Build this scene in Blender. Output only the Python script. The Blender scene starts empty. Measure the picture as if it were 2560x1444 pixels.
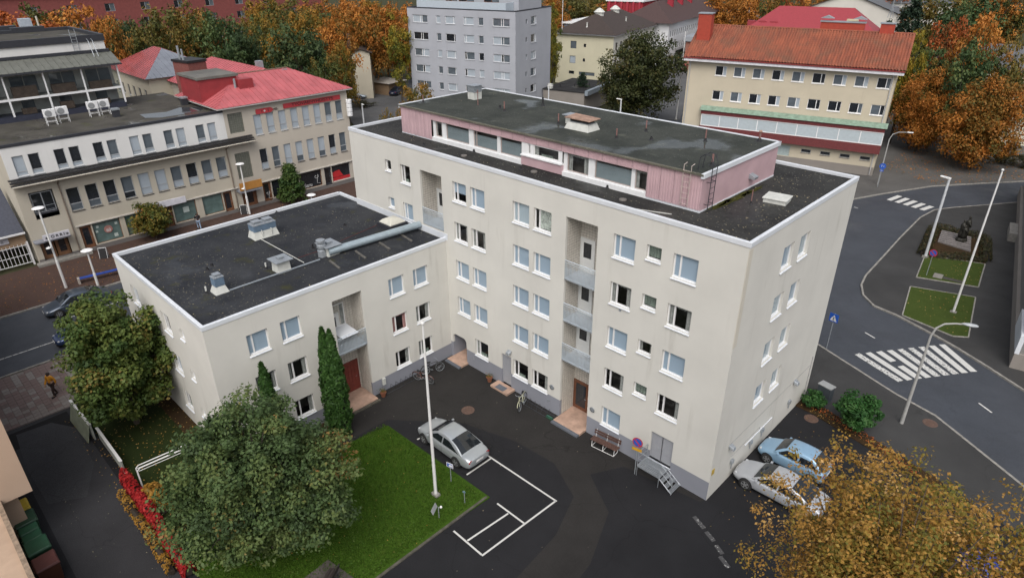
import bpy, bmesh, math, random
import numpy as np
from mathutils import Matrix, Vector
R = math.radians
SC = bpy.context.scene
COL = SC.collection
RND = random.Random(7)
NP = np.random.default_rng(11)

# ---------------------------------------------------------------- camera
FPX, PW, PH = 1632.59, 2560.0, 1444.0          # focal length and size of the photograph in pixels
CAM = np.array([10.515, -25.322, 25.684])
YAW, PITCH, ROLL = R(134.289), R(-27.2315), R(-0.316)
_f = np.array([math.cos(PITCH)*math.cos(YAW), math.cos(PITCH)*math.sin(YAW), math.sin(PITCH)])
_r0 = np.array([math.sin(YAW), -math.cos(YAW), 0.0]); _u0 = np.cross(_r0, _f)
_r = math.cos(ROLL)*_r0 + math.sin(ROLL)*_u0
_u = -math.sin(ROLL)*_r0 + math.cos(ROLL)*_u0
cd = bpy.data.cameras.new('camera'); cam = bpy.data.objects.new('camera', cd); COL.objects.link(cam)
cd.sensor_width = 36.0; cd.lens = FPX*36.0/PW; cd.clip_start = 0.1; cd.clip_end = 3000
M = Matrix(((_r[0], _u[0], -_f[0], CAM[0]), (_r[1], _u[1], -_f[1], CAM[1]), (_r[2], _u[2], -_f[2], CAM[2]), (0, 0, 0, 1)))
cam.matrix_world = M
SC.camera = cam

# ---------------------------------------------------------------- overcast sky, soft sun, exposure
SUN_EL, SUN_AZ = R(52), R(143)
w = bpy.data.worlds.new('World'); SC.world = w; w.use_nodes = True
wn = w.node_tree.nodes; wl = w.node_tree.links
bgn = wn['Background']; bgn.inputs['Strength'].default_value = 0.15
sky = wn.new('ShaderNodeTexSky'); sky.sky_type = 'NISHITA'; sky.sun_disc = False
sky.sun_elevation = SUN_EL; sky.sun_rotation = SUN_AZ
sky.air_density = 1.0; sky.dust_density = 6.0; sky.ozone_density = 1.0
hs = wn.new('ShaderNodeHueSaturation'); hs.inputs['Saturation'].default_value = 0.40
wl.new(sky.outputs['Color'], hs.inputs['Color']); wl.new(hs.outputs['Color'], bgn.inputs['Color'])
sd = bpy.data.lights.new('sun', 'SUN'); sun = bpy.data.objects.new('sun', sd); COL.objects.link(sun)
sd.energy = 0.8; sd.angle = R(50); sd.color = (1.0, 0.97, 0.93)
# sky texture rotation is clockwise from +Y
sdir = Vector((math.sin(SUN_AZ)*math.cos(SUN_EL), math.cos(SUN_AZ)*math.cos(SUN_EL), math.sin(SUN_EL)))
sun.rotation_euler = sdir.to_track_quat('Z', 'Y').to_euler(); sun.location = (0, 0, 60)
SC.view_settings.view_transform = 'Standard'; SC.view_settings.look = 'None'
SC.view_settings.exposure = 0.22; SC.view_settings.gamma = 1.0
SC.view_settings.use_curve_mapping = False
SC.cycles.max_bounces = 6; SC.cycles.transparent_max_bounces = 12
SC.cycles.diffuse_bounces = 3; SC.cycles.glossy_bounces = 2; SC.cycles.transmission_bounces = 3
SC.cycles.caustics_reflective = False; SC.cycles.caustics_refractive = False
SC.cycles.use_denoising = True

# ---------------------------------------------------------------- pixel of the photograph -> point in the place
def ray(x, y):
    return _f + (x-PW/2)/FPX*_r - (y-PH/2)/FPX*_u
def G(x, y, z=0.0):                      # on the horizontal plane z
    d = ray(x, y); t = (z-CAM[2])/d[2]; p = CAM + t*d; return (float(p[0]), float(p[1]), float(p[2]))
def onX(x, y, X):
    d = ray(x, y); t = (X-CAM[0])/d[0]; p = CAM+t*d; return (float(p[0]), float(p[1]), float(p[2]))
def onY(x, y, Y):
    d = ray(x, y); t = (Y-CAM[1])/d[1]; p = CAM+t*d; return (float(p[0]), float(p[1]), float(p[2]))
def atD(x, y, D):                        # at horizontal distance D
    d = ray(x, y); t = D/math.hypot(d[0], d[1]); p = CAM+t*d; return (float(p[0]), float(p[1]), float(p[2]))
def G2(x, y, z=0.0): return G(x, y, z)[:2]

# ---------------------------------------------------------------- materials
MATS = {}
def nodes_of(m):
    m.use_nodes = True
    return m.node_tree.nodes, m.node_tree.links, m.node_tree.nodes['Principled BSDF']
def coords(n, l, scale=(1, 1, 1), obj=True):
    tc = n.new('ShaderNodeTexCoord'); mp = n.new('ShaderNodeMapping'); mp.inputs['Scale'].default_value = scale
    l.new(tc.outputs['Object' if obj else 'Generated'], mp.inputs['Vector']); return mp.outputs['Vector']
def noise(n, l, vec, scale, detail=4, rough=0.55):
    t = n.new('ShaderNodeTexNoise'); t.inputs['Scale'].default_value = scale; t.inputs['Detail'].default_value = detail
    t.inputs['Roughness'].default_value = rough; l.new(vec, t.inputs['Vector']); return t.outputs['Fac']
def ramp(n, l, fac, stops, interp='LINEAR'):
    r = n.new('ShaderNodeValToRGB'); r.color_ramp.interpolation = interp
    e = r.color_ramp.elements
    while len(e) < len(stops): e.new(0.5)
    for i, (p, c) in enumerate(stops):
        e[i].position = p; e[i].color = (c[0], c[1], c[2], 1) if len(c) == 3 else c
    l.new(fac, r.inputs['Fac']); return r.outputs['Color']
def mixc(n, l, fac, a, b, mode='MIX'):
    m = n.new('ShaderNodeMix'); m.data_type = 'RGBA'; m.blend_type = mode
    if isinstance(fac, (int, float)): m.inputs['Factor'].default_value = fac
    else: l.new(fac, m.inputs['Factor'])
    for k, v in (('A', a), ('B', b)):
        s = [i for i in m.inputs if i.name == k and i.type == 'RGBA'][0]
        if isinstance(v, tuple): s.default_value = (v[0], v[1], v[2], 1)
        else: l.new(v, s)
    return [o for o in m.outputs if o.type == 'RGBA'][0]
def bump(n, l, h, bsdf, strength=0.3, dist=0.02):
    b = n.new('ShaderNodeBump'); b.inputs['Strength'].default_value = strength; b.inputs['Distance'].default_value = dist
    l.new(h, b.inputs['Height']); l.new(b.outputs['Normal'], bsdf.inputs['Normal'])
def simple(name, col, rough=0.6, metal=0.0, var=0.12, scale=3.0, spec=0.5, coat=0.0, bumpy=0.0):
    """plain surface with slight mottling"""
    if name in MATS: return MATS[name]
    m = bpy.data.materials.new(name); n, l, b = nodes_of(m)
    v = coords(n, l)
    f = noise(n, l, v, scale, 5)
    lo = tuple(c*(1-var) for c in col); hi = tuple(min(1, c*(1+var)) for c in col)
    l.new(ramp(n, l, f, [(0.3, lo), (0.7, hi)]), b.inputs['Base Color'])
    b.inputs['Roughness'].default_value = rough; b.inputs['Metallic'].default_value = metal
    b.inputs['Specular IOR Level'].default_value = spec; b.inputs['Coat Weight'].default_value = coat
    if coat: b.inputs['Coat Roughness'].default_value = 0.06
    if bumpy: bump(n, l, noise(n, l, v, scale*12, 3), b, bumpy, 0.01)
    MATS[name] = m; return m
def stucco(name, col, stain=(0.30, 0.27, 0.22), amount=0.35, grain=60):
    if name in MATS: return MATS[name]
    m = bpy.data.materials.new(name); n, l, b = nodes_of(m)
    v = coords(n, l)
    big = noise(n, l, v, 0.35, 5); base = ramp(n, l, big, [(0.3, tuple(c*0.93 for c in col)), (0.7, tuple(c*1.05 for c in col))])
    vs = coords(n, l, (1.6, 1.6, 0.16)); st = noise(n, l, vs, 1.1, 7, 0.62)
    patch = noise(n, l, v, 0.22, 3)
    mul = n.new('ShaderNodeMath'); mul.operation = 'MULTIPLY'
    s1 = ramp(n, l, st, [(0.54, (0, 0, 0)), (0.78, (1, 1, 1))]); s2 = ramp(n, l, patch, [(0.45, (0, 0, 0)), (0.75, (1, 1, 1))])
    l.new(s1, mul.inputs[0]); l.new(s2, mul.inputs[1])
    mul2 = n.new('ShaderNodeMath'); mul2.operation = 'MULTIPLY'; l.new(mul.outputs[0], mul2.inputs[0]); mul2.inputs[1].default_value = amount
    l.new(mixc(n, l, mul2.outputs[0], base, stain), b.inputs['Base Color'])
    b.inputs['Roughness'].default_value = 0.9; b.inputs['Specular IOR Level'].default_value = 0.2
    bump(n, l, noise(n, l, v, grain, 2), b, 0.15, 0.01)
    MATS[name] = m; return m
def felt(name, c1, c2, lichen=(0.22, 0.22, 0.20), lich=0.5, moss=None, wet=0.5, lsc=9.0, spec=0.14):
    """bitumen roofing: dark, blotched, flecks of lichen and damp shiny patches"""
    if name in MATS: return MATS[name]
    m = bpy.data.materials.new(name); n, l, b = nodes_of(m)
    v = coords(n, l)
    f = noise(n, l, v, 0.45, 6, 0.6); c = ramp(n, l, f, [(0.36, c1), (0.62, c2)])
    fine = noise(n, l, v, 14, 4, 0.7); c = mixc(n, l, 0.35, c, ramp(n, l, fine, [(0.35, tuple(x*0.6 for x in c1)), (0.75, tuple(x*1.6 for x in c2))]))
    vor = n.new('ShaderNodeTexVoronoi'); vor.inputs['Scale'].default_value = lsc; l.new(v, vor.inputs['Vector'])
    fl = ramp(n, l, vor.outputs['Distance'], [(0.16, (1, 1, 1)), (0.27, (0, 0, 0))])
    zone = ramp(n, l, noise(n, l, v, 0.33, 4), [(0.36, (0.12, 0.12, 0.12)), (0.58, (1, 1, 1))])
    keep = ramp(n, l, noise(n, l, v, 3.5, 3), [(0.48, (0, 0, 0)), (0.56, (1, 1, 1))])
    a = n.new('ShaderNodeMath'); a.operation = 'MULTIPLY'; l.new(fl, a.inputs[0]); l.new(zone, a.inputs[1])
    a2 = n.new('ShaderNodeMath'); a2.operation = 'MULTIPLY'; l.new(a.outputs[0], a2.inputs[0]); l.new(keep, a2.inputs[1])
    a3 = n.new('ShaderNodeMath'); a3.operation = 'MULTIPLY'; l.new(a2.outputs[0], a3.inputs[0]); a3.inputs[1].default_value = lich
    c = mixc(n, l, a3.outputs[0], c, lichen)
    if moss:
        mz = ramp(n, l, noise(n, l, v, 0.8, 5), [(0.6, (0, 0, 0)), (0.72, (0.8, 0.8, 0.8))])
        c = mixc(n, l, mz, c, moss)
    l.new(c, b.inputs['Base Color'])
    wt = ramp(n, l, noise(n, l, v, 0.28, 4, 0.5), [(0.55, (0.85,)*3), (0.63, (0.85-wet,)*3)])
    l.new(wt, b.inputs['Roughness']); b.inputs['Specular IOR Level'].default_value = spec
    bump(n, l, fine, b, 0.10, 0.01)
    MATS[name] = m; return m
def asphalt(name, col, tint=(1, 1, 1), wet=0.35, patch=0.35, spec=0.12):
    if name in MATS: return MATS[name]
    m = bpy.data.materials.new(name); n, l, b = nodes_of(m)
    v = coords(n, l)
    c0 = tuple(col*t*(1-patch) for t in tint); c1 = tuple(col*t*(1+patch) for t in tint)
    f = noise(n, l, v, 0.25, 7, 0.62); c = ramp(n, l, f, [(0.3, c0), (0.7, c1)])
    fine = noise(n, l, v, 35, 2); c = mixc(n, l, 0.4, c, ramp(n, l, fine, [(0.3, tuple(x*0.5 for x in c0)), (0.72, tuple(x*1.7 for x in c1))]))
    cr = n.new('ShaderNodeTexVoronoi'); cr.feature = 'DISTANCE_TO_EDGE'; cr.inputs['Scale'].default_value = 0.16
    nz = n.new('ShaderNodeTexNoise'); nz.inputs['Scale'].default_value = 0.9; l.new(v, nz.inputs['Vector'])
    vv = n.new('ShaderNodeVectorMath'); vv.operation = 'ADD'; l.new(v, vv.inputs[0]); l.new(nz.outputs['Color'], vv.inputs[1]); l.new(vv.outputs[0], cr.inputs['Vector'])
    ck = ramp(n, l, cr.outputs['Distance'], [(0.0015, (0.35, 0.35, 0.35)), (0.004, (0, 0, 0))])
    c = mixc(n, l, ck, c, tuple(x*0.45 for x in c0))
    l.new(c, b.inputs['Base Color'])
    l.new(ramp(n, l, noise(n, l, v, 0.18, 5), [(0.4, (0.8,)*3), (0.7, (0.8-wet,)*3)]), b.inputs['Roughness'])
    b.inputs['Specular IOR Level'].default_value = spec
    bump(n, l, fine, b, 0.3, 0.01)
    MATS[name] = m; return m
def grassmat(name, a, bcol, c3):
    if name in MATS: return MATS[name]
    m = bpy.data.materials.new(name); n, l, b = nodes_of(m); v = coords(n, l)
    f = noise(n, l, v, 0.7, 6, 0.65); c = ramp(n, l, f, [(0.3, a), (0.55, bcol), (0.75, c3)])
    fine = noise(n, l, v, 30, 3); c = mixc(n, l, 0.5, c, ramp(n, l, fine, [(0.3, tuple(x*0.4 for x in a)), (0.7, tuple(x*1.4 for x in bcol))]))
    l.new(c, b.inputs['Base Color']); b.inputs['Roughness'].default_value = 0.95; b.inputs['Specular IOR Level'].default_value = 0.1
    bump(n, l, fine, b, 0.6, 0.04)
    MATS[name] = m; return m
def leafmat(name, stops, trans=0.25):
    """leaf colour runs along stops by the per-leaf value 'tint'"""
    if name in MATS: return MATS[name]
    m = bpy.data.materials.new(name); n, l, b = nodes_of(m)
    at = n.new('ShaderNodeAttribute'); at.attribute_name = 'tint'
    oi = n.new('ShaderNodeObjectInfo')
    ad = n.new('ShaderNodeMath'); ad.operation = 'MULTIPLY_ADD'; l.new(oi.outputs['Random'], ad.inputs[0]); ad.inputs[1].default_value = 0.24; ad.inputs[2].default_value = -0.12
    sm = n.new('ShaderNodeMath'); sm.operation = 'ADD'; l.new(at.outputs['Fac'], sm.inputs[0]); l.new(ad.outputs[0], sm.inputs[1])
    c = ramp(n, l, sm.outputs[0], stops)
    l.new(c, b.inputs['Base Color']); b.inputs['Roughness'].default_value = 0.6; b.inputs['Specular IOR Level'].default_value = 0.25
    tr = n.new('ShaderNodeBsdfTranslucent'); l.new(c, tr.inputs['Color'])
    mx = n.new('ShaderNodeMixShader'); mx.inputs['Fac'].default_value = trans
    out = [x for x in n if x.type == 'OUTPUT_MATERIAL'][0]
    l.new(b.outputs[0], mx.inputs[1]); l.new(tr.outputs[0], mx.inputs[2]); l.new(mx.outputs[0], out.inputs['Surface'])
    MATS[name] = m; return m
def glassmat(name, tint=(0.99, 1.0, 1.0), rough=0.02, refl=1.0):
    if name in MATS: return MATS[name]
    m = bpy.data.materials.new(name); n, l, b = nodes_of(m)
    out = [x for x in n if x.type == 'OUTPUT_MATERIAL'][0]
    t = n.new('ShaderNodeBsdfTransparent'); t.inputs['Color'].default_value = (*tint, 1)
    g = n.new('ShaderNodeBsdfGlossy'); g.inputs['Roughness'].default_value = rough
    fr = n.new('ShaderNodeFresnel'); fr.inputs['IOR'].default_value = 1.5
    v = coords(n, l); bp = n.new('ShaderNodeBump'); bp.inputs['Strength'].default_value = 0.04
    l.new(noise(n, l, v, 2.5, 2), bp.inputs['Height']); l.new(bp.outputs[0], g.inputs['Normal']); l.new(bp.outputs[0], fr.inputs['Normal'])
    ge = n.new('ShaderNodeNewGeometry'); sb = n.new('ShaderNodeMath'); sb.operation = 'SUBTRACT'; sb.inputs[0].default_value = 1.0; l.new(ge.outputs['Backfacing'], sb.inputs[1])
    ml = n.new('ShaderNodeMath'); ml.operation = 'MULTIPLY'; l.new(sb.outputs[0], ml.inputs[0]); l.new(fr.outputs[0], ml.inputs[1])   # single pane: no total reflection from the inside
    mx = n.new('ShaderNodeMixShader'); l.new(ml.outputs[0], mx.inputs['Fac']); l.new(t.outputs[0], mx.inputs[1]); l.new(g.outputs[0], mx.inputs[2])
    l.new(mx.outputs[0], out.inputs['Surface'])
    MATS[name] = m; return m

# ---------------------------------------------------------------- mesh building
class MB:
    def __init__(s): s.v = []; s.f = []; s.m = []
    def quad(s, a, b, c, d, m=0):
        k = len(s.v); s.v += [a, b, c, d]; s.f.append((k, k+1, k+2, k+3)); s.m.append(m)
    def poly(s, pts, m=0):
        k = len(s.v); s.v += list(pts); s.f.append(tuple(range(k, k+len(pts)))); s.m.append(m)
    def box(s, x0, y0, z0, x1, y1, z1, m=0, skip=''):
        k = len(s.v)
        s.v += [(x0, y0, z0), (x1, y0, z0), (x1, y1, z0), (x0, y1, z0), (x0, y0, z1), (x1, y0, z1), (x1, y1, z1), (x0, y1, z1)]
        for nme, q in (('b', (3, 2, 1, 0)), ('t', (4, 5, 6, 7)), ('f', (0, 1, 5, 4)), ('r', (1, 2, 6, 5)), ('k', (2, 3, 7, 6)), ('l', (3, 0, 4, 7))):
            if nme not in skip: s.f.append(tuple(k+i for i in q)); s.m.append(m)
        return s
    def extrude(s, pts, z0, z1, m=0, mside=None, bottom=False):
        """flat polygon (x,y list, counter-clockwise) raised from z0 to z1"""
        n = len(pts); k = len(s.v)
        s.v += [(p[0], p[1], z0) for p in pts] + [(p[0], p[1], z1) for p in pts]
        s.f.append(tuple(range(k+n, k+2*n))); s.m.append(m)
        if bottom: s.f.append(tuple(range(k+n-1, k-1, -1))); s.m.append(m)
        for i in range(n):
            j = (i+1) % n; s.f.append((k+i, k+j, k+n+j, k+n+i)); s.m.append(m if mside is None else mside)
        return s
    def tube(s, pts, r, n=8, m=0, cap=True):
        """round bar along a polyline; r is one radius or one for each point"""
        pts = [Vector(p) for p in pts]; rs = r if isinstance(r, (list, tuple)) else [r]*len(pts)
        k = len(s.v); prev = None
        for i, p in enumerate(pts):
            d = (pts[min(i+1, len(pts)-1)]-pts[max(i-1, 0)]).normalized()
            a = prev if prev is not None else (Vector((0, 0, 1)) if abs(d.z) < 0.9 else Vector((1, 0, 0)))
            e1 = (a - d*a.dot(d)); e1 = e1.normalized() if e1.length > 1e-6 else d.orthogonal().normalized()
            e2 = d.cross(e1); prev = e1
            for q in range(n):
                t = 2*math.pi*q/n; o = p + (e1*math.cos(t)+e2*math.sin(t))*rs[i]; s.v.append((o.x, o.y, o.z))
        for i in range(len(pts)-1):
            for q in range(n):
                a = k+i*n+q; b = k+i*n+(q+1) % n; s.f.append((a, b, b+n, a+n)); s.m.append(m)
        if cap:
            s.f.append(tuple(k+q for q in range(n-1, -1, -1))); s.m.append(m)
            e = k+(len(pts)-1)*n; s.f.append(tuple(e+q for q in range(n))); s.m.append(m)
        return s
    def lathe(s, c, prof, n=16, m=0):
        """turned shape about a vertical axis at c; prof is a list of (radius, z)"""
        k = len(s.v)
        for (r, z) in prof:
            for q in range(n):
                t = 2*math.pi*q/n; s.v.append((c[0]+r*math.cos(t), c[1]+r*math.sin(t), c[2]+z))
        for i in range(len(prof)-1):
            for q in range(n):
                a = k+i*n+q; b = k+i*n+(q+1) % n; s.f.append((a, b, b+n, a+n)); s.m.append(m)
        s.f.append(tuple(k+q for q in range(n-1, -1, -1))); s.m.append(m)
        e = k+(len(prof)-1)*n; s.f.append(tuple(e+q for q in range(n))); s.m.append(m)
        return s
    def mesh(s, name, mats, smooth=False):
        me = bpy.data.meshes.new(name); me.from_pydata(s.v, [], s.f)
        for mt in (mats if isinstance(mats, (list, tuple)) else [mats]): me.materials.append(mt)
        if any(s.m): me.polygons.foreach_set('material_index', s.m)
        if smooth: me.polygons.foreach_set('use_smooth', [True]*len(s.f))
        me.update(); return me
    def build(s, name, mats, parent=None, loc=(0, 0, 0), rz=0.0, smooth=False, bevel=0):
        return place(name, s.mesh(name, mats, smooth), parent, loc, rz, bevel)
def place(name, me, parent=None, loc=(0, 0, 0), rz=0.0, bevel=0, mat=None):
    o = bpy.data.objects.new(name, me); COL.objects.link(o); o.location = loc; o.rotation_euler = (0, 0, rz)
    if parent is not None: o.parent = parent
    if bevel:
        b = o.modifiers.new('bevel', 'BEVEL'); b.width = bevel; b.segments = 2; b.limit_method = 'ANGLE'
    if mat is not None:
        o.material_slots[0].link = 'OBJECT'; o.material_slots[0].material = mat
    return o
def tag(o, label, cat, group=None):
    o['label'] = label; o['category'] = cat
    if group: o['group'] = group
    return o
def thing(name, label, cat, loc=(0, 0, 0), rz=0.0, group=None):
    o = bpy.data.objects.new(name, None); COL.objects.link(o); o.location = loc; o.rotation_euler = (0, 0, rz)
    o.empty_display_size = 0.2
    return tag(o, label, cat, group)
def struct(name, mb, mats, **k):
    o = mb.build(name, mats, **k); o['kind'] = 'structure'; return o
def stuff(o): o['kind'] = 'stuff'; return o
def tree_copy(o, parent=None, loc=None, rz=None):
    c = o.copy(); COL.objects.link(c); c.parent = parent
    if loc is not None: c.location = loc
    if rz is not None: c.rotation_euler = (0, 0, rz)
    for ch in list(o.children): tree_copy(ch, c)
    return c
def npmesh(name, V, F, mat, tint=None, smooth=False):
    """fast mesh from numpy arrays; F is (n,3) or (n,4)"""
    me = bpy.data.meshes.new(name); k = F.shape[1]
    me.vertices.add(len(V)); me.vertices.foreach_set('co', np.ascontiguousarray(V, np.float32).ravel())
    me.loops.add(F.size); me.loops.foreach_set('vertex_index', np.ascontiguousarray(F, np.int32).ravel())
    me.polygons.add(len(F)); me.polygons.foreach_set('loop_start', np.arange(0, F.size, k, dtype=np.int32))
    me.polygons.foreach_set('loop_total', np.full(len(F), k, np.int32))
    if smooth: me.polygons.foreach_set('use_smooth', np.ones(len(F), bool))
    me.update(calc_edges=True)
    if tint is not None:
        a = me.attributes.new('tint', 'FLOAT', 'POINT'); a.data.foreach_set('value', np.ascontiguousarray(tint, np.float32))
    if mat is not None: me.materials.append(mat)
    return me

# shared materials
WHITE = simple('white paint', (0.72, 0.73, 0.74), 0.45, var=0.05)
FRAMEW = simple('white window frame', (0.74, 0.74, 0.74), 0.4, var=0.03)
GREYF = simple('grey window frame', (0.33, 0.35, 0.37), 0.5, var=0.05)
BROWNF = simple('brown timber', (0.16, 0.07, 0.035), 0.55, var=0.25)
DARKMET = simple('dark metal', (0.03, 0.032, 0.04), 0.5, var=0.1)
GALV = simple('galvanised steel', (0.36, 0.39, 0.42), 0.45, 0.5, var=0.12, scale=6)
BLACK = simple('black plastic', (0.015, 0.015, 0.017), 0.5)
RUBBER = simple('rubber', (0.018, 0.018, 0.018), 0.85)
TIN = simple('white tin flashing', (0.62, 0.65, 0.69), 0.4, var=0.06, scale=0.8)
GLASS = glassmat('window glass')
BLIND = simple('pale closed blind', (0.27, 0.35, 0.435), 0.7, var=0.03, scale=0.7)
BLIND2 = simple('white closed blind', (0.32, 0.39, 0.44), 0.7, var=0.05, scale=0.7)
CURT = simple('grey curtain', (0.22, 0.23, 0.22), 0.9, var=0.35, scale=4)
CURTG = simple('green curtain', (0.13, 0.165, 0.14), 0.9, var=0.3, scale=4)
CURTP = simple('pink curtain', (0.30, 0.16, 0.15), 0.9, var=0.3, scale=4)
LACE = simple('lace curtain', (0.34, 0.38, 0.35), 0.9, var=0.5, scale=9)
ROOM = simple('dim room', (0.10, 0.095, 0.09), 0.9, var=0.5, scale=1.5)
PANE_D = simple('dark window pane', (0.018, 0.021, 0.026), 0.06, spec=0.8, var=0.4, scale=0.8)
PANE_M = simple('grey window pane', (0.10, 0.12, 0.14), 0.08, spec=0.8, var=0.25, scale=0.8)
PANE_L = simple('pale window pane', (0.37, 0.42, 0.47), 0.15, spec=0.7, var=0.08, scale=0.8)
PANES = {'d': PANE_D, 'm': PANE_M, 'l': PANE_L}

# ---------------------------------------------------------------- walls and windows
def wall_mesh(name, u0, u1, z0, z1, holes, depth, mats, back=True):
    """wall in the local u-z plane facing -y with rectangular openings (u0,u1,z0,z1) and reveals of the given depth"""
    hs_ = [(max(a, u0), min(b, u1), max(c, z0), min(d, z1)) for (a, b, c, d) in holes]
    hs_ = [h for h in hs_ if h[1]-h[0] > 1e-4 and h[3]-h[2] > 1e-4]
    us = sorted({u0, u1} | {round(h[0], 4) for h in hs_} | {round(h[1], 4) for h in hs_})
    zs = sorted({z0, z1} | {round(h[2], 4) for h in hs_} | {round(h[3], 4) for h in hs_})
    mb = MB()
    for j in range(len(zs)-1):
        zc = (zs[j]+zs[j+1])/2; i = 0
        while i < len(us)-1:
            def solid(i):
                uc = (us[i]+us[i+1])/2
                return not any(h[0] < uc < h[1] and h[2] < zc < h[3] for h in hs_)
            if not solid(i): i += 1; continue
            k = i
            while k+1 < len(us)-1 and solid(k+1): k += 1
            mb.quad((us[i], 0, zs[j]), (us[k+1], 0, zs[j]), (us[k+1], 0, zs[j+1]), (us[i], 0, zs[j+1])); i = k+1
    for (a, b, c, d) in hs_:
        if a > u0: mb.quad((a, 0, c), (a, 0, d), (a, depth, d), (a, depth, c))
        if b < u1: mb.quad((b, 0, d), (b, 0, c), (b, depth, c), (b, depth, d))
        if d < z1: mb.quad((a, 0, d), (b, 0, d), (b, depth, d), (a, depth, d))
        if c > z0: mb.quad((b, 0, c), (a, 0, c), (a, depth, c), (b, depth, c))
    return mb.mesh(name, mats)
def facing(O, phi, u, y, z):
    return (O[0]+u*math.cos(phi)-y*math.sin(phi), O[1]+u*math.sin(phi)+y*math.cos(phi), z)
_WC = {}
def window(parent, O, phi, u0, u1, z0, z1, reveal=0.12, split=('v', 0.25), look='b', frame=None, far=False, sill=True, sillmat=None, fw=0.06, name='window'):
    """window object = frame mesh; children: panes, sill, what hangs behind the glass"""
    frame = frame or FRAMEW; w_, h_ = round(u1-u0, 3), round(z1-z0, 3)
    key = ('f', w_, h_, split, frame.name, fw)
    kind, at = split
    cuts = [] if kind == 'n' else [at*(w_ if kind == 'v' else h_)] if kind in 'vh' else [w_*at, w_*(at+0.13)]
    if key not in _WC:
        mb = MB(); d = 0.07
        mb.box(0, 0, 0, fw, d, h_); mb.box(w_-fw, 0, 0, w_, d, h_)
        mb.box(fw, 0, 0, w_-fw, d, fw); mb.box(fw, 0, h_-fw, w_-fw, d, h_)
        for c in cuts:
            if kind == 'h': mb.box(fw, -0.003, c-fw*0.7, w_-fw, d-0.003, c+fw*0.7)
            else: mb.box(c-fw*0.7, -0.003, fw, c+fw*0.7, d-0.003, h_-fw)
        _WC[key] = mb.mesh('window', frame)
    o = place(name, _WC[key], parent, facing(O, phi, u0, reveal, z0), phi)
    edges = [0]+cuts+[w_ if kind != 'h' else h_]
    lk = look
    for i in range(len(edges)-1):
        a, b = edges[i], edges[i+1]
        rect = (fw*0.5, w_-fw*0.5, a+fw*0.5, b-fw*0.5) if kind == 'h' else (a+fw*0.5, b-fw*0.5, fw*0.5, h_-fw*0.5)
        pm = GLASS if not far else PANES[lk[min(i, len(lk)-1)]]
        kk = ('p', tuple(round(x, 3) for x in rect), pm.name)
        if kk not in _WC:
            mb = MB(); mb.box(rect[0], 0.03, rect[2], rect[1], 0.042, rect[3]) if far else mb.quad((rect[0], 0.035, rect[2]), (rect[1], 0.035, rect[2]), (rect[1], 0.035, rect[3]), (rect[0], 0.035, rect[3]))
            _WC[kk] = mb.mesh('pane', pm)
        place('pane', _WC[kk], o)
    if sill:
        sm = sillmat or TIN; kk = ('s', w_, sm.name, reveal)
        if kk not in _WC:
            mb = MB(); y0 = -reveal-0.07
            mb.v += [(-0.03, y0, -0.085), (w_+0.03, y0, -0.085), (w_+0.03, 0.0, -0.012), (-0.03, 0.0, -0.012), (-0.03, y0, -0.055), (w_+0.03, y0, -0.055), (w_+0.03, 0.0, 0.018), (-0.03, 0.0, 0.018)]
            for q in ((3, 2, 1, 0), (4, 5, 6, 7), (0, 1, 5, 4), (1, 2, 6, 5), (2, 3, 7, 6), (3, 0, 4, 7)): mb.f.append(q); mb.m.append(0)
            _WC[kk] = mb.mesh('sill', sm)
        place('sill', _WC[kk], o)
    if not far:
        def sheet(nm, a, b, c, d, mt, wavy=False, y=0.05):
            mb = MB()
            if not wavy: mb.box(a, y, c, b, y+0.012, d)
            else:
                n = max(6, int((b-a)/0.05)); ph = RND.random()*6
                pts = [(a+(b-a)*i/n, y+0.03*math.sin(i*1.9+ph)) for i in range(n+1)]
                for i in range(n): mb.quad((*pts[i], c), (*pts[i+1], c), (*pts[i+1], d), (*pts[i], d))
            mb.build(nm, mt, o)
        if look == 'b': sheet('blind', 0.02, w_-0.02, 0.02, h_-0.02, BLIND)
        elif look == 't': sheet('blind', 0.02, w_-0.02, 0.02, h_*(0.55+0.4*RND.random()), simple('teal grey blind', (0.16, 0.20, 0.215), 0.7, var=0.15, scale=0.6))
        elif look == 'w': sheet('blind', 0.02, w_-0.02, 0.02, h_-0.02, BLIND2)
        elif look == 'h': sheet('blind', 0.02, w_-0.02, h_*0.42, h_-0.02, BLIND)
        elif look in 'cgpl':
            mt = {'c': CURT, 'g': CURTG, 'p': CURTP, 'l': LACE}[look]
            r = RND.random()
            if look == 'l': sheet('curtain', w_*0.25, w_-0.02, 0.1, h_-0.02, mt, True)
            elif look == 'g': sheet('curtain', w_*0.05, w_-0.02, 0.12, h_-0.02, mt, True)
            else:
                sheet('curtain', 0.02, w_*(0.18+0.1*r), 0.02, h_-0.02, mt, True)
                sheet('curtain', w_*(0.72+0.08*r), w_-0.02, 0.02, h_-0.02, mt, True)
                sheet('valance', 0.02, w_-0.02, h_*0.82, h_-0.02, mt, True, 0.11)
        elif look == 'd':
            r = RND.random()
            if r < 0.6: sheet('curtain', w_*(0.74+0.1*r), w_-0.02, 0.02, h_-0.02, CURT, True)
            if r > 0.35: sheet('window_plants', w_*0.3, w_*(0.5+0.3*r), 0.04, h_*(0.12+0.15*r), CURTG, True)
            if r > 0.7: sheet('curtain', 0.02, w_*0.2, 0.02, h_-0.02, CURT, True)
    return o
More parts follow.
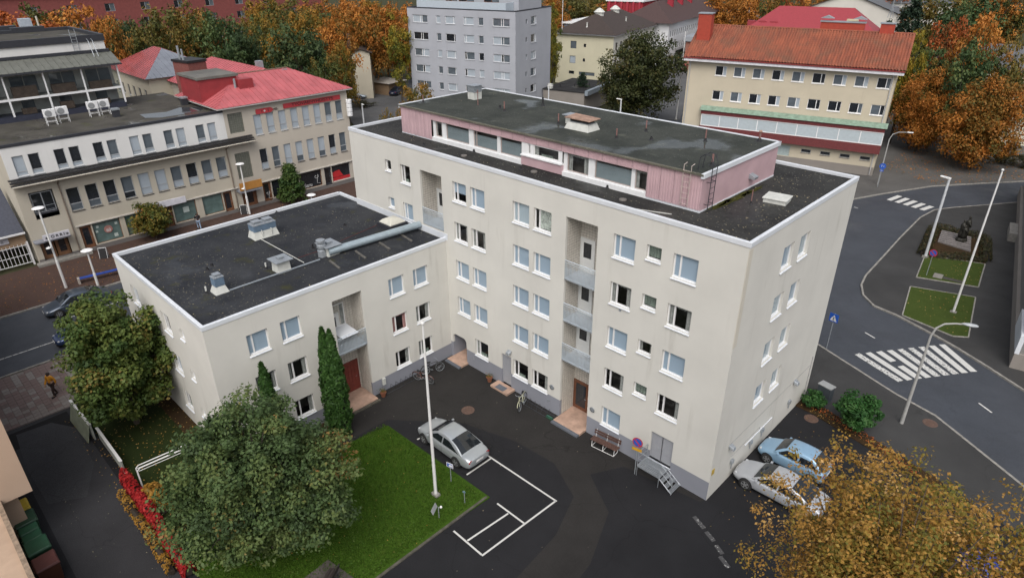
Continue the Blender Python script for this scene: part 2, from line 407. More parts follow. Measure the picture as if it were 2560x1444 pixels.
def clip_poly(poly, s0, s1):
    """convex polygon of (s,t) between s0 and s1"""
    def half(P, f):
        out = []
        for i in range(len(P)):
            a, b = P[i], P[(i+1) % len(P)]; fa, fb = f(a), f(b)
            if fa >= 0: out.append(a)
            if (fa > 0 and fb < 0) or (fa < 0 and fb > 0):
                k = fa/(fa-fb); out.append((a[0]+(b[0]-a[0])*k, a[1]+(b[1]-a[1])*k))
        return out
    P = half(poly, lambda p: p[0]-s0); return half(P, lambda p: s1-p[0]) if P else P
def seam_roof(parent, poly, width, mat, seam=0.05, thick=0.02, name='roof_panel'):
    """metal roof slope: convex 3-D polygon (first edge = eave), cut into panels with a raised seam, each its own object"""
    P = [Vector(p) for p in poly]; e = (P[1]-P[0]); L = e.length; e.normalize()
    nrm = e.cross(P[2]-P[0]).normalized()
    if nrm.z < 0: nrm = -nrm
    t = nrm.cross(e)
    st = [((p-P[0]).dot(e), (p-P[0]).dot(t)) for p in P]
    s0 = min(a for a, _ in st); s1 = max(a for a, _ in st); n = max(1, round((s1-s0)/width)); dw = (s1-s0)/n
    for i in range(n):
        a, b = s0+i*dw, s0+(i+1)*dw; c = clip_poly(st, a, b)
        if len(c) < 3: continue
        mb = MB(); q = [P[0]+e*x+t*y for x, y in c]
        mb.poly([tuple(p+nrm*thick) for p in q]); k = len(q)
        for j in range(k):
            a1, b1 = q[j], q[(j+1) % k]; mb.quad(tuple(a1), tuple(b1), tuple(b1+nrm*thick), tuple(a1+nrm*thick))
        ts = [y for x, y in c if abs(x-a) < 1e-4]
        if len(ts) >= 2 and max(ts)-min(ts) > 0.05 and i > 0:
            A, B = P[0]+e*a+t*min(ts), P[0]+e*a+t*max(ts); h = nrm*(thick+seam); ww = e*0.02
            mb.quad(tuple(A-ww), tuple(A-ww+h), tuple(B-ww+h), tuple(B-ww)); mb.quad(tuple(A+ww), tuple(B+ww), tuple(B+ww+h), tuple(A+ww+h))
            mb.quad(tuple(A-ww+h), tuple(A+ww+h), tuple(B+ww+h), tuple(B-ww+h)); mb.quad(tuple(A-ww), tuple(A+ww), tuple(A+ww+h), tuple(A-ww+h))
        mb.build(name, mat, parent)
def coping(parent, pts, mat, wd=0.3, h=0.22, z=0.0, name='parapet_cap', closed=True, th=0.03):
    """metal-capped parapet along a closed polyline (outer line, counter-clockwise), one object per straight run"""
    n = len(pts)
    for i in range(n if closed else n-1):
        a, b = Vector((*pts[i], 0)), Vector((*pts[(i+1) % n], 0)); d = (b-a); L = d.length
        phi = math.atan2(d.y, d.x)
        mb = MB(); mb.box(-th, -th, z-h, L-wd if True else L, wd, z+0.0)
        # inward slope on the top
        mb.build(name, mat, parent, (a.x, a.y, 0), phi, bevel=0.015)
# ================================================================ the ground
ASPH = asphalt('yard asphalt', 0.019, (0.97, 0.98, 1.08), 0.4, 0.35, 0.08)
ASPH_OLD = asphalt('older brown asphalt', 0.025, (1.05, 1.0, 0.97), 0.35, 0.35, 0.08)
ROADM = asphalt('street asphalt', 0.050, (0.90, 1.0, 1.20), 0.5, 0.25, 0.30)
PAVEM = asphalt('pavement asphalt', 0.043, (1.0, 1.0, 1.0), 0.35, 0.3)
LOTM = asphalt('car park asphalt', 0.095, (0.98, 1.0, 1.03), 0.3, 0.2)
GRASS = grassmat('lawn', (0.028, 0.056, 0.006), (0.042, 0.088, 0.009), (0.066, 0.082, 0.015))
GRASS2 = grassmat('street lawn', (0.036, 0.052, 0.012), (0.050, 0.074, 0.016), (0.078, 0.078, 0.026))
GRASSD = grassmat('dark rough grass', (0.012, 0.020, 0.006), (0.022, 0.032, 0.009), (0.034, 0.032, 0.015))  # darker, browner grass colour for the wing lawn
SOIL = grassmat('leaf strewn soil', (0.022, 0.015, 0.009), (0.045, 0.028, 0.014), (0.075, 0.035, 0.014))
FARG = grassmat('far ground', (0.035, 0.042, 0.020), (0.055, 0.055, 0.030), (0.070, 0.052, 0.030))
KERBM = simple('granite kerb', (0.23, 0.22, 0.20), 0.8, var=0.25, scale=5)
def sheet(name, pts, z, mat, h=0.0):
    mb = MB()
    if h: mb.extrude(pts, z-h, z)
    else: mb.poly([(p[0], p[1], z) for p in pts])
    # keep upward normals
    a = sum(pts[i][0]*pts[(i+1) % len(pts)][1]-pts[(i+1) % len(pts)][0]*pts[i][1] for i in range(len(pts)))
    if a < 0:
        mb.f = [tuple(reversed(f)) for f in mb.f]
    return struct(name, mb, mat)
mb = MB(); mb.poly([(-900, -700, -0.06), (700, -700, -0.06), (700, 900, -0.06), (-900, 900, -0.06)])
struct('ground', mb, FARG)
sheet('yard', [(-33.3, -60), (60, -60), (60, 10.9), (1.2, 11.1), (-0.2, 12.9), (-33.3, 12.9)], 0.0, ASPH)
sheet('street', [(-50.2, -90), (-40.3, -90), (-40.3, 160), (-50.2, 160)], -0.03, ROADM)
sheet('cross_street', [(-60, 90), (-40.3, 12.95), (-0.2, 12.95), (1.2, 11.15), (60, 10.95), (90, -10), (120, 60), (30, 140), (-20, 100)], -0.04, ROADM)
# pavement by the shops, pavers by the corner
FARPAVE = grassmat('red brown street paving', (0.060, 0.040, 0.034), (0.082, 0.052, 0.043), (0.070, 0.050, 0.042))
mb = MB(); mb.extrude([(-59.5, -60), (-50.4, -60), (-50.4, 60), (-59.5, 60)], -0.1, 0.05); struct('shop_pavement', mb, FARPAVE)
PAV = [simple('paver %d' % i, c, 0.85, var=0.15, scale=6) for i, c in enumerate([(0.16, 0.115, 0.105), (0.19, 0.165, 0.15), (0.13, 0.10, 0.09), (0.21, 0.19, 0.175)])]
mb = MB(); mb.box(-40.3, -60, -0.1, -33.3, -17.9, 0.0); pv = struct('pavement', mb, simple('paver bed', (0.09, 0.075, 0.068), 0.9, var=0.3, scale=5))
pm = []
for i in range(4):
    q = MB(); q.box(-0.19, -0.19, -0.02, 0.19, 0.19, 0.022); me = q.mesh('paver', PAV[i]); pm.append(me)
for i in range(17):
    for j in range(17):
        x = -40.0+i*0.4; y = -25.0+j*0.4
        k = 1 if i > 12 and RND.random() < 0.6 else (0 if RND.random() < 0.5 else RND.choice([0, 1, 2, 3]))
        o = place('paver', pm[k], pv, (x, y, RND.uniform(0, 0.006)), RND.uniform(-0.015, 0.015))
def kerb(name, pts, z0=-0.06, z1=0.09, wd=0.16, ln=1.0, closed=False):
    r = MB(); r.tube([(*pts[0], -0.05), (*pts[1], -0.05)], 0.02); root = struct(name, r, KERBM)
    P = [Vector((p[0], p[1])) for p in pts]; cache = {}
    segs = [(P[i], P[i+1]) for i in range(len(P)-1)]
    for a, b in segs:
        L = (b-a).length; n = max(1, round(L/ln)); l = L/n; phi = math.atan2(b.y-a.y, b.x-a.x)
        for k in range(n):
            key = round(l, 2)
            if key not in cache:
                q = MB(); q.box(0.008, -wd/2, z0, key-0.008, wd/2, z1); cache[key] = q.mesh('kerb_stone', KERBM)
            p = a+(b-a)*(k/n); o = place('kerb_stone', cache[key], root, (p.x, p.y, RND.uniform(-0.008, 0.006)), phi+RND.uniform(-0.006, 0.006), bevel=0.015)
    return root
kerb('street_kerb', [(-50.3, -26), (-50.3, 14)], ln=1.3)
kerb('paver_kerb', [(-40.35, -26), (-40.35, -17)], ln=1.0)

# streets at the gable end
def px(lst): return [G2(*p) for p in lst]
far_kerb = px([(2130, 499), (2200, 486), (2330, 466), (2450, 459), (2600, 452)])
in_kerb = px([(2640, 499), (2480, 512), (2380, 520), (2335, 526), (2300, 545), (2250, 595), (2205, 645), (2165, 688), (2153, 712), (2158, 738), (2185, 765), (2240, 788), (2330, 835), (2400, 875), (2480, 925), (2600, 1002)])
near_kerb = px([(2040, 858), (2130, 915), (2240, 985), (2340, 1040), (2440, 1120), (2640, 1280)])
kerb('far_street_kerb', far_kerb); kerb('corner_kerb', in_kerb, ln=1.4); kerb('near_street_kerb', near_kerb, z0=-0.05, z1=0.05)
sheet('corner_pavement', in_kerb+[(40, 40), (40, 90)], 0.06, PAVEM, 0.1)
sheet('side_pavement', near_kerb+[(14, 8), (6.5, 10.7), (1.2, 11.2), (-0.1, 12.9), (-3.5, 19)], 0.03, PAVEM, 0.08)
sheet('far_pavement', far_kerb+[(20, 130), (-60, 110), (-45, 72)], 0.05, asphalt('gravel lot', 0.085, (1.03, 1.0, 0.96), 0.3, 0.3), 0.1)
MARK = None
def markmat(name, wear):
    if name in MATS: return MATS[name]
    m = bpy.data.materials.new(name); n, l, b = nodes_of(m); v = coords(n, l)
    f = noise(n, l, v, 7.0, 5, 0.7)
    l.new(ramp(n, l, f, [(wear, (0.06, 0.06, 0.062)), (wear+0.04, (0.52, 0.52, 0.50))]), b.inputs['Base Color']); b.inputs['Roughness'].default_value = 0.7
    MATS[name] = m; return m
MK1 = markmat('road paint', 0.335); MK2 = markmat('worn road paint', 0.415)
def stripe(name, a, b, wd, mat, z=0.012):
    a = Vector(a[:2]); b = Vector(b[:2]); d = (b-a).normalized(); n = Vector((-d.y, d.x))*wd/2
    mb = MB(); mb.quad(*[(p.x, p.y, z) for p in (a-n, b-n, b+n, a+n)]); return struct(name, mb, mat)
# big crossing: bars between the two kerbs
ca, cb = Vector(G2(2136, 884)), Vector(G2(2246, 952)); da, db = Vector(G2(2372, 858)), Vector(G2(2450, 926))
for i in range(9):
    t = (i+0.25)/8.9; a = ca.lerp(da, t); b = cb.lerp(db, t)
    if i == 2:
        stripe('crossing_stripe', a, a.lerp(b, 0.38), 0.5, MK1, -0.02); stripe('crossing_stripe', a.lerp(b, 0.55), b, 0.5, MK1, -0.02)
    else: stripe('crossing_stripe', a, b, 0.47, MK2 if i in (0, 4, 5, 6) else MK1, -0.02)
for i in range(5):
    a = Vector(G2(2222, 500)).lerp(Vector(G2(2304, 524)), i/4); b = Vector(G2(2250, 489)).lerp(Vector(G2(2330, 515)), i/4)
    stripe('crossing_stripe', a, b, 0.55, MK1, -0.02)
stripe('lane_mark', G2(2163, 830), G2(2187, 844), 0.12, MK1, -0.02); stripe('lane_mark', G2(2447, 1006), G2(2480, 1030), 0.12, MK1, -0.02)
stripe('lane_mark', G2(2135, 517), G2(2145, 520), 0.12, MK1, -0.02)
stripe('lane_mark', (-43.2, -60), (-43.2, -12), 0.12, MK2, -0.015)
stripe('lane_mark', (-46.5, -17.4), (-46.5, -10), 0.12, MK2, -0.015)
# yard: older asphalt, lawn, parking lines
sheet('old_asphalt_patch', [(-20.2, -16), (-17.8, -15.6), (-17.6, -7.6), (-14, -4.6), (-10.6, -3.6), (-7.6, -3.4), (-5.2, -4.6), (-4.2, -7.2), (-3.6, -13), (-1.2, -13), (-1.9, -7.4), (-3.2, -4.2), (-5.6, -2.7), (-4.6, -0.9), (-0.2, -0.3), (0, 0), (-20.2, 0)], 0.004, ASPH_OLD)
lawn = sheet('lawn', [(-17.1, -7.95), (-8.35, -7.75), (-8.55, -12), (-8.62, -20.5), (-17.6, -20.6), (-17.5, -11)], 0.05, GRASS, 0.05)
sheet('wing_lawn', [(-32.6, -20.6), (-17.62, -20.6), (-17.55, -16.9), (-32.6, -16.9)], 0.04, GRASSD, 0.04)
sheet('planting_soil', [(-33.2, -16.9), (-17.8, -16.9), (-17.9, -10.2), (-20.2, -9.2), (-20.2, -16.05), (-33.2, -16.05)], 0.035, SOIL, 0.03)
sheet('flower_bed', [(-0.05, 11.2), (1.2, 11.1), (8.4, 9.2), (8.6, 10.0), (1.4, 12.2), (0.02, 12.6)], 0.05, SOIL, 0.05)
LAWNEDGE = simple('old lawn kerb', (0.075, 0.07, 0.055), 0.9, var=0.4, scale=4)
mb = MB(); mb.box(-8.55, -20.5, 0.0, -8.42, -7.85, 0.07); struct('lawn_edging', mb, LAWNEDGE)
PARK = markmat('parking paint', 0.22)
for a, b in ((( -11.1, -5.57), (-5.62, -5.5)), ((-5.68, -5.5), (-5.93, -10.63)), ((-5.98, -10.6), (-8.05, -10.57)), ((-10.48, -5.6), (-10.5, -7.45)), ((-7.1, -10.5), (-6.88, -7.86)), ((-7.78, -7.77), (-5.83, -7.77)), ((-14.75, -6.75), (-14.8, -7.5))):
    stripe('parking_line', a, b, 0.10, PARK, 0.010)
MK3 = markmat('almost gone paint', 0.58)
for a, b in (((1735, 1290), (1760, 1320)), ((1765, 1328), (1785, 1352)), ((1790, 1362), (1806, 1384)), ((1800, 1390), (1822, 1418))): stripe('worn_mark', G2(*a), G2(*b), 0.22, MK3, 0.008)
# driveway beside the wing and drain covers
sheet('driveway', [(-33.25, -24.55), (-8.9, -24.55), (-8.9, -21.0), (-33.25, -21.0)], 0.003, asphalt('driveway asphalt', 0.034, (0.98, 0.98, 1.06), 0.45, 0.4, 0.12))
sheet('driveway_patch', [(-32.9, -24.4), (-31.0, -24.4), (-30.6, -21.2), (-33.0, -21.2)], 0.007, asphalt('dark patch', 0.016, (1, 1, 1.02), 0.2, 0.2))
sheet('driveway_worn_patch', [(-32.6, -24.0), (-29, -24.3), (-24.8, -24.2), (-23.9, -22.6), (-26.5, -21.5), (-30.8, -21.3), (-32.4, -22.2)], 0.011, asphalt('worn patch', 0.044, (0.97, 0.98, 1.05), 0.35, 0.3))
MANH = simple('cast iron cover', (0.10, 0.06, 0.045), 0.7, var=0.3, scale=8)
for (x, y, lb) in ((1170, 1025, 'round rusty drain cover in the yard asphalt behind the silver saloon'), (2028, 1046, 'round rusty cover beside the flower bed at the gable'), (2325, 1058, 'round rusty cover on the side pavement near the curved lamp')):
    p = G(x, y, 0.0); q = MB(); q.lathe((0, 0, 0), [(0.42, 0.0), (0.42, 0.012), (0.30, 0.014), (0.28, 0.008), (0.1, 0.008)], 20)
    for k in range(5): q.box(-0.22, -0.2+k*0.09, 0.006, 0.22, -0.17+k*0.09, 0.016)
    tag(q.build('manhole_cover', MANH, None, (p[0], p[1], 0.03 if y > 1040 and x > 2300 else 0.004)), lb, 'manhole cover')

# ================================================================ the cream apartment building
CREAM = stucco('cream render', (0.59, 0.58, 0.54), (0.27, 0.25, 0.21), 0.75)
PLINTH = stucco('grey plinth render', (0.24, 0.25, 0.285), (0.14, 0.14, 0.15), 0.4)
PINK = simple('faded pink cladding', (0.47, 0.325, 0.35), 0.6, var=0.10, scale=0.9)
ROOF = felt('black roofing felt', (0.018, 0.018, 0.019), (0.044, 0.044, 0.042), (0.19, 0.185, 0.165), 0.7, None, 0.45, 5.5)
ROOFW = felt('wing roofing felt', (0.017, 0.019, 0.024), (0.040, 0.042, 0.046), (0.17, 0.17, 0.145), 0.6, (0.045, 0.045, 0.018), 0.5, 5.0)
ROOFP = felt('penthouse roofing felt', (0.026, 0.030, 0.027), (0.056, 0.060, 0.053), (0.20, 0.22, 0.20), 0.5, (0.10, 0.105, 0.085), 0.75, 8.0)
TILEM = simple('cream wall tile', (0.52, 0.49, 0.44), 0.35, var=0.16, scale=7)
GROUT = simple('tile grout', (0.25, 0.23, 0.20), 0.9, var=0.2)
STONE = simple('pinkish entrance stone', (0.40, 0.27, 0.205), 0.7, var=0.25, scale=2.5)
MATGREY = simple('grey mat', (0.10, 0.11, 0.13), 0.9)
B = thing('apartment_building', 'cream L-shaped apartment block with black flat roofs and pink penthouse', 'building', (0, 0, 0))
XW, YW = -20.23, -16.03                      # wing facade and its free end
H, HW = 14.7, 9.12
TOPS = [13.15, 10.48, 7.81, 5.13, 2.47]; WH = 1.24
yard_holes = []; wins = []
looks = {'w1': 'bcbdb', 'w3': 'bcbd', 'P2a': 'wbbbd', 'P2b': 'lbbbd', 'P1a': 'hcbb', 'P1b': 'bcbbd'}
def addw(lst, hol, u0, u1, zt, h, look, split=('v', 0.27)):
    hol.append((u0, u1, zt-h, zt)); lst.append((u0, u1, zt-h, zt, look, split))
for col, (a, b) in {'w1': (-7.02, -5.71), 'w3': (-3.57, -2.26), 'P2a': (-14.11, -12.81), 'P2b': (-12.47, -11.16), 'P1a': (-19.31, -18.07), 'P1b': (-17.70, -16.44)}.items():
    for i, lk in enumerate(looks[col]): addw(wins, yard_holes, a, b, TOPS[i], WH, lk)
for i, lk in enumerate('ggcg'): addw(wins, yard_holes, -5.05, -4.22, TOPS[i], 0.74, lk, ('n', 0))
for i, lk in enumerate('db'):
    addw(wins, yard_holes, -24.62, -23.56, TOPS[i]+0.02, WH, lk); addw(wins, yard_holes, -26.28, -25.62, TOPS[i]+0.02, 0.74, 'd' if i == 0 else 'b', ('n', 0))
REC1 = (-10.13, -8.02, 0.0, 13.24); REC2 = (-22.50, -20.36, HW+0.3, 13.22)
PASS = (-20.0, -18.62, 0.0, 1.96); DOORA = (-15.16, -14.30, 0.0, 2.44); DOORB = (-3.64, -2.27, 0.75, 2.55)
yard_holes += [REC1, REC2]
def facade(O, phi, u0, u1, z0, z1, holes, mat, nm='wall', depth=0.16):
    return place(nm, wall_mesh(nm, u0, u1, z0, z1, holes, depth, mat), B, (O[0], O[1], 0), phi)
L = -30.4; WD = 12.75
# yard facade: plinth band and render above
PZ = 1.22
allh = yard_holes+[PASS, DOORA, DOORB]
facade((0, 0), 0, XW, 0, 0, PZ, allh, PLINTH, 'plinth'); facade((0, 0), 0, XW, 0, PZ, H-0.02, allh, CREAM)
facade((0, 0), 0, L, XW, HW-0.3, H-0.02, allh, CREAM)
for (a, b, c, d, lk, sp) in wins: window(B, (0, 0), 0, a, b, c, d, 0.12, sp, lk)
# gable facing the side street
gw, gh = [], []
for i in range(4):
    for (a, b) in ((3.92, 5.12), (5.86, 7.04)): addw(gw, gh, a, b, TOPS[i]+0.06, 1.28, 'w' if (i+int(a)) % 3 else 'b', ('v', 0.27))
facade((0, 0), R(90), 0, WD, 0, H-0.02, gh, CREAM)
for (a, b, c, d, lk, sp) in gw: window(B, (0, 0), R(90), a, b, c, d, 0.14, sp, lk)
facade((0, WD), R(180), 0, -L, 0, H-0.02, [], CREAM); facade((L, WD), R(270), 0, WD, 0, H-0.02, [], CREAM)
# low wing: facade to the yard, free end, back
ww, wh = [], []
for (a, b, rows) in ((-13.98, -12.78, 'bcd'), (-12.05, -10.85, 'bcd'), (-4.78, -3.60, 'bpd'), (-2.86, -1.68, 'bcd')):
    for i, lk in enumerate(rows): addw(ww, wh, a, b, (7.73, 5.06, 2.40)[i], 1.26, lk)
RECW = (-8.77, -6.75, 0.0, 7.75)
wa = [(a-YW, b-YW, c, d) for (a, b, c, d) in wh+[RECW]]
facade((XW, YW), R(90), 0, -YW, 0, 1.02, wa, PLINTH, 'plinth'); facade((XW, YW), R(90), 0, -YW, 1.02, HW-0.02, wa, CREAM)
for (a, b, c, d, lk, sp) in ww: window(B, (XW, YW), R(90), a-YW, b-YW, c, d, 0.12, sp, lk)
XB = -33.35
eh, ew = [], []
for i, zt in enumerate((7.73, 5.06, 2.40)):
    addw(ew, eh, -26.55, -25.35, zt, 1.26, 'cbd'[i]); addw(ew, eh, -23.95, -23.35, zt-0.1, 0.62, 'b', ('n', 0)); addw(ew, eh, -31.4, -30.2, zt, 1.26, 'bbd'[i])
facade((XB, YW), 0, 0, XW-XB, 0, HW-0.02, [(a-XB, b-XB, c, d) for (a, b, c, d) in eh], CREAM)
for (a, b, c, d, lk, sp) in ew: window(B, (XB, YW), 0, a-XB, b-XB, c, d, 0.12, sp, lk)
facade((XB, 0.35), R(270), 0, 0.35-YW, 0, HW-0.02, [], CREAM); facade((L, 0.35), R(180), 0, L-XB, 0, HW-0.02, [], CREAM)
# inner cores so that no daylight crosses the rooms
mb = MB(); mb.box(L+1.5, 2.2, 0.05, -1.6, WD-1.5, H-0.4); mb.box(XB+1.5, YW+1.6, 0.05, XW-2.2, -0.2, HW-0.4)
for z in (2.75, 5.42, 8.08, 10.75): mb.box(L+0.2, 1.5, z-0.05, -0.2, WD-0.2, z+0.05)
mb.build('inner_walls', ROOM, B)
# corner render patch on the near corner, downpipe-like raised strip
mb = MB(); mb.box(-0.02, -0.012, 9.4, 0.012, 0.32, H-0.35); mb.build('corner_patch', stucco('patched render', (0.55, 0.52, 0.45), (0.3, 0.25, 0.2), 0.9), B)
# roofs and caps
mb = MB(); mb.poly([(L+0.2, 0.2, H-0.16), (-0.2, 0.2, H-0.16), (-0.2, WD-0.2, H-0.16), (L+0.2, WD-0.2, H-0.16)]); mb.build('roof', ROOF, B)
mb = MB(); mb.poly([(XB+0.2, YW+0.2, HW-0.2), (XW-0.2, YW+0.2, HW-0.2), (XW-0.2, 0.0, HW-0.2), (L, 0.0, HW-0.2), (L, 0.35, HW-0.2), (XB+0.2, 0.35, HW-0.2)]); mb.build('roof', ROOFW, B)
coping(B, [(L, 0), (0, 0), (0, WD), (L, WD)], TIN, 0.15, 0.24, H+0.0)
coping(B, [(XW, 0.0), (XB, 0.35), (XB, YW), (XW, YW), (XW, 0.0)][1:4]+[], TIN, 0.16, 0.24, HW+0.02, closed=False)
mb = MB(); mb.box(-0.03, -0.03, -0.24, -YW-0.0, 0.16, 0.0); mb.build('parapet_cap', TIN, B, (XW, YW, HW+0.02), R(90), bevel=0.015)
mb = MB(); mb.box(0, 0, -0.24, L-XB, 0.16, 0.0); mb.build('parapet_cap', TIN, B, (L, 0.38, HW+0.02), R(180), bevel=0.015)
# white flashing where the wing roof meets the tall wall
mb = MB(); mb.box(L, -0.03, HW-0.15, XW+0.2, -0.004, HW+0.28); mb.build('wall_flashing', TIN, B)

# --- tiled recesses with landing balconies
def tile_wall(parent, O, phi, w_, z0, z1, ts=0.2, holes=()):
    """glazed tiles laid proud of the grout, joined into one part"""
    me = wall_mesh('recess_wall', 0, w_, z0, z1, list(holes), 0.05, GROUT); place('recess_wall', me, parent, (O[0], O[1], 0), phi)
    nx, nz = max(1, int(round(w_/ts))), max(1, int(round((z1-z0)/(ts*0.8))))
    mb = MB(); dx, dz = w_/nx, (z1-z0)/nz; g = 0.012
    for i in range(nx):
        for j in range(nz):
            a, b, c, d = i*dx+g, (i+1)*dx-g, z0+j*dz+g, z0+(j+1)*dz-g
            if any(a < h[1] and b > h[0] and c < h[3] and d > h[2] for h in holes): continue
            mb.box(a, -0.012, c, b, 0.0, d, skip='k')
    o = mb.build('tiles', TILEM, parent, (O[0], O[1], 0), phi); stuff(o)
RAILM = simple('pale blue railing paint', (0.45, 0.51, 0.56), 0.5, var=0.06)
SLABM = simple('balcony slab', (0.40, 0.43, 0.46), 0.8, var=0.12, scale=4)
def balcony(parent, O, phi, w_, z, depth=1.25):
    mb = MB(); mb.box(0.02, 0.06, z-0.16, w_-0.02, depth, z); s = mb.build('balcony_slab', SLABM, parent, (O[0], O[1], 0), phi)
    r = MB(); r.tube([(0.0, 0.02, z+1.05), (w_, 0.02, z+1.05)], 0.028, 8); r.tube([(0.0, 0.02, z+0.93), (w_, 0.02, z+0.93)], 0.014, 6); r.tube([(0.0, 0.02, z-0.02), (w_, 0.02, z-0.02)], 0.016, 6)
    rl = r.build('railing', RAILM, parent, (O[0], O[1], 0), phi)
    q = MB(); n = int(w_/0.095)
    for i in range(n+1): x = 0.03+i*(w_-0.06)/n; q.box(x-0.008, 0.008, z-0.12, x+0.008, 0.030, z+0.93)
    q.build('bars', RAILM, rl)
    q = MB(); k = int(w_/0.04)
    for i in range(k): x = i*w_/k; q.box(x, 0.034, z-0.06, x+w_/k*0.34, 0.038, z+0.62)
    q.build('mesh_panel', RAILM, rl)
DOORW = simple('white door', (0.62, 0.63, 0.62), 0.5, var=0.05)
DOORG = simple('grey steel door', (0.30, 0.31, 0.335), 0.5, var=0.06)
def door(parent, O, phi, u0, u1, z0, z1, y, mat, pane=None, handle='r', name='door', panemat=None, frame=None):
    mb = MB(); mb.box(0, 0, 0, u1-u0, 0.05, z1-z0)
    o = mb.build(name, mat, parent, facing(O, phi, u0, y, z0), phi, bevel=0.008)
    w_, h_ = u1-u0, z1-z0
    if pane:
        a, b, c, d = pane; q = MB(); q.box(a*w_, -0.008, c*h_, b*w_, 0.0, d*h_); q.build('pane', panemat or PANE_D, o)
    q = MB(); hx = w_*0.9 if handle == 'r' else w_*0.1
    q.tube([(hx, -0.0, h_*0.48), (hx, -0.05, h_*0.48), (hx-0.11 if handle == 'r' else hx+0.11, -0.05, h_*0.48)], 0.012, 6); q.build('handle', GALV, o)
    q = MB(); q.box(-0.06, -0.012, 0, -0.005, 0.06, h_+0.06); q.box(w_+0.005, -0.012, 0, w_+0.06, 0.06, h_+0.06); q.box(-0.005, -0.012, h_+0.005, w_+0.005, 0.06, h_+0.06); q.build('door_frame', frame or mat, o)
    return o
D1 = 1.35
def recess(O, phi, u0, w_, z0, z1, floors, ground_door):
    P0 = facing(O, phi, u0, D1, 0); tile_wall(B, P0, phi, w_, z0, z1)
    tile_wall(B, facing(O, phi, u0, 0.165, 0), phi+R(90), D1-0.165, z0, z1)              # left cheek, faces right
    tile_wall(B, facing(O, phi, u0+w_, D1, 0), phi-R(90), D1-0.165, z0, z1)           # right cheek
    mb = MB(); mb.box(0, 0.165, z1, w_, D1, z1+0.05); mb.build('recess_ceiling', CREAM, B, facing(O, phi, u0, 0, 0), phi)
    for z in floors:
        balcony(B, facing(O, phi, u0, 0, 0), phi, w_, z, D1-0.02)
        door(B, O, phi, u0+w_*0.05, u0+w_*0.47, z+0.02, z+2.0, D1-0.075, DOORW, (0.2, 0.8, 0.45, 0.9))
recess((0, 0), 0, REC1[0], REC1[1]-REC1[0], 0, REC1[3], (9.65, 6.99, 4.33), True)
recess((0, 0), 0, REC2[0], REC2[1]-REC2[0], REC2[2], REC2[3], (9.62,), False)
recess((XW, YW), R(90), RECW[0]-YW, RECW[1]-RECW[0], 0, RECW[3], (4.12,), False)
BRDOOR = simple('varnished door', (0.14, 0.055, 0.028), 0.35, var=0.25, scale=5)
door(B, (0, 0), 0, -10.02, -8.98, 0.16, 2.2, D1-0.085, BRDOOR, (0.12, 0.86, 0.12, 0.93))
REDD = simple('red brown plank door', (0.17, 0.035, 0.025), 0.5, var=0.2)
o = door(B, (XW, YW), R(90), -8.4-YW, -6.95-YW, 0.16, 2.35, D1-0.085, REDD, None, 'r')
for i in range(6):
    q = MB(); q.box(0.03+i*0.235, -0.02, 0.05, 0.20+i*0.235, 0.0, 2.12); q.build('plank', REDD, o)
# black window high in the wing recess
window(B, (XW, YW), R(90), -8.45-YW, -7.35-YW, 5.2, 6.75, D1-0.09, ('n', 0), 'd')
# plinth colour on the recess cheeks and entrance slabs
def slab(pts, z, nm='entrance_slab', mat=STONE):
    mb = MB(); mb.extrude(pts, 0.0, z); return mb.build(nm, mat, B, bevel=0.02)
slab([(-10.1, -0.62), (-8.05, -0.62), (-8.05, D1-0.03), (-10.1, D1-0.03)], 0.15)
mb = MB(); mb.box(-10.12, -0.86, 0.005, -8.05, -0.63, 0.12); mb.build('step', MATGREY, B, bevel=0.01)
slab([(-15.5, -0.78), (-13.95, -0.78), (-13.95, -0.01), (-15.5, -0.01)], 0.16)
mb = MB(); mb.box(-15.1, -0.77, 0.162, -14.35, -0.3, 0.175); mb.build('door_mat', MATGREY, B)
slab([(-20.0, -0.66), (-18.5, -0.66), (-18.5, 2.4), (-20.0, 2.4)], 0.14)
mb = MB(); mb.box(-20.0, -0.9, 0.005, -18.5, -0.67, 0.11); mb.build('step', MATGREY, B, bevel=0.01)
slab([(XW-D1+0.05, -8.72), (XW+0.55, -8.72), (XW+0.55, -6.8), (XW-D1+0.05, -6.8)], 0.15)
mb = MB(); mb.box(XW+0.56, -8.75, 0.005, XW+0.76, -6.75, 0.09); mb.build('step', LAWNEDGE, B)
# passage mouth: two side walls and a soffit
mb = MB(); mb.quad((-20.0, 0.16, 0), (-20.0, 3, 0), (-20.0, 3, 1.96), (-20.0, 0.16, 1.96)); mb.quad((-18.62, 3, 0), (-18.62, 0.16, 0), (-18.62, 0.16, 1.96), (-18.62, 3, 1.96))
mb.quad((-20.0, 0.16, 1.96), (-18.62, 0.16, 1.96), (-18.62, 3, 1.96), (-20, 3, 1.96)); mb.quad((-20, 3, 0), (-18.62, 3, 0), (-18.62, 3, 1.96), (-20, 3, 1.96)); mb.build('passage', PLINTH, B)
for s in (-1, 1):
    x = -20.0 if s < 0 else -18.62; q = MB(); q.v = [(x, 0.0, 1.96), (x-s*0.25, 0.0, 1.96), (x-s*0.08, 0.0, 1.88), (x, 0.0, 1.72)]; q.f = [(0, 1, 2, 3)] if s > 0 else [(3, 2, 1, 0)]; q.m = [0]
    q.v = [(a, b+0.002, c) for a, b, c in q.v]; q.build('arch_corner', CREAM, B)
door(B, (0, 0), 0, -15.11, -14.35, 0.17, 2.40, 0.10, DOORG)
door(B, (0, 0), 0, -3.58, -2.98, 0.80, 2.50, 0.10, DOORG); door(B, (0, 0), 0, -2.93, -2.33, 0.80, 2.50, 0.10, DOORG, None, 'l')
mb = MB(); mb.box(-3.66, -0.05, 0.70, -2.25, 0.12, 0.75); mb.build('door_sill', TIN, B)

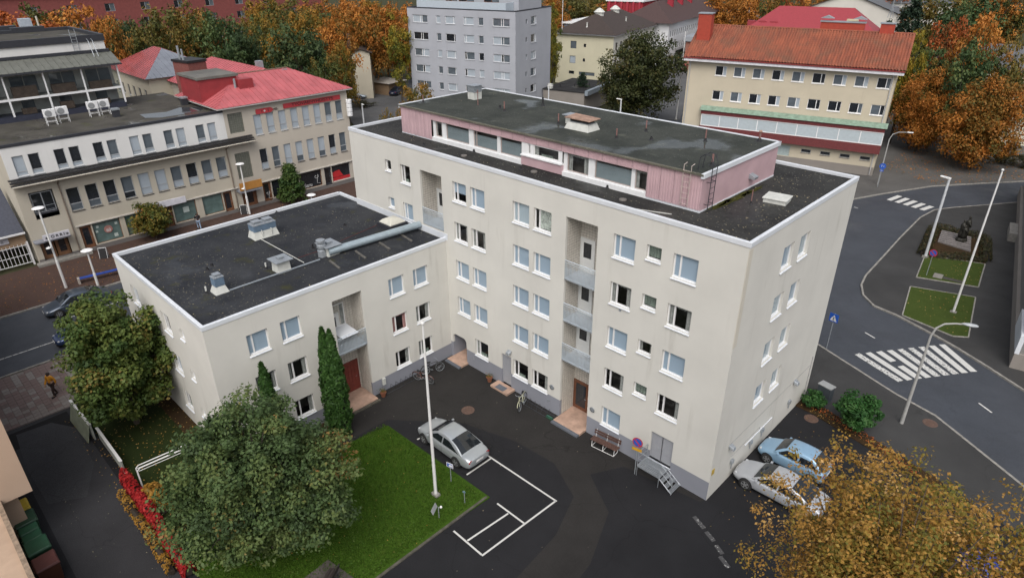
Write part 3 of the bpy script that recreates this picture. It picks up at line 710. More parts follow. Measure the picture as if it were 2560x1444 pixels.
# steel steps to the side door
SD = thing('steel_steps', 'galvanised steel steps with grating and handrails below the grey double door', 'steps', (-3.0, 0, 0))
mb = MB()
for i in range(9): mb.box(-0.72, -0.08-i*0.1, 0.68, 0.62, -0.02-i*0.1, 0.70)
mb.box(-0.75, -0.95, 0.62, -0.71, -0.02, 0.72); mb.box(0.62, -0.95, 0.62, 0.66, -0.02, 0.72); mb.box(-0.71, -0.97, 0.62, 0.62, -0.93, 0.72)
mb.build('landing', GALV, SD)
for k in range(3):
    q = MB()
    for i in range(4): q.box(0.68+k*0.28+i*0.065, -0.93, 0.50-k*0.2, 0.72+k*0.28+i*0.065, -0.05, 0.52-k*0.2)
    q.build('tread', GALV, SD)
for sy in (-0.96, -0.04):
    q = MB(); q.tube([(0.66, sy, 0.64), (1.48, sy, 0.06)], 0.03, 6); q.build('stringer', GALV, SD)
def hrail(pts, posts):
    q = MB(); q.tube([(a, b, c+0.95) for a, b, c in pts], 0.022, 8); q.tube([(a, b, c+0.5) for a, b, c in pts], 0.016, 6)
    for (a, b, c) in posts: q.tube([(a, b, 0.0), (a, b, c+0.95)], 0.02, 6)
    q.build('handrail', GALV, SD)
hrail([(-0.73, -0.06, 0.7), (-0.73, -0.96, 0.7), (0.64, -0.96, 0.7), (1.45, -0.96, 0.1)], [(-0.73, -0.06, 0.7), (-0.73, -0.96, 0.7), (0.64, -0.96, 0.7), (1.45, -0.96, 0.1)])
# wall fittings on the gable and yard side
LAMPM = simple('lamp glass', (0.45, 0.46, 0.45), 0.3)
def wall_lamp(O, phi, u, z, nm='wall_lamp'):
    q = MB(); q.v = [(-0.16, -0.30, 0.0), (0.16, -0.30, 0.0), (0.16, 0.0, 0.1), (-0.16, 0.0, 0.1), (-0.12, -0.26, 0.16), (0.12, -0.26, 0.16), (0.16, 0.0, 0.26), (-0.16, 0.0, 0.26)]
    q.f = [(3, 2, 1, 0), (4, 5, 6, 7), (0, 1, 5, 4), (1, 2, 6, 5), (2, 3, 7, 6), (3, 0, 4, 7)]; q.m = [0]*6
    o = q.build(nm, GALV, B, facing(O, phi, u, 0, z), phi, bevel=0.02); r = MB(); r.box(-0.13, -0.27, -0.02, 0.13, -0.05, 0.03); r.build('lens', LAMPM, o)
for u in (1.85, 9.9): wall_lamp((0, 0), R(90), u, 2.4)
wall_lamp((0, 0), 0, -14.4, 2.75)
for u in (2.35, 4.55, 6.0, 9.65):
    q = MB(); q.box(-0.12, -0.14, 0, 0.12, 0.0, 0.26); q.tube([(0, -0.07, 0), (0, -0.07, -0.35)], 0.03, 6); q.build('outlet_box', GALV, B, facing((0, 0), R(90), u, 0, 1.05), R(90), bevel=0.015)
mb = MB(); mb.tube([(0.04, 3.8, 1.38), (0.04, 7.2, 1.38)], 0.035, 8); mb.build('pipe', TIN, B)
mb = MB(); mb.tube([(0.02, 2.3, 1.55), (0.02, 5.6, 1.60), (0.02, 5.6, 1.4)], 0.012, 6); mb.tube([(0.02, 1.9, 2.66), (0.02, 12.2, 2.62)], 0.010, 6); mb.tube([(0.02, 12.3, 0.1), (0.02, 12.3, 3.2)], 0.03, 6); mb.build('cable', simple('grey cable', (0.3, 0.3, 0.3), 0.6), B)
def dish(O, phi, u, z):
    q = MB(); q.lathe((0, 0, 0), [(0.03, -0.02), (0.10, -0.012), (0.16, 0.0), (0.17, 0.03), (0.10, 0.01)], 16); m_ = q.mesh('round_vent', GALV, True)
    o = place('round_vent', m_, B, facing(O, phi, u, -0.05, z), phi); o.rotation_euler = (R(90), 0, phi)
dish((0, 0), 0, -10.75, 1.95); dish((0, 0), 0, -7.62, 1.9)
for (u, z) in ((-11.05, 0.75), (-17.9, 0.75), (-6.3, 9.05), (-24.0, 8.2)):
    q = MB(); q.box(-0.07, -0.012, -0.09, 0.07, 0.0, 0.09)
    for k in range(3): q.box(-0.055, -0.02, -0.06+k*0.045, 0.055, -0.012, -0.04+k*0.045)
    q.build('wall_vent', GALV, B, (u, 0, z))
tag(MB().box(0, 0.10, 1.66, 0.02, 0.36, 2.0).build('wall_sign', [simple('yellow and blue plate', (0.5, 0.35, 0.05), 0.5)], None, (0.004, 0, 0)), 'small yellow plate on the gable near its yard corner', 'sign')

# --- penthouse
PX0, PX1, PY0, PY1, PZ0, PZ1 = -26.8, -3.64, 2.05, 10.1, 14.42, 16.45
WB = 14.86
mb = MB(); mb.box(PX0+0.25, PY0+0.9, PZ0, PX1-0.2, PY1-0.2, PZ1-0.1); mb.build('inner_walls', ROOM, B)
pw = [(-23.3, -22.65), (-22.25, -20.05), (-19.62, -17.52), (-17.25, -15.48), (-12.0, -10.5), (-10.08, -7.72), (-7.5, -6.72)]
def corr(x0, x1, z0, z1, y, nm='cladding_panel', step=0.11, phi=0.0, O=None):
    mb = MB(); n = max(2, int(round((x1-x0)/step))); d = (x1-x0)/n; g = 0.006
    prof = []
    for i in range(n):
        a = x0+i*d; prof += [(a+(g if i == 0 else 0), 0.0), (a+d*0.30, 0.0), (a+d*0.42, -0.022), (a+d*0.88, -0.022)]
    prof.append((x1-g, 0.0))
    for i in range(len(prof)-1): mb.quad((prof[i][0], prof[i][1], z0), (prof[i+1][0], prof[i+1][1], z0), (prof[i+1][0], prof[i+1][1], z1), (prof[i][0], prof[i][1], z1))
    return mb.build(nm, PINK, B, O or (0, y, 0), phi)
for i in range(4): corr(PX0+i*0.81, PX0+(i+1)*0.81, PZ0+0.2, PZ1-0.08, PY0, step=0.9)
fx = [-23.56+i*(16.86/18) for i in range(19)]
for i in range(18): corr(fx[i], fx[i+1], 15.92, PZ1-0.08, PY0)
for i in range(4): corr(-6.70+i*0.765, -6.70+(i+1)*0.765, PZ0+0.24, PZ1-0.08, PY0, step=0.14)
# window band, set back a little, with white posts and apron
me = wall_mesh('window_band', -23.56, -6.70, PZ0+0.02, 15.92, [(a, b, WB, 15.86) for a, b in pw]+[(-15.35, -12.25, PZ0, 15.92)], 0.1, WHITE); place('window_band', me, B, (0, PY0+0.14, 0))
for k, (a, b) in enumerate(pw):
    window(B, (0, PY0+0.14), 0, a, b, WB, 15.86, 0.06, ('v', 0.10) if k in (2,) else ('n', 0), 't' if k not in (0, 4, 6) else 'c', frame=simple('weathered sash', (0.36, 0.30, 0.28), 0.6), sill=False, fw=0.04)
mb = MB(); mb.box(-23.6, PY0+0.02, PZ0+0.02, -15.35, PY0+0.13, 14.80); mb.build('white_apron', WHITE, B); mb = MB(); mb.box(-12.25, PY0+0.02, PZ0+0.02, -6.68, PY0+0.13, 14.80); mb.build('white_apron', WHITE, B)
mb = MB(); mb.box(PX0, PY0+0.01, PZ0+0.02, -23.58, PY0+0.12, PZ0+0.2); mb.build('base_strip', TIN, B)
mb = MB(); mb.box(-6.68, PY0+0.01, PZ0+0.02, PX1+0.0, PY0+0.12, PZ0+0.24); mb.build('base_strip', TIN, B)
# projecting bay in the middle
mb = MB(); mb.box(-15.35, PY0-0.03, 14.60, -12.25, PY0+0.3, 15.14); mb.build('bay_wall', PINK, B)
mb = MB(); mb.box(-15.37, PY0-0.10, 15.14, -12.23, PY0+0.3, 15.22); mb.build('bay_sill', WHITE, B)
me = wall_mesh('bay_band', -15.35, -12.25, 15.22, 15.92, [(-14.85, -14.68, 15.3, 15.86), (-14.42, -12.55, 15.3, 15.86)], 0.1, WHITE); place('bay_band', me, B, (0, PY0+0.03, 0))
for a, b in ((-14.85, -14.68), (-14.42, -12.55)): window(B, (0, PY0+0.03), 0, a, b, 15.3, 15.86, 0.05, ('n', 0), 'd', sill=False, fw=0.03)
# gable ends, back, roof
for (O, phi, w_) in (((PX1, PY0), R(90), PY1-PY0), ((PX0, PY1), R(270), PY1-PY0)):
    mb = MB(); mb.quad((0, 0, PZ0+0.2), (w_, 0, PZ0+0.2), (w_, 0, PZ1-0.05), (0, 0, PZ1-0.05)); mb.build('end_wall', PINK, B, (O[0], O[1], 0), phi)
    mb = MB(); mb.box(0, -0.02, PZ0, w_, 0.1, PZ0+0.2); mb.build('base_strip', TIN, B, (O[0], O[1], 0), phi)
mb = MB(); mb.quad((0, 0, PZ0), (PX1-PX0, 0, PZ0), (PX1-PX0, 0, PZ1), (0, 0, PZ1)); mb.build('back_wall', PINK, B, (PX1, PY1, 0), R(180))
mb = MB(); mb.box(PX0-0.08, PY0-0.12, PZ1-0.08, PX1+0.06, PY1+0.08, PZ1); mb.build('roof', ROOFP, B)
for (O, phi, w_) in (((PX1+0.08, PY0-0.12), R(90), PY1-PY0+0.2), ((PX1+0.08, PY1+0.1), R(180), PX1-PX0+0.16), ((PX0-0.1, PY1+0.1), R(270), PY1-PY0+0.2)):
    mb = MB(); mb.box(0, 0.0, -0.2, w_, 0.16, 0.04); mb.build('roof_edge', TIN, B, (O[0], O[1], PZ1), phi, bevel=0.01)
mb = MB(); mb.box(0, -0.0, -0.07, PX1-PX0+0.16, 0.14, 0.02); mb.build('roof_edge', felt('mossy edge', (0.07, 0.07, 0.055), (0.16, 0.15, 0.12), (0.4, 0.38, 0.33), 0.9, None, 0.1, 14), B, (PX0-0.1, PY0-0.14, PZ1))
# exhaust on the end wall and ladders
mb = MB(); mb.v = [(-0.2, -0.32, 0.0), (0.2, -0.32, 0.0), (0.2, 0, 0.02), (-0.2, 0, 0.02), (-0.2, -0.36, 0.12), (0.2, -0.36, 0.12), (0.2, 0, 0.26), (-0.2, 0, 0.26)]
mb.f = [(3, 2, 1, 0), (4, 5, 6, 7), (0, 1, 5, 4), (1, 2, 6, 5), (2, 3, 7, 6), (3, 0, 4, 7)]; mb.m = [0]*6; mb.build('exhaust_hood', GALV, B, facing((PX1, PY0), R(90), 5.1, 0, 15.1), R(90))
mb = MB(); y0, y1, xx = PY0+0.35, PY0+0.8, PX1+0.22
for y in (y0, y1): mb.tube([(xx, y, 14.45), (xx, y, 16.9), (xx-0.15, y, 17.25), (xx-0.45, y, 17.3), (xx-0.7, y, 17.1), (xx-0.75, y, 16.5)], 0.022, 6)
for k in range(9): mb.tube([(xx, y0, 14.6+k*0.28), (xx, y1, 14.6+k*0.28)], 0.014, 6)
for z in (14.9, 16.0):
    for y in (y0, y1): mb.tube([(PX1, y, z), (xx, y, z)], 0.018, 6)
mb.build('roof_ladder', DARKMET, B)
mb = MB()
for x in (-4.65, -4.25): mb.tube([(x, PY0-0.12, 14.75), (x, PY0-0.12, 16.75), (x, PY0+0.15, 16.8)], 0.018, 6)
for k in range(7): mb.tube([(-4.65, PY0-0.12, 14.85+k*0.27), (-4.25, PY0-0.12, 14.85+k*0.27)], 0.012, 6)
mb.build('wall_ladder', simple('weathered ladder', (0.42, 0.36, 0.33), 0.6, var=0.3, scale=6), B)
# --- roof fittings
RUST = simple('rusty pipe', (0.20, 0.105, 0.095), 0.8, var=0.4, scale=9)
RUSTROOF = simple('rusty hood', (0.30, 0.19, 0.14), 0.75, var=0.35, scale=4)
BLUEB = simple('blue grey vent box', (0.13, 0.19, 0.26), 0.6, var=0.15, scale=3)
WOFF = simple('off white sheet metal', (0.52, 0.53, 0.50), 0.6, var=0.12, scale=3)
def pipe(p, h, r, mat, cap=None):
    mb = MB(); mb.tube([(0, 0, 0), (0, 0, h)], r*0.85, 8); o = mb.build('vent_pipe', mat, B, p); q = MB(); q.lathe((0, 0, 0), [(r*3.2, 0), (r*1.6, 0.05), (r*1.25, 0.16)], 10); q.build('pipe_collar', BLACK, o)
    if cap: q = MB(); q.lathe((0, 0, h), [(r*1.3, 0), (r*1.5, 0.04), (r*0.6, 0.10)], 10); q.build('cap', cap, o)
RP = PZ1
for (x, y, h) in ((1261, 278, 0.62), (1396, 310, 0.62), (1541, 346, 0.55), (1615, 328, 0.62), (1763, 353, 0.66), (1058, 256, 0.5)): pipe(G(x, y, RP), h, 0.045, RUST)
pipe(G(1898, 353, RP), 0.5, 0.07, RUST, RUSTROOF); pipe(G(1357, 264, RP), 0.55, 0.07, BLACK); pipe(G(1628, 350, RP), 0.22, 0.05, BLACK); pipe(G(1250, 270, RP), 0.2, 0.05, BLACK); pipe(G(1780, 413, RP), 0.55, 0.06, RUST)
def vent_box(p, w_, d_, h1, h2, nm='ventilator', lid=None, splay=0.12, rz=0.0, mat2=None, caps=1):
    """splayed white curb, louvred box, flat lid with small caps"""
    mb = MB(); s = splay
    mb.v = [(-w_/2-s, -d_/2-s, 0), (w_/2+s, -d_/2-s, 0), (w_/2+s, d_/2+s, 0), (-w_/2-s, d_/2+s, 0), (-w_/2, -d_/2, h1), (w_/2, -d_/2, h1), (w_/2, d_/2, h1), (-w_/2, d_/2, h1)]
    mb.f = [(4, 5, 6, 7), (0, 1, 5, 4), (1, 2, 6, 5), (2, 3, 7, 6), (3, 0, 4, 7)]; mb.m = [0]*5
    o = mb.build(nm, WOFF, B, p, rz)
    if h2:
        q = MB(); q.box(-w_/2-0.01, -d_/2-0.01, h1, w_/2+0.01, d_/2+0.01, h1+h2)
        for k in range(4): q.box(-w_/2-0.03, -d_/2-0.03, h1+h2*(0.12+0.22*k), w_/2+0.03, d_/2+0.03, h1+h2*(0.16+0.22*k))
        q.build('louvre', mat2 or BLUEB, o)
    lw = lid if lid is not None else 0.04
    q = MB(); q.box(-w_/2-lw, -d_/2-lw, h1+h2+0.003, w_/2+lw, d_/2+lw, h1+h2+0.04); q.build('lid', GALV, o)
    for k in range(caps):
        x = 0 if caps == 1 else (-0.25+0.5*k)*w_
        q = MB(); q.box(x-0.16, -0.16, h1+h2+0.04, x+0.16, 0.16, h1+h2+0.13); q.box(x-0.19, -0.19, h1+h2+0.16, x+0.19, 0.19, h1+h2+0.19); q.box(x-0.03, -0.03, h1+h2+0.1, x+0.03, 0.03, h1+h2+0.17); q.build('cap', GALV, o)
    return o
RW = HW-0.2
vent_box(G(550, 728, RW), 0.5, 0.5, 0.42, 0.5, splay=0.14); vent_box(G(705, 675, RW), 0.72, 0.72, 0.72, 0.0, lid=0.2, splay=0.05); vent_box(G(824, 632, RW), 0.95, 0.72, 0.62, 0.0, lid=0.2, splay=0.06)
vent_box(G(660, 588, RW), 0.78, 1.5, 0.5, 0.42, splay=0.12, caps=0, rz=0)
b_ = G(660, 588, RW)
for dy in (-0.38, 0.38):
    q = MB(); q.box(-0.22, -0.24, 0.96, 0.22, 0.24, 1.06); q.box(-0.26, -0.28, 1.10, 0.26, 0.28, 1.14); q.build('fan_cap', GALV, B, (b_[0], b_[1]+dy, b_[2]))
for dy in (-0.3, 0.35): q = MB(); q.tube([(0.4, dy, 0.55), (0.52, dy, 0.55), (0.52, dy, 0.2)], 0.03, 6); q.build('hose', WOFF, B, b_)
vent_box(G(1187, 247, RP), 0.7, 0.7, 0.5, 0.42, splay=0.0, lid=0.06, mat2=GALV, caps=0)
mb = MB(); mb.tube([(0, 0, 0), (0, 0, 1.0)], 0.03, 6); mb.tube([(-0.25, 0.05, 0.82), (0.2, -0.05, 0.82)], 0.02, 6); mb.build('mast', RUST, B, G(1195, 263, RP))
o = vent_box(G(1455, 322, RP), 1.5, 0.85, 0.38, 0.0, lid=-0.1, splay=0.14, caps=0)
mb = MB(); mb.box(-0.66, -0.3, 0.42, 0.66, 0.3, 0.58); mb.build('dark_gap', BLACK, o)
mb = MB(); mb.v = [(-0.92, -0.52, 0.60), (0.92, -0.52, 0.60), (0.92, 0.52, 0.60), (-0.92, 0.52, 0.60), (-0.92, -0.52, 0.65), (0.92, -0.52, 0.62), (0.92, 0.52, 0.66), (-0.92, 0.52, 0.70)]; mb.f = [(3, 2, 1, 0), (4, 5, 6, 7), (0, 1, 5, 4), (1, 2, 6, 5), (2, 3, 7, 6), (3, 0, 4, 7)]; mb.m = [0]*6; mb.build('hood', RUSTROOF, o)
vent_box(G(1428, 308, RP), 0.5, 0.5, 0.5, 0.0, lid=0.16, splay=0.0, caps=0)
for (x, y, h, mt) in ((517, 733, 0.42, WOFF), (666, 672, 0.40, WOFF), (783, 622, 0.36, BLACK), (530, 665, 0.2, BLACK), (519, 676, 0.25, BLACK), (862, 565, 0.22, BLACK), (690, 530, 0.15, BLACK)): pipe(G(x, y, RW), h, 0.06, mt)
# round skylight dome
mb = MB(); mb.box(-0.75, -0.75, 0, 0.75, 0.75, 0.35); o = mb.build('skylight', DARKMET, B, G(982, 566, RW))
mb = MB(); mb.lathe((0, 0, 0.35), [(0.92, 0), (0.90, 0.06), (0.66, 0.22), (0.36, 0.31), (0.05, 0.35)], 4); mb.v = [(x*0.707-y*0.707, x*0.707+y*0.707, z) for x, y, z in mb.v]; mb.build('dome', simple('milky dome', (0.50, 0.49, 0.43), 0.35, var=0.08), o, smooth=False, bevel=0.05)
# large air duct with silencer, small rails, planks
mb = MB(); a = Vector(G(812, 640, RW)); b2 = Vector((-23.0, 0.0, RW)); mb.tube([(a.x+0.25, a.y+0.15, RW+0.32), (-22.85, -0.05, RW+0.42)], 0.24, 14); d_ = mb.build('air_duct', simple('galvanised duct', (0.33, 0.40, 0.44), 0.35, 0.3, var=0.08), B, smooth=False)
mb = MB(); mb.lathe((a.x-0.1, a.y-0.1, RW), [(0.26, 0), (0.26, 0.42), (0.20, 0.46), (0.20, 0.55), (0.27, 0.6), (0.27, 0.78), (0.2, 0.82), (0.2, 0.95), (0.28, 0.98), (0.28, 1.1), (0.1, 1.14)], 14); mb.build('silencer', GALV, B)
for (x, y) in ((840, 665), (905, 640), (965, 618), (1020, 598)):
    p = G(x, y, RW); q = MB(); q.box(-0.9, -0.06, 0, 0.5, 0.06, 0.08); q.build('plank', simple('grey plank', (0.10, 0.095, 0.085), 0.9, var=0.3, scale=7), B, p, R(-8))
def cond(p0, p1, r=0.03, mat=None, z=0.05):
    mb = MB(); mb.tube([(p0[0], p0[1], p0[2]+z), (p1[0], p1[1], p1[2]+z)], r, 6); mb.build('conduit', mat or simple('grey conduit', (0.22, 0.25, 0.28), 0.6, var=0.15), B)
cond(G(575, 727, RW), G(800, 650, RW), 0.05); cond(G(645, 595, RW), G(760, 658, RW), 0.025, WOFF)
REDC = simple('red cable', (0.13, 0.022, 0.018), 0.7, var=0.3); cond(G(850, 603, RW), G(950, 560, RW), 0.012, REDC, 0.012); cond(G(745, 645, RW), G(795, 628, RW), 0.012, REDC, 0.012)
# hatch, loose items on the tall roof
mb = MB(); mb.box(-0.55, -0.5, 0, 0.55, 0.5, 0.2); o = mb.build('roof_hatch', WOFF, B, G(1942, 503, H-0.16), R(8)); q = MB(); q.box(-0.6, -0.55, 0.2, 0.6, 0.55, 0.26); q.build('lid', WOFF, o, bevel=0.01)
for (x, y) in ((1877, 510),): pipe(G(x, y, H-0.16), 0.75, 0.03, RUST)
for (x, y) in ((1030, 345), (1060, 363), (1303, 423), (1519, 470), (1185, 380)): pipe(G(x, y, H-0.16), 0.18, 0.05, BLACK)
mb = MB(); mb.box(-1.1, -0.02, 0, 1.1, 0.03, 0.03); mb.build('loose_rod', WOFF, B, G(1622, 528, H-0.16), R(20))
for (x, y) in ((1160, 390), (1557, 500), (1335, 430)):
    q = MB(); q.lathe((0, 0, 0), [(0.2, 0), (0.19, 0.06), (0.05, 0.09)], 10); q.build('roof_drain', simple('drain lid', (0.14, 0.13, 0.12), 0.8), B, G(x, y, H-0.16))
MOSSM = grassmat('moss', (0.03, 0.033, 0.008), (0.05, 0.05, 0.012), (0.07, 0.06, 0.02))
def moss_patch(x, y, rx, ry, seed):
    rr = random.Random(seed); p = G(x, y, H-0.15); pts = []
    for k in range(22):
        t = k/22*2*math.pi; f = rr.uniform(0.6, 1.1); pts.append((rx*math.cos(t)*f, ry*math.sin(t)*f))
    q = MB(); q.extrude(pts, -0.01, 0.012); q.build('moss', MOSSM, B, p, R(90))
moss_patch(1840, 495, 2.0, 0.22, 3); moss_patch(1800, 512, 1.3, 0.2, 5); moss_patch(1880, 478, 1.4, 0.15, 8)
# ================================================================ helpers for the other buildings
def wall_on(bld, O, phi, u0, u1, z0, z1, holes, mat, nm='wall', depth=0.14):
    return place(nm, wall_mesh(nm, u0, u1, z0, z1, holes, depth, mat), bld, (O[0], O[1], 0), phi)
def text(parent, s, size, loc, phi, mat, name='lettering', ext=0.015, sx=1.0, align='CENTER', tilt=0.0):
    c = bpy.data.curves.new(name, 'FONT'); c.body = s; c.size = size; c.extrude = ext; c.align_x = align; c.align_y = 'CENTER'; c.offset = 0.012*size
    c.materials.append(mat); tmp = bpy.data.objects.new(name, c); me = bpy.data.meshes.new_from_object(tmp); bpy.data.objects.remove(tmp)
    o = bpy.data.objects.new(name, me); COL.objects.link(o); o.parent = parent; o.location = loc; o.rotation_euler = (R(90), tilt, phi); o.scale = (sx, 1, 1)
    return o
def boxm(x0, y0, z0, x1, y1, z1): return MB().box(x0, y0, z0, x1, y1, z1)
BEIGE = stucco('beige shop render', (0.46, 0.425, 0.355), (0.22, 0.19, 0.15), 0.4)
BEIGE2 = stucco('beige corner render', (0.47, 0.43, 0.37), (0.22, 0.19, 0.15), 0.35)
WHITER = stucco('white render', (0.66, 0.66, 0.65), (0.30, 0.28, 0.24), 0.5)
SHOPPL = stucco('shop plinth', (0.16, 0.15, 0.145), (0.10, 0.10, 0.10), 0.4)
REDMETAL = simple('red sheet metal roof', (0.40, 0.105, 0.115), 0.42, var=0.16, scale=0.8)
REDSIDE = simple('red painted wall', (0.27, 0.035, 0.040), 0.5, var=0.14, scale=1.2)
DARKT = simple('dark eave tiles', (0.024, 0.023, 0.025), 0.55, var=0.3, scale=8)
OLDROOF = felt('weathered grey felt', (0.040, 0.038, 0.034), (0.085, 0.080, 0.070), (0.18, 0.18, 0.15), 0.4, (0.06, 0.065, 0.025), 0.75, 7)
SHOPG = simple('green shop window film', (0.10, 0.155, 0.15), 0.12, spec=0.8, var=0.25, scale=1.6)
XS = -59.5
# ---------------------------------------------------------------- beige shop building with white top storey
S1 = thing('shop_building', 'beige shop building with white upper storey and dark tiled eave', 'building', (XS, -16.4, 0))
O1 = (0, 0); Y0 = -16.4; LEN = 19.6
h2, h3, hg = [], [], []
w2 = [(-12.63+i*1.565, -11.58+i*1.565) for i in range(10)]
for i, (a, b) in enumerate(w2): h2.append((a-Y0, b-Y0, 4.28, 6.45))
w3 = []
for k in range(6):
    b0 = -15.75+k*3.18
    for a in (b0, b0+1.2): w3.append((a, a+0.85)); h3.append((a-Y0, a+0.85-Y0, 8.35, 10.12))
shopf = [(-12.55, -11.55, 'door'), (-11.45, -9.0, 'shop'), (-8.55, -6.2, 'shop'), (-4.95, -4.0, 'door'), (-3.9, -1.55, 'shop'), (-0.85, 1.35, 'shop'), (1.42, 2.42, 'door')]
for a, b, k in shopf: hg.append((a-Y0, b-Y0, 0.35 if k == 'door' else 0.55, 2.66))
ENT = (-15.95, -13.65, 0.3, 2.3); LOG = (-15.5, -13.6, 4.2, 6.75)
hg += [(ENT[0]-Y0, ENT[1]-Y0, ENT[2], ENT[3])]; h2 += [(LOG[0]-Y0, LOG[1]-Y0, LOG[2], LOG[3])]
wall_on(S1, O1, R(90), 0, LEN, 0, 0.5, hg, SHOPPL, 'plinth', 0.35); wall_on(S1, O1, R(90), 0, LEN, 0.5, 7.9, hg+h2, BEIGE, 'wall', 0.2)
wall_on(S1, O1, R(90), 0, LEN, 7.9, 11.0, h3, WHITER, 'wall', 0.16)
wall_on(S1, O1, 0, -16, 0, 0, 11.0, [], BEIGE); wall_on(S1, (0, LEN), R(180), 0, 16, 0, 11.0, [], BEIGE); wall_on(S1, (-16, LEN), R(270), 0, LEN, 0, 11.0, [], BEIGE)
lk2 = ['dm', 'dm', 'dm', 'md', 'll', 'll', 'ml', 'dl', 'ml', 'ml']
for i, (a, b) in enumerate(w2): window(S1, O1, R(90), a-Y0, b-Y0, 4.28, 6.45, 0.14, ('h', 0.30), ''.join(reversed(lk2[i])) if False else lk2[i][1]+lk2[i][0], GREYF, True, True, DARKMET)
l3 = 'lddddmlmmlmlmm'
for i, (a, b) in enumerate(w3): window(S1, O1, R(90), a-Y0, a+0.85-Y0, 8.35, 10.12, 0.10, ('h', 0.20), 'l'+l3[i], GREYF, True, True, GREYF)
window(S1, O1, R(90), LOG[0]-Y0+0.1, LOG[1]-Y0-0.1, 4.75, 6.6, 0.19, ('v', 0.5), 'dd', GREYF, True, True, DARKMET)
for a, b, k in shopf:
    if k == 'shop': window(S1, O1, R(90), a-Y0, b-Y0, 0.55, 2.66, 0.18, ('n', 0), 'm', BROWNF, True, False, name='shop_window').children[0].data = MB().box(0.03, 0.03, 0.03, b-a-0.03, 0.04, 2.08).mesh('pane', SHOPG)
    else: door(S1, O1, R(90), a-Y0+0.05, b-Y0-0.05, 0.36, 2.62, 0.2, BROWNF, (0.2, 0.8, 0.15, 0.9), panemat=PANE_D, name='shop_door')
for u in (ENT[0], (ENT[0]+ENT[1])/2): door(S1, O1, R(90), u-Y0+0.12, u-Y0+1.05, 0.32, 2.2, 0.3, simple('orange brown door', (0.20, 0.10, 0.05), 0.5, var=0.2), (0.2, 0.8, 0.2, 0.9), panemat=PANE_D, name='shop_door')
RDISC = simple('dull red disc', (0.34, 0.17, 0.15), 0.5); q = MB(); q.lathe((0, 0, 0), [(0.38, 0), (0.38, 0.01)], 20); o = q.build('round_sticker', RDISC, S1, (-0.155, -10.15-Y0, 1.75)); o.rotation_euler = (R(90), 0, R(90)); text(S1, '60', 0.42, (-0.135, -10.15-Y0, 1.66), R(90), simple('white film', (0.6, 0.6, 0.6), 0.5), ext=0.004)
for (yy, zz, s_) in ((-11.0, 2.2, 0.11), (-9.35, 2.15, 0.12), (-11.15, 1.75, 0.10), (-9.6, 1.0, 0.17), (-2.6, 1.75, 0.30)): q = MB(); q.box(-s_, -0.004, -s_, s_, 0.0, s_); q.build('window_sticker', simple('pale sticker', (0.45, 0.52, 0.50), 0.6), S1, (-0.19, yy-Y0, zz), R(90))
# eave of dark tiles, gutter, downpipes, ledge over the shops
def tiled_eave(bld, u0, u1, z, out, mat=DARKT):
    n = int((u1-u0)/0.3)
    for r in range(3):
        q = MB()
        for i in range(n):
            a = u0+i*(u1-u0)/n; q.box(a+0.01, -out*(1-r/3.0)-0.02, z+0.19*r, a+(u1-u0)/n-0.01, -out*(1-(r+1)/3.0)+0.02, z+0.10+0.19*r)
        stuff(q.build('eave_tiles', mat, bld, (0, 0, 0), R(90)))
    q = MB(); q.tube([(u0, -out-0.06, z-0.02), (u1, -out-0.06, z-0.02)], 0.07, 8); q.build('gutter', simple('cream gutter', (0.42, 0.39, 0.33), 0.5), bld, (0, 0, 0), R(90))
    q = MB(); q.box(u0, -out, z-0.10, u1, 0.0, z-0.001); q.build('eave_soffit', simple('eave soffit', (0.30, 0.27, 0.22), 0.8), bld, (0, 0, 0), R(90))
tiled_eave(S1, -0.2, LEN+2.6, 7.72, 0.95)
for u in (3.35, LEN-0.45):
    q = MB(); q.tube([(u, -0.92, 7.6), (u, -0.1, 7.2), (u, -0.1, 0.3)], 0.06, 8); q.build('downpipe', simple('brown downpipe', (0.20, 0.16, 0.13), 0.6), S1, (0, 0, 0), R(90))
q = MB(); q.box(3.6, -0.16, 2.74, LEN, 0.0, 2.84); q.build('ledge', simple('pale ledge', (0.48, 0.46, 0.42), 0.7), S1, (0, 0, 0), R(90))
q = MB(); q.box(0, -0.9, 2.30, 2.9, 0.0, 2.42); q.build('entrance_canopy', simple('canopy grey', (0.20, 0.21, 0.24), 0.6), S1, (0, 0, 0), R(90))
q = MB(); q.box(-0.3, -0.8, 0.06, 4.2, 0.0, 0.28); q.build('entrance_step', KERBM, S1, (0, 0, 0), R(90))
q = MB(); q.tube([(0.9, -0.4, 5.7), (0.9, 0.0, 5.7)], 0.02, 6); q.tube([(0.8, -0.1, 5.4), (2.9, -0.1, 5.4)], 0.02, 6); q.tube([(0.8, -0.1, 5.0), (2.9, -0.1, 5.0)], 0.015, 6); q.build('window_rail', GALV, S1, (0, 0, 0), R(90))
mb = MB(); mb.poly([(-16, 0, 11.0), (0, 0, 11.0), (0, LEN, 11.0), (-16, LEN, 11.0)]); mb.build('roof', OLDROOF, S1)
q = MB(); q.box(-0.05, -0.06, 10.95, LEN, 0.2, 11.2); q.build('roof_edge', DARKMET, S1, (0, 0, 0), R(90))
q = MB(); q.box(-16, 0.0, 11.0, -0.25, 0.2, 11.15); q.build('roof_edge', DARKMET, S1)
mb = MB(); mb.poly([(x*1.0, y, 11.012) for x, y in [(-5.2, 13.2), (-3.0, 13.0), (-2.0, 14.2), (-1.9, 16.5), (-2.6, 18.6), (-4.2, 19.2), (-5.6, 17.4), (-4.4, 15.6)]])
mb.build('puddle', simple('standing water', (0.045, 0.048, 0.055), 0.03, spec=0.9, var=0.2), S1)
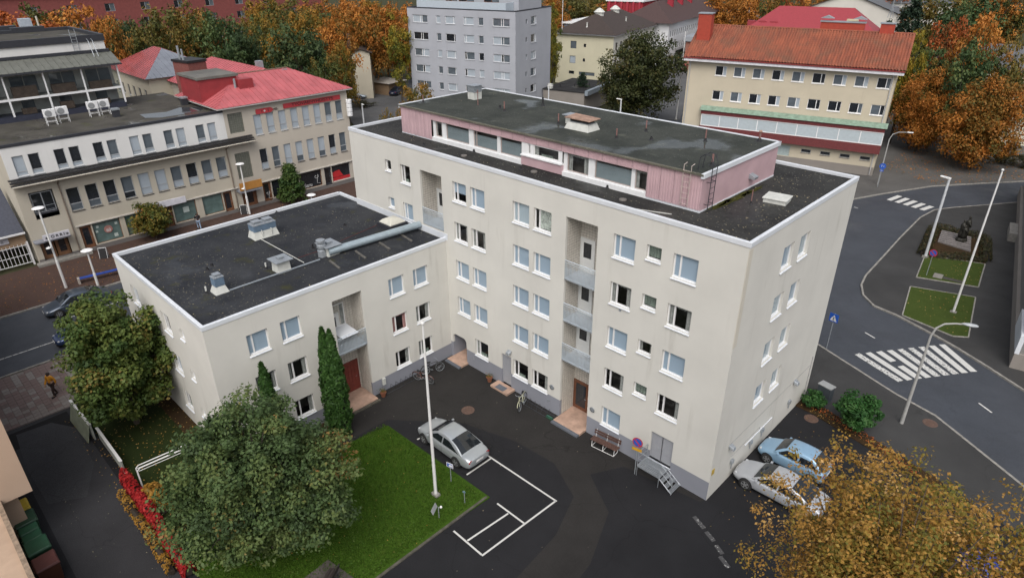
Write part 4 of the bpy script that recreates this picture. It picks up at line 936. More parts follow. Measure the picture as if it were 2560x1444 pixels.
for (x, y) in ((292, 292), (462, 262)):
    p = G(x, y, 11.0); q = MB(); q.box(-0.3, -0.3, 0, 0.3, 0.3, 0.7); o = q.build('roof_vent', DARKMET, S1, (p[0]-XS, p[1]-Y0, 11.0)); r = MB(); r.box(-0.36, -0.36, 0.7, 0.36, 0.36, 0.85); r.build('cap', GALV, o)
# outdoor units of the air conditioning
def ac_unit(p, lab):
    t = thing('air_conditioner', lab, 'air conditioner', p, R(90), 'outdoor units on the shop roof')
    MB().box(-0.5, -0.18, 0.75, 0.5, 0.18, 1.5).build('casing', WHITE, t, bevel=0.03)
    q = MB(); q.lathe((0, 0, 0), [(0.30, 0), (0.30, 0.02), (0.27, 0.03), (0.08, 0.03)], 18); g_ = q.build('fan_grille', simple('grille grey', (0.25, 0.26, 0.27), 0.6), t, (-0.12, -0.185, 1.12)); g_.rotation_euler = (R(90), 0, 0)
    for k in (-0.4, 0.4):
        for y in (-0.16, 0.16): q = MB(); q.tube([(k, y*1.6, 0), (k, y, 0.76)], 0.025, 6); q.build('leg', WHITE, t)
    q = MB(); q.tube([(-0.4, -0.2, 0.35), (0.4, -0.2, 0.35)], 0.02, 6); q.tube([(-0.4, 0.2, 0.35), (0.4, 0.2, 0.35)], 0.02, 6); q.build('crossbar', WHITE, t)
for (x, y, lb) in ((132, 312, 'white outdoor air conditioner, first of four from the open roof end'), (163, 305, 'white outdoor air conditioner beside the first unit, second of four'), (238, 291, 'white outdoor air conditioner third in the row by the glazed terraces'), (266, 286, 'white outdoor air conditioner fourth in the row, next to the dark roof vent')): ac_unit(G(x, y, 11.0), lb)

# ---------------------------------------------------------------- corner building with red metal roof
S2 = thing('corner_building', 'beige three storey corner building with red hipped metal roof', 'building', (XS, 3.2, 0)); Y2 = 3.2; L2 = 15.1
c2 = [(6.37+i*1.462, 7.25+i*1.462) for i in range(8)]
hh = [(a-Y2, b-Y2, z0, z1) for a, b in c2 for z0, z1 in ((4.1, 6.4), (8.02, 10.17))]
GB1, GB2 = (3.6-Y2, 5.22-Y2, 8.6, 10.7), (3.55-Y2, 5.22-Y2, 3.6, 6.46)
sh2 = [(3.5, 5.2, 'd'), (6.0, 7.0, 'd'), (7.1, 9.2, 's'), (9.6, 10.5, 'd'), (10.6, 13.55, 's'), (13.95, 14.9, 'r'), (15.0, 17.6, 'R')]
hs2 = [(a-Y2, b-Y2, 0.35 if k in 'dr' else 0.6, 2.62) for a, b, k in sh2]
wall_on(S2, O1, R(90), 0, L2, 0, 0.55, hs2, SHOPPL, 'plinth', 0.3); wall_on(S2, O1, R(90), 0, L2, 0.55, 11.4, hh+hs2+[GB1, GB2], BEIGE2, 'wall', 0.16)
wall_on(S2, (0, L2), R(180), 0, 10, 0, 11.4, [], BEIGE2); wall_on(S2, (-10, L2), R(270), 0, L2, 0, 11.4, [], BEIGE2); wall_on(S2, O1, 0, -10, 0, 10.9, 11.4, [], BEIGE2)
for i, (a, b) in enumerate(c2):
    window(S2, O1, R(90), a-Y2, b-Y2, 8.02, 10.17, 0.1, ('h', 0.30), 'l'+'llllllmm'[i], GREYF, True, True, GREYF)
    window(S2, O1, R(90), a-Y2, b-Y2, 4.1, 6.4, 0.1, ('h', 0.30), 'lm'[i % 2]+'dmlllldm'[i], GREYF, True, True, DARKMET)
GBM = simple('glass block', (0.16, 0.165, 0.14), 0.25, var=0.15, scale=6)
for gb in (GB1, GB2):
    q = MB(); q.box(gb[0], 0.12, gb[2], gb[1], 0.16, gb[3]); o = q.build('glass_block_panel', simple('mortar', (0.10, 0.10, 0.085), 0.9), S2, (0, 0, 0), R(90))
    nx, nz = 7, int(round((gb[3]-gb[2])/0.24)); r = MB(); dx = (gb[1]-gb[0])/nx; dz = (gb[3]-gb[2])/nz
    for i in range(nx):
        for j in range(nz): r.box(gb[0]+i*dx+0.015, 0.10, gb[2]+j*dz+0.015, gb[0]+(i+1)*dx-0.015, 0.12, gb[2]+(j+1)*dz-0.015)
    stuff(r.build('glass_blocks', GBM, o))
BLKG = simple('black shop window film', (0.02, 0.02, 0.022), 0.12, spec=0.8, var=0.4, scale=2)
REDF = simple('red shop film', (0.45, 0.03, 0.035), 0.3)
for a, b, k in sh2:
    if k in 'sR': window(S2, O1, R(90), a-Y2, b-Y2, 0.6, 2.62, 0.16, ('n', 0), 'd', BROWNF if k == 's' else GREYF, True, False, name='shop_window')
    else: door(S2, O1, R(90), a-Y2+0.05, b-Y2-0.05, 0.36, 2.58, 0.2, BROWNF if k == 'd' else DARKMET, (0.2, 0.8, 0.15, 0.9), panemat=BLKG, name='shop_door')
q = MB(); q.box(15.0-Y2+0.06, 0.17, 0.65, 17.6-Y2-0.06, 0.185, 1.05); q.build('red_film', REDF, S2, (0, 0, 0), R(90))
q = MB(); q.v = [(15.05-Y2, 0.165, 1.1), (16.6-Y2, 0.165, 1.1), (16.1-Y2, 0.165, 1.95), (15.05-Y2, 0.165, 1.75)]; q.f = [(0, 1, 2, 3)]; q.m = [0]; q.build('red_film', REDF, S2, (0, 0, 0), R(90))
WHF = simple('white film', (0.6, 0.6, 0.6), 0.5)
text(S2, 'Saru', 0.62, (0.0+0.12-0.3, 11.7-Y2, 0.95), R(90), WHF, ext=0.004)
for c, zz, s in ((8.2, 1.7, 1), (12.8, 1.8, 1), (6.5, 1.3, 0.8)):
    q = MB(); q.tube([(c-Y2+s*0.34*t*math.cos(7*t)+0.05, 0.155, zz+s*0.34*t*math.sin(7*t)) for t in [i/24 for i in range(3, 25)]]+[(c-Y2+s*0.1, 0.155, zz-s*0.8), (c-Y2+s*0.5, 0.155, zz-s*0.9)], 0.022, 5); q.build('white_scroll', WHF, S2, (0, 0, 0), R(90))
q = MB(); q.box(2.7, -0.16, 2.70, L2, 0.0, 2.80); q.build('ledge', MATS['pale ledge'], S2, (0, 0, 0), R(90))
q = MB(); q.box(-0.25, -1.0, 2.35, 2.3, 0.0, 2.55); q.build('entrance_canopy', MATS['canopy grey'], S2, (0, 0, 0), R(90))
# eave, gutter and roof slopes in metal panels
q = MB(); q.box(-0.75, -0.55, 11.30, L2+0.55, 0.0, 11.42); q.box(L2, 0.0, 11.30, L2+0.55, 10.5, 11.42); q.box(-0.75, 0.0, 11.3, 0.0, 10.5, 11.42); q.build('eave', simple('pale eave', (0.40, 0.39, 0.38), 0.6), S2, (0, 0, 0), R(90))
E0, E1 = -0.75, L2+0.55; XA, XBk, XR = 0.55, -10.6, -5.0; ZE, ZR = 11.44, 13.75; YA, YB = 4.2, 10.6
seam_roof(S2, [(XA, E0, ZE), (XA, E1, ZE), (XR, YB, ZR), (XR, YA, ZR)], 0.62, REDMETAL)
seam_roof(S2, [(XA, E1, ZE), (XBk, E1, ZE), (XR, YB, ZR)], 0.62, REDMETAL)
seam_roof(S2, [(XBk, E0, ZE), (XA, E0, ZE), (XR, YA, ZR)], 0.62, REDMETAL)
seam_roof(S2, [(XBk, E1, ZE), (XBk, E0, ZE), (XR, YA, ZR), (XR, YB, ZR)], 0.62, REDMETAL)
q = MB(); q.tube([(XR, YA, ZR+0.04), (XR, YB, ZR+0.04)], 0.09, 6); q.build('ridge_cap', simple('mossy ridge', (0.16, 0.10, 0.075), 0.8, var=0.3, scale=6), S2)
# rear wing of the same roof
wall_on(S2, (-24, 3.0), 0, 0, 14, 0, 11.4, [], BEIGE2); wall_on(S2, (-10, 13.4), R(180), 0, 14, 0, 11.4, [], BEIGE2)
seam_roof(S2, [(-25, 13.9, ZE), (-25, 2.5, ZE), (-20, 8.2, ZR+0.1)], 0.65, REDMETAL); seam_roof(S2, [(-25, 2.5, ZE), (-6, 2.5, ZE), (-5.6, 8.2, ZR+0.1), (-20, 8.2, ZR+0.1)], 0.65, REDMETAL); seam_roof(S2, [(-6, 13.9, ZE), (-25, 13.9, ZE), (-20, 8.2, ZR+0.1), (-5.6, 8.2, ZR+0.1)], 0.65, REDMETAL)
# red stair house with grey flat top, brick stack, small chimneys
q = MB(); q.box(-8.2, -0.6, 11.5, -3.2, 3.6, 13.9); q.build('stair_house', REDSIDE, S2); q = MB(); q.box(-8.35, -0.75, 13.9, -3.05, 3.75, 14.15); q.build('stair_house_roof', felt('grey gravel roof', (0.10, 0.10, 0.095), (0.17, 0.165, 0.15), (0.2, 0.2, 0.15), 0.4, None, 0.2), S2)
q = MB(); q.box(-3.2, 3.3, 12.4, -2.2, 4.9, 13.6); q.build('dormer', REDSIDE, S2); q = MB(); q.tube([(-2.6, 3.0, 11.9), (-2.6, 3.0, 13.7)], 0.13, 8); q.build('flue', GALV, S2)
BRICK = None
def brickmat(name, c1, c2, mortar, sc):
    if name in MATS: return MATS[name]
    m = bpy.data.materials.new(name); n, l, b = nodes_of(m)
    tc = n.new('ShaderNodeTexCoord'); sx = n.new('ShaderNodeSeparateXYZ'); l.new(tc.outputs['Object'], sx.inputs[0])
    ad = n.new('ShaderNodeMath'); l.new(sx.outputs['X'], ad.inputs[0]); l.new(sx.outputs['Y'], ad.inputs[1])
    cb_ = n.new('ShaderNodeCombineXYZ'); l.new(ad.outputs[0], cb_.inputs['X']); l.new(sx.outputs['Z'], cb_.inputs['Y'])
    t = n.new('ShaderNodeTexBrick'); t.inputs['Scale'].default_value = sc; t.inputs['Color1'].default_value = (*c1, 1); t.inputs['Color2'].default_value = (*c2, 1); t.inputs['Mortar'].default_value = (*mortar, 1); t.inputs['Mortar Size'].default_value = 0.012
    l.new(cb_.outputs[0], t.inputs['Vector']); l.new(t.outputs['Color'], b.inputs['Base Color']); b.inputs['Roughness'].default_value = 0.9
    MATS[name] = m; return m
BRK = brickmat('red brick', (0.20, 0.055, 0.045), (0.15, 0.04, 0.035), (0.20, 0.15, 0.13), 3.0)
pc = atD(475, 165, 86); ch = thing('brick_stack', 'broad red brick chimney stack with sooty top beyond the stair house', 'chimney', (pc[0], pc[1], 0), R(10))
MB().box(-1.5, -1.1, 0, 1.5, 1.1, 14.9).build('shaft', BRK, ch); MB().box(-1.6, -1.2, 14.9, 1.6, 1.2, 15.15).build('cap', BLACK, ch)
q = MB(); q.tube([(-0.4, -0.8, 15.1), (-0.4, -0.8, 16.6)], 0.12, 8); q.tube([(0.3, -0.8, 15.1), (0.3, -0.8, 16.3)], 0.10, 8); q.build('flue', GALV, ch)
for (x, y, s) in ((652, 185, 0.7), (712, 190, 0.6)):
    p = G(x, y, 12.9); q = MB(); q.box(-s/2, -s/2, -1.0, s/2, s/2, 0.7); o = q.build('roof_chimney', REDSIDE, S2, (p[0]-XS, p[1]-Y2, 12.9)); r = MB(); r.box(-s/2, -s/2, 0.7, s/2, s/2, 1.5 if s > 0.65 else 0.8); r.build('cap', GALV, o)
# wall signs
SIGNR = simple('red sign board', (0.42, 0.045, 0.055), 0.5, var=0.08); SIGNB = simple('dark sign letters', (0.06, 0.02, 0.02), 0.5)
t = thing('roof_sign', 'long red sign reading TYÖVÄENYHDISTYS above the top windows', 'sign', (XS+0.06, 10.0, 10.70), R(90))
MB().box(0, -0.06, -0.38, 7.3, 0.0, 0.14).build('board', SIGNR, t); text(t, 'TYÖVÄENYHDISTYS', 0.46, (3.65, -0.07, -0.12), 0, SIGNB, sx=1.28)
t = thing('key_sign', 'red club sign shaped like a bottle beside the long red sign', 'sign', (XS+0.06, 6.75, 10.45), R(90))
q = MB(); q.extrude([(0, -0.25), (1.7, -0.25), (1.95, -0.1), (2.0, 0.0), (1.95, 0.12), (1.7, 0.28), (0, 0.28), (-0.05, 0.0)], 0, 0.06); o = q.build('board', SIGNR, t); o.rotation_euler = (R(90), 0, 0)
q = MB(); q.tube([(2.0, -0.03, 0.0), (2.2, -0.03, 0.06), (2.45, -0.03, 0.1), (2.5, -0.03, -0.03), (2.3, -0.03, -0.08), (2.2, -0.03, 0.0)], 0.03, 6); q.build('scroll', SIGNB, t); q = MB(); q.box(0.62, -0.075, -0.12, 0.68, -0.06, 0.14); q.box(1.38, -0.075, -0.16, 1.44, -0.06, 0.18); q.build('mark', SIGNB, t); q = MB(); q.lathe((0, 0, 0), [(0.11, 0), (0.11, 0.012)], 14); o = q.build('pale_dot', simple('pale sign dot', (0.6, 0.5, 0.5), 0.5), t, (0.98, -0.062, 0)); o.rotation_euler = (R(90), 0, 0)
t = thing('orange_sign', 'plain orange board over the corner building entrance', 'sign', (XS+0.95, 3.0, 2.62), R(90)); MB().box(0, -0.08, 0, 2.55, 0.0, 0.85).build('board', simple('orange sign', (0.42, 0.20, 0.05), 0.5, var=0.08), t)
t = thing('white_sign', 'blank white sign board above a shop door behind the street tree', 'sign', (XS+0.3, -6.6, 2.75), R(90)); MB().box(0, -0.18, 0, 4.0, 0.0, 0.62).build('board', simple('pale sign', (0.55, 0.55, 0.60), 0.5), t)
t = thing('canopy_sign', 'white sign reading ORRI on the grey entrance canopy', 'sign', (XS+0.92, -15.7, 2.45), R(90)); MB().box(0, -0.06, 0, 2.15, 0.06, 0.55).build('board', simple('pale sign', (0.55, 0.55, 0.60), 0.5), t)
text(t, 'O R R I', 0.36, (1.18, -0.07, 0.27), 0, BLACK); text(t, '*', 0.5, (0.28, -0.07, 0.15), 0, BLACK); text(t, '*', 0.5, (1.95, -0.07, 0.15), 0, BLACK)
t = thing('corner_projecting_sign', 'white scalloped sign standing out from the corner of the beige building', 'sign', (XS+0.2, 18.15, 8.2), 0)
for k in range(4): q = MB(); q.lathe((0, 0, 0), [(0.30, 0), (0.34, 0.05), (0.34, 0.42), (0.30, 0.47)], 14); q.build('panel', WHITE, t, (0.1, 0.12, k*0.5))

# ---------------------------------------------------------------- white block with glazed terraces behind the shop roof
T = thing('terrace_building', 'white block with glazed two level terraces and green grey canopy behind shop roof', 'building', (-70, -2.6, 0))
XT, TL = 0, 24
MB().box(-14, -TL, 0, -2.2, 0, 17.9).build('wall', WHITER, T)
mb = MB(); mb.box(-2.2, -TL, 11.0, -0.02, -0.02, 11.55); mb.build('terrace_base', simple('navy panel', (0.030, 0.034, 0.055), 0.5), T)
MB().box(-2.2, -TL, 13.0, 0.0, 0.0, 13.18).build('terrace_floor', simple('terrace slab', (0.22, 0.22, 0.21), 0.8), T)
for z in (13.09, 15.45): q = MB(); q.box(0.0, -TL, z-0.10, 0.07, 0.03, z+0.10); q.build('beam', WHITE, T)
for k in range(8):
    y = -0.05-k*3.4
    q = MB(); q.box(0.0, y-0.10, 11.5, 0.07, y+0.06, 12.99); q.build('post', WHITE, T); q = MB(); q.box(0.0, y-0.08, 13.19, 0.07, y+0.05, 15.35); q.build('post', WHITE, T)
    for z0, z1 in ((11.55, 12.95), (13.3, 15.3)):
        if k < 7: q = MB(); q.quad((0.02, y-3.28, z0), (0.02, y-0.12, z0), (0.02, y-0.12, z1), (0.02, y-3.28, z1)); q.build('terrace_pane', glassmat('terrace glass', (0.85, 0.88, 0.88)), T)
    q = MB(); q.box(-0.6, y-2.6, 11.6, -0.1, y-1.4, 12.1+0.2*(k % 2)); q.build('terrace_furniture', simple('terrace clutter', (0.06, 0.04, 0.03), 0.9, var=0.4), T); q = MB(); q.box(-0.7, y-2.9, 13.2, -0.15, y-0.8, 13.9+0.15*(k % 3)); q.build('terrace_furniture', MATS['terrace clutter'], T)
MB().box(-2.19, -TL, 11.5, -2.12, 0, 15.4).build('terrace_back', simple('terrace back wall', (0.42, 0.42, 0.40), 0.8, var=0.3, scale=0.8), T)
for k in range(7): [MB().box(-2.13, -2.6-k*3.4+o_, z_, -2.08, -1.5-k*3.4+o_, z_+1.5).build('terrace_door', PANE_M, T) for o_, z_ in ((0, 13.4), (1.2, 13.4), (0.4, 11.6))]
q = MB(); q.quad((-2.1, 0, 11.5), (0, 0, 11.5), (0, 0, 15.4), (-2.1, 0, 15.4)); q.build('terrace_pane', MATS['terrace glass'], T)
COPPER = simple('grey green metal canopy', (0.125, 0.130, 0.115), 0.5, var=0.15, scale=1.5)
seam_roof(T, [(0.45, -TL, 15.55), (0.45, 0.35, 15.55), (-2.1, 0.35, 16.5), (-2.1, -TL, 16.5)], 0.62, COPPER, seam=0.05)
MB().box(0.38, -TL, 15.38, 0.50, 0.4, 15.54).build('gutter', DARKMET, T); MB().box(-2.3, -TL, 16.5, -1.9, 0.2, 16.78).build('canopy_head', DARKMET, T)
mb = MB(); mb.poly([(-14, -TL, 17.9), (-2.2, -TL, 17.9), (-2.2, 0, 17.9), (-14, 0, 17.9)]); mb.v = [(a, b, c+0.02) for a, b, c in mb.v]; mb.build('roof', OLDROOF, T)
for (a, b, c, d) in ((-2.3, -TL, -2.05, 0.1), (-14.1, -TL, -13.7, 0.1), (-13.7, -0.25, -2.3, 0.1)): MB().box(a, b, 17.6, c, d, 18.25).build('parapet_cap', DARKMET, T)
for (x, y, w_) in ((70, 80, 1.6), (10, 78, 1.2)):
    p = G(x, y, 17.95); MB().box(-0.5, -w_, 0, 0.5, w_, 0.55).build('roof_vent', DARKMET, T, (p[0]+70, p[1]+2.6, 17.93))
p = G(65, 66, 17.95); MB().box(-0.6, -0.6, 0, 0.6, 0.6, 0.9).build('roof_vent', simple('pale box', (0.35, 0.4, 0.45), 0.6), T, (p[0]+70, p[1]+2.6, 17.93))
p = G(100, 75, 17.95); q = MB(); q.tube([(0, 0, 0), (0, 0, 1.5)], 0.1, 8); q.build('flue', simple('cream flue', (0.5, 0.47, 0.4), 0.6), T, (p[0]+70, p[1]+2.6, 17.93))
q = MB()
for y in (-3.0, -2.5): q.tube([(-2.05, y, 16.7), (-2.05, y, 18.9)], 0.03, 6)
for k in range(7): q.tube([(-2.05, -3.0, 16.8+k*0.28), (-2.05, -2.5, 16.8+k*0.28)], 0.02, 5)
for y in (-1.6, -1.2): q.tube([(-1.0, y, 16.2), (-1.7, y, 17.7), (-2.1, y, 17.9), (-2.3, y, 17.5)], 0.03, 6)
q.build('roof_ladder', GALV, T)

# ---------------------------------------------------------------- low gateway building with dark tiled roof beside the shops
GT = thing('gateway_building', 'low gateway with slate blue tiled roof and white metal gate', 'building', (XS, -16.6, 0))
wall_on(GT, (-0.9, -14), R(90), 0, 13.9, 2.0, 3.4, [], simple('tan render', (0.33, 0.23, 0.15), 0.9, var=0.08), 'lintel_wall')
MB().box(-6, -14, 0, -5.5, -0.1, 3.4).build('back_wall', ROOM, GT)
TILB = simple('blue black roof tiles', (0.050, 0.055, 0.075), 0.35, var=0.2, scale=6)
q = MB(); n = 12
for r in range(n):
    z = 3.35+r*0.26; x = -0.5-r*0.36
    q.v += [(x, -14, z-0.04), (x, -0.1, z-0.04), (x-0.42, -0.1, z+0.28), (x-0.42, -14, z+0.28), (x, -14, z-0.12), (x, -0.1, z-0.12)]; k = len(q.v)-6; q.f += [(k, k+1, k+2, k+3), (k+4, k+5, k+1, k)]; q.m += [0, 0]
stuff(q.build('roof_tiles', TILB, GT))
MB().box(-0.52, -14, 3.12, -0.40, -0.05, 3.28).build('gutter', WHITE, GT)
gate = MB(); gate.tube([(-0.7, -13.9, 2.0), (-0.7, -0.2, 2.0)], 0.035, 6); gate.tube([(-0.7, -13.9, 1.1), (-0.7, -0.2, 1.1)], 0.03, 6); gate.tube([(-0.7, -13.9, 0.3), (-0.7, -0.2, 0.3)], 0.035, 6)
go = gate.build('gate', WHITE, GT)
bm_ = MB().box(-0.72, -0.02, 0.25, -0.68, 0.02, 2.2).mesh('gate_bar', WHITE)
for k in range(46): place('gate_bar', bm_, go, (0, -0.3-k*0.3, 0))
for y in (-0.15, -3.2, -7, -11): MB().box(-0.80, y-0.07, 0, -0.62, y+0.07, 2.3).build('gate_post', WHITE, GT)
t = thing('gateway_sign', 'small white sign on the tan lintel over the white gate', 'sign', (XS-0.85, -20.6, 2.45), R(90)); MB().box(0, -0.06, 0, 2.6, 0, 0.5).build('board', simple('pale sign', (0.55, 0.55, 0.60), 0.5), t)
for k in range(6): MB().box(0.35+k*0.33, -0.07, 0.14, 0.55+k*0.33, -0.06, 0.34).build('letter_block', simple('grey print', (0.3, 0.3, 0.33), 0.7), t)

# ---------------------------------------------------------------- house with wet red roof and neighbours behind the corner building
HB = thing('hipped_house', 'cream house with hipped roof of wet grey and red metal behind the terrace block', 'building', (-81, 3.6, 0), R(0))
CREAM2 = stucco('pale cream render', (0.50, 0.46, 0.37), (0.3, 0.25, 0.2), 0.3)
WETRED = simple('wet red roof', (0.30, 0.07, 0.07), 0.16, var=0.2, scale=0.5)
hw = [(1.0+i*2.1, 1.8+i*2.1, z, z+1.4) for i in range(6) for z in (2.5, 5.6, 8.9)]
wall_on(HB, (0, 0), R(90), 0, 9, 0, 12.0, [(3.5, 4.2, 9.0, 9.7)], CREAM2); wall_on(HB, (-14, 0), 0, 0, 14, 0, 12.0, [(x0, x1, z0, z1) for x0, x1, z0, z1 in hw], CREAM2); wall_on(HB, (0, 9), R(180), 0, 14, 0, 12, [], CREAM2)
for (x0, x1, z0, z1) in hw: window(HB, (-14, 0), 0, x0, x1, z0, z1, 0.08, ('n', 0), 'd', GREYF, True, True, GREYF)
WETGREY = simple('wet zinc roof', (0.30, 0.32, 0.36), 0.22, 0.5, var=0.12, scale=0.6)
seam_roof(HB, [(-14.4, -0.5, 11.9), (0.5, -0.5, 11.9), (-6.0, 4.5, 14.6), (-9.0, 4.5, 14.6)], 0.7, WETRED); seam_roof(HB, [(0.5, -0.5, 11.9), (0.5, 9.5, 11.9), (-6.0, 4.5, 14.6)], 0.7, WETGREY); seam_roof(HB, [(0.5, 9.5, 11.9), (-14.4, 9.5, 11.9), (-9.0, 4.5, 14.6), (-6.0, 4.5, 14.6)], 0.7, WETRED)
LB = thing('annex', 'small flat white annex below the wet red roofed house', 'building', (-76.5, 1.2, 0)); MB().box(-3, -1.6, 0, 3, 1.6, 8.8).build('wall', WHITER, LB); MB().box(-3.1, -1.7, 8.8, 3.1, 1.7, 9.0).build('roof', OLDROOF, LB); MB().box(-3.15, 1.5, 9.0, 3.15, 1.75, 9.3).build('parapet_cap', TIN, LB)

# ---------------------------------------------------------------- yellow building with clay tiled roof
TH = R(14)
YB_ = thing('yellow_building', 'pale yellow building with orange clay tiled roof and glazed ground floor strip', 'building', (-12.9, 64.7, 0), TH)
YEL = stucco('pale yellow render', (0.52, 0.465, 0.36), (0.3, 0.25, 0.18), 0.3); STONEB = stucco('grey stone base', (0.24, 0.22, 0.20), (0.15, 0.14, 0.13), 0.5)
yh = [(-21.46+i*2.44, -19.96+i*2.44, z0, z0+1.22) for i in range(9) for z0 in (10.82, 7.62)]
slots = [(-8.9+i*2.35, -7.7+i*2.35, 1.95, 2.42) for i in range(4)]; GD = (-12.2, -10.3, 1.2, 2.6)
wall_on(YB_, O1, 0, -25.2, 0, 0, 1.15, [], STONEB, 'plinth'); wall_on(YB_, O1, 0, -25.2, 0, 1.15, 12.9, yh+slots+[GD], YEL, 'wall', 0.16); wall_on(YB_, O1, R(90), 0, 11, 0, 12.9, [], YEL); wall_on(YB_, (0, 11), R(180), 0, 25.2, 0, 12.9, [], YEL); wall_on(YB_, (-25.2, 11), R(270), 0, 11, 0, 12.9, [], YEL)
ylk = ['dl', 'dl', 'ml', 'ml', 'ml', 'dl', 'dl', 'dl', 'ml', 'ml', 'dd', 'dd', 'ml', 'dd', 'ml', 'dm', 'dm', 'md']
for i, (a, b, c, d) in enumerate(yh): window(YB_, O1, 0, a, b, c, d, 0.07, ('v', 0.68), ylk[i % 18], FRAMEW, True, True, WHITE)
for (a, b, c, d) in slots: window(YB_, O1, 0, a, b, c, d, 0.08, ('n', 0), 'd', GREYF, True, True, KERBM, name='cellar_window')
MB().box(GD[0], 0.12, GD[2], GD[1], 0.15, GD[3]).build('garage_door', simple('pale green door', (0.35, 0.42, 0.42), 0.5), YB_)
# glazed strip standing out, brick apron, copper canopy
BRK2 = brickmat('dark red brick', (0.17, 0.035, 0.035), (0.12, 0.025, 0.028), (0.10, 0.045, 0.045), 4.0)
MB().box(-22.5, -0.8, 3.05, 0.2, -0.005, 4.15).build('brick_apron', BRK2, YB_); MB().box(-22.5, -0.8, 5.75, 0.2, -0.005, 6.25).build('brick_band', BRK2, YB_)
MB().box(-22.4, -0.55, 4.15, 0.1, -0.005, 5.75).build('inner_panel', ROOM, YB_)
for i in range(9):
    a = -22.4+i*2.5; MB().box(a, -0.76, 4.16, a+2.5, -0.70, 4.26).build('glazing_frame', FRAMEW, YB_); MB().box(a, -0.76, 5.64, a+2.5, -0.70, 5.745).build('glazing_frame', FRAMEW, YB_); MB().box(a, -0.76, 4.26, a+0.1, -0.70, 5.64).build('glazing_frame', FRAMEW, YB_); MB().box(a+0.1, -0.73, 4.26, a+2.5, -0.71, 5.64).build('pane', simple('pale strip pane', (0.44, 0.50, 0.53), 0.12, spec=0.7, var=0.05), YB_)
MB().box(-22.4+22.5, -0.76, 4.16, 0.2, -0.70, 5.745).build('glazing_frame', FRAMEW, YB_)
seam_roof(YB_, [(-22.7, -1.0, 6.27), (0.4, -1.0, 6.27), (0.4, -0.02, 6.75), (-22.7, -0.02, 6.75)], 0.72, simple('green copper', (0.19, 0.27, 0.21), 0.6, var=0.25, scale=2.5), seam=0.04, name='copper_panel')
# eave and clay tiles
MB().box(-25.7, -0.85, 12.55, 0.7, 0.0, 12.92).build('eave', simple('grey white eave', (0.62, 0.62, 0.65), 0.6), YB_); MB().box(-25.75, -0.95, 12.9, 0.75, -0.76, 13.05).build('gutter', simple('red gutter', (0.20, 0.03, 0.03), 0.5), YB_)
def claymat():
    m = bpy.data.materials.new('clay tiles'); n, l, b = nodes_of(m); v = coords(n, l)
    c = ramp(n, l, noise(n, l, v, 0.5, 5), [(0.3, (0.20, 0.060, 0.034)), (0.7, (0.31, 0.092, 0.047))]); c = mixc(n, l, ramp(n, l, noise(n, l, coords(n, l, (3.0, 0.5, 0.5)), 1.0, 4, 0.7), [(0.45, (0, 0, 0)), (0.62, (0.65, 0.65, 0.65))]), c, (0.13, 0.042, 0.028))
    c = mixc(n, l, ramp(n, l, noise(n, l, v, 0.35, 6, 0.7), [(0.48, (0, 0, 0)), (0.70, (0.8, 0.8, 0.8))]), c, (0.12, 0.070, 0.045)); l.new(c, b.inputs['Base Color']); b.inputs['Roughness'].default_value = 0.85; return m
CLAY = claymat()
def tile_slope(parent, u0, u1, y0, z0, y1, z1, pitch=0.34, rows=17, mat=CLAY, flip=False):
    n = int((u1-u0)/pitch); us = []
    for i in range(n):
        for q, h in ((0, -0.10), (0.14, 0.05), (0.45, 0.13), (0.8, 0.08)): us.append((u0+(i+q)*(u1-u0)/n, h))
    us.append((u1, 0)); U = np.array([a for a, _ in us]); Hh = np.array([b for _, b in us]); V = []; F = []; k = len(us)
    for r in range(rows):
        for e in (0, 1):
            t = (r+e)/rows; zz = z0+(z1-z0)*t+(0.09 if e == 0 else 0.0)
            V.append(np.stack([U, np.full(k, y0+(y1-y0)*t), zz+Hh], 1))
    V = np.concatenate(V); idx = np.arange(k-1)
    for r in range(2*rows-1):
        a = r*k+idx; F.append(np.stack([a, a+1, a+1+k, a+k], 1))
    return place('roof_tiles', npmesh('roof_tiles', V, np.concatenate(F), mat), parent)
stuff(tile_slope(YB_, -25.8, 0.8, -0.9, 13.0, 5.5, 16.5)); stuff(tile_slope(YB_, -25.8, 0.8, 11.9, 13.0, 5.5, 16.5))
q = MB(); q.tube([(-25.8, 5.5, 16.58), (0.8, 5.5, 16.58)], 0.14, 8); q.build('ridge', CLAY, YB_)
for x in (-25.2, 0.0): mb = MB(); mb.poly([(x, 0, 12.9), (x, 11, 12.9), (x, 5.5, 16.3)]); mb.build('gable', YEL, YB_)
REDCH = simple('red painted chimney', (0.34, 0.05, 0.028), 0.8, var=0.12)
for (u, y, w_, d_, z0, z1, cap) in ((-24.3, 3.0, 0.9, 1.3, 14.2, 18.2, 1), (-7.6, 6.3, 2.6, 0.7, 15.5, 17.5, 2), (-2.4, 5.6, 0.8, 0.7, 15.5, 17.6, 0)):
    o = MB().box(u-w_, y-d_/2, z0, u+w_, y+d_/2, z1).build('roof_chimney', REDCH, YB_); MB().box(u-w_-0.1, y-d_/2-0.1, z1, u+w_+0.1, y+d_/2+0.1, z1+0.14).build('cap', GALV, o)
    if cap == 2:
        for k in (-1.9, 1.9): r = MB(); r.v = [(u+k-0.8, y-0.5, z1+0.45), (u+k+0.8, y-0.5, z1+0.45), (u+k+0.8, y+0.5, z1+0.45), (u+k-0.8, y+0.5, z1+0.45), (u+k, y-0.5, z1+0.8), (u+k, y+0.5, z1+0.8)]; r.f = [(3, 2, 1, 0), (0, 1, 4), (1, 2, 5, 4), (2, 3, 5), (3, 0, 4, 5)]; r.m = [0]*5; r.build('cowl', GALV, o)
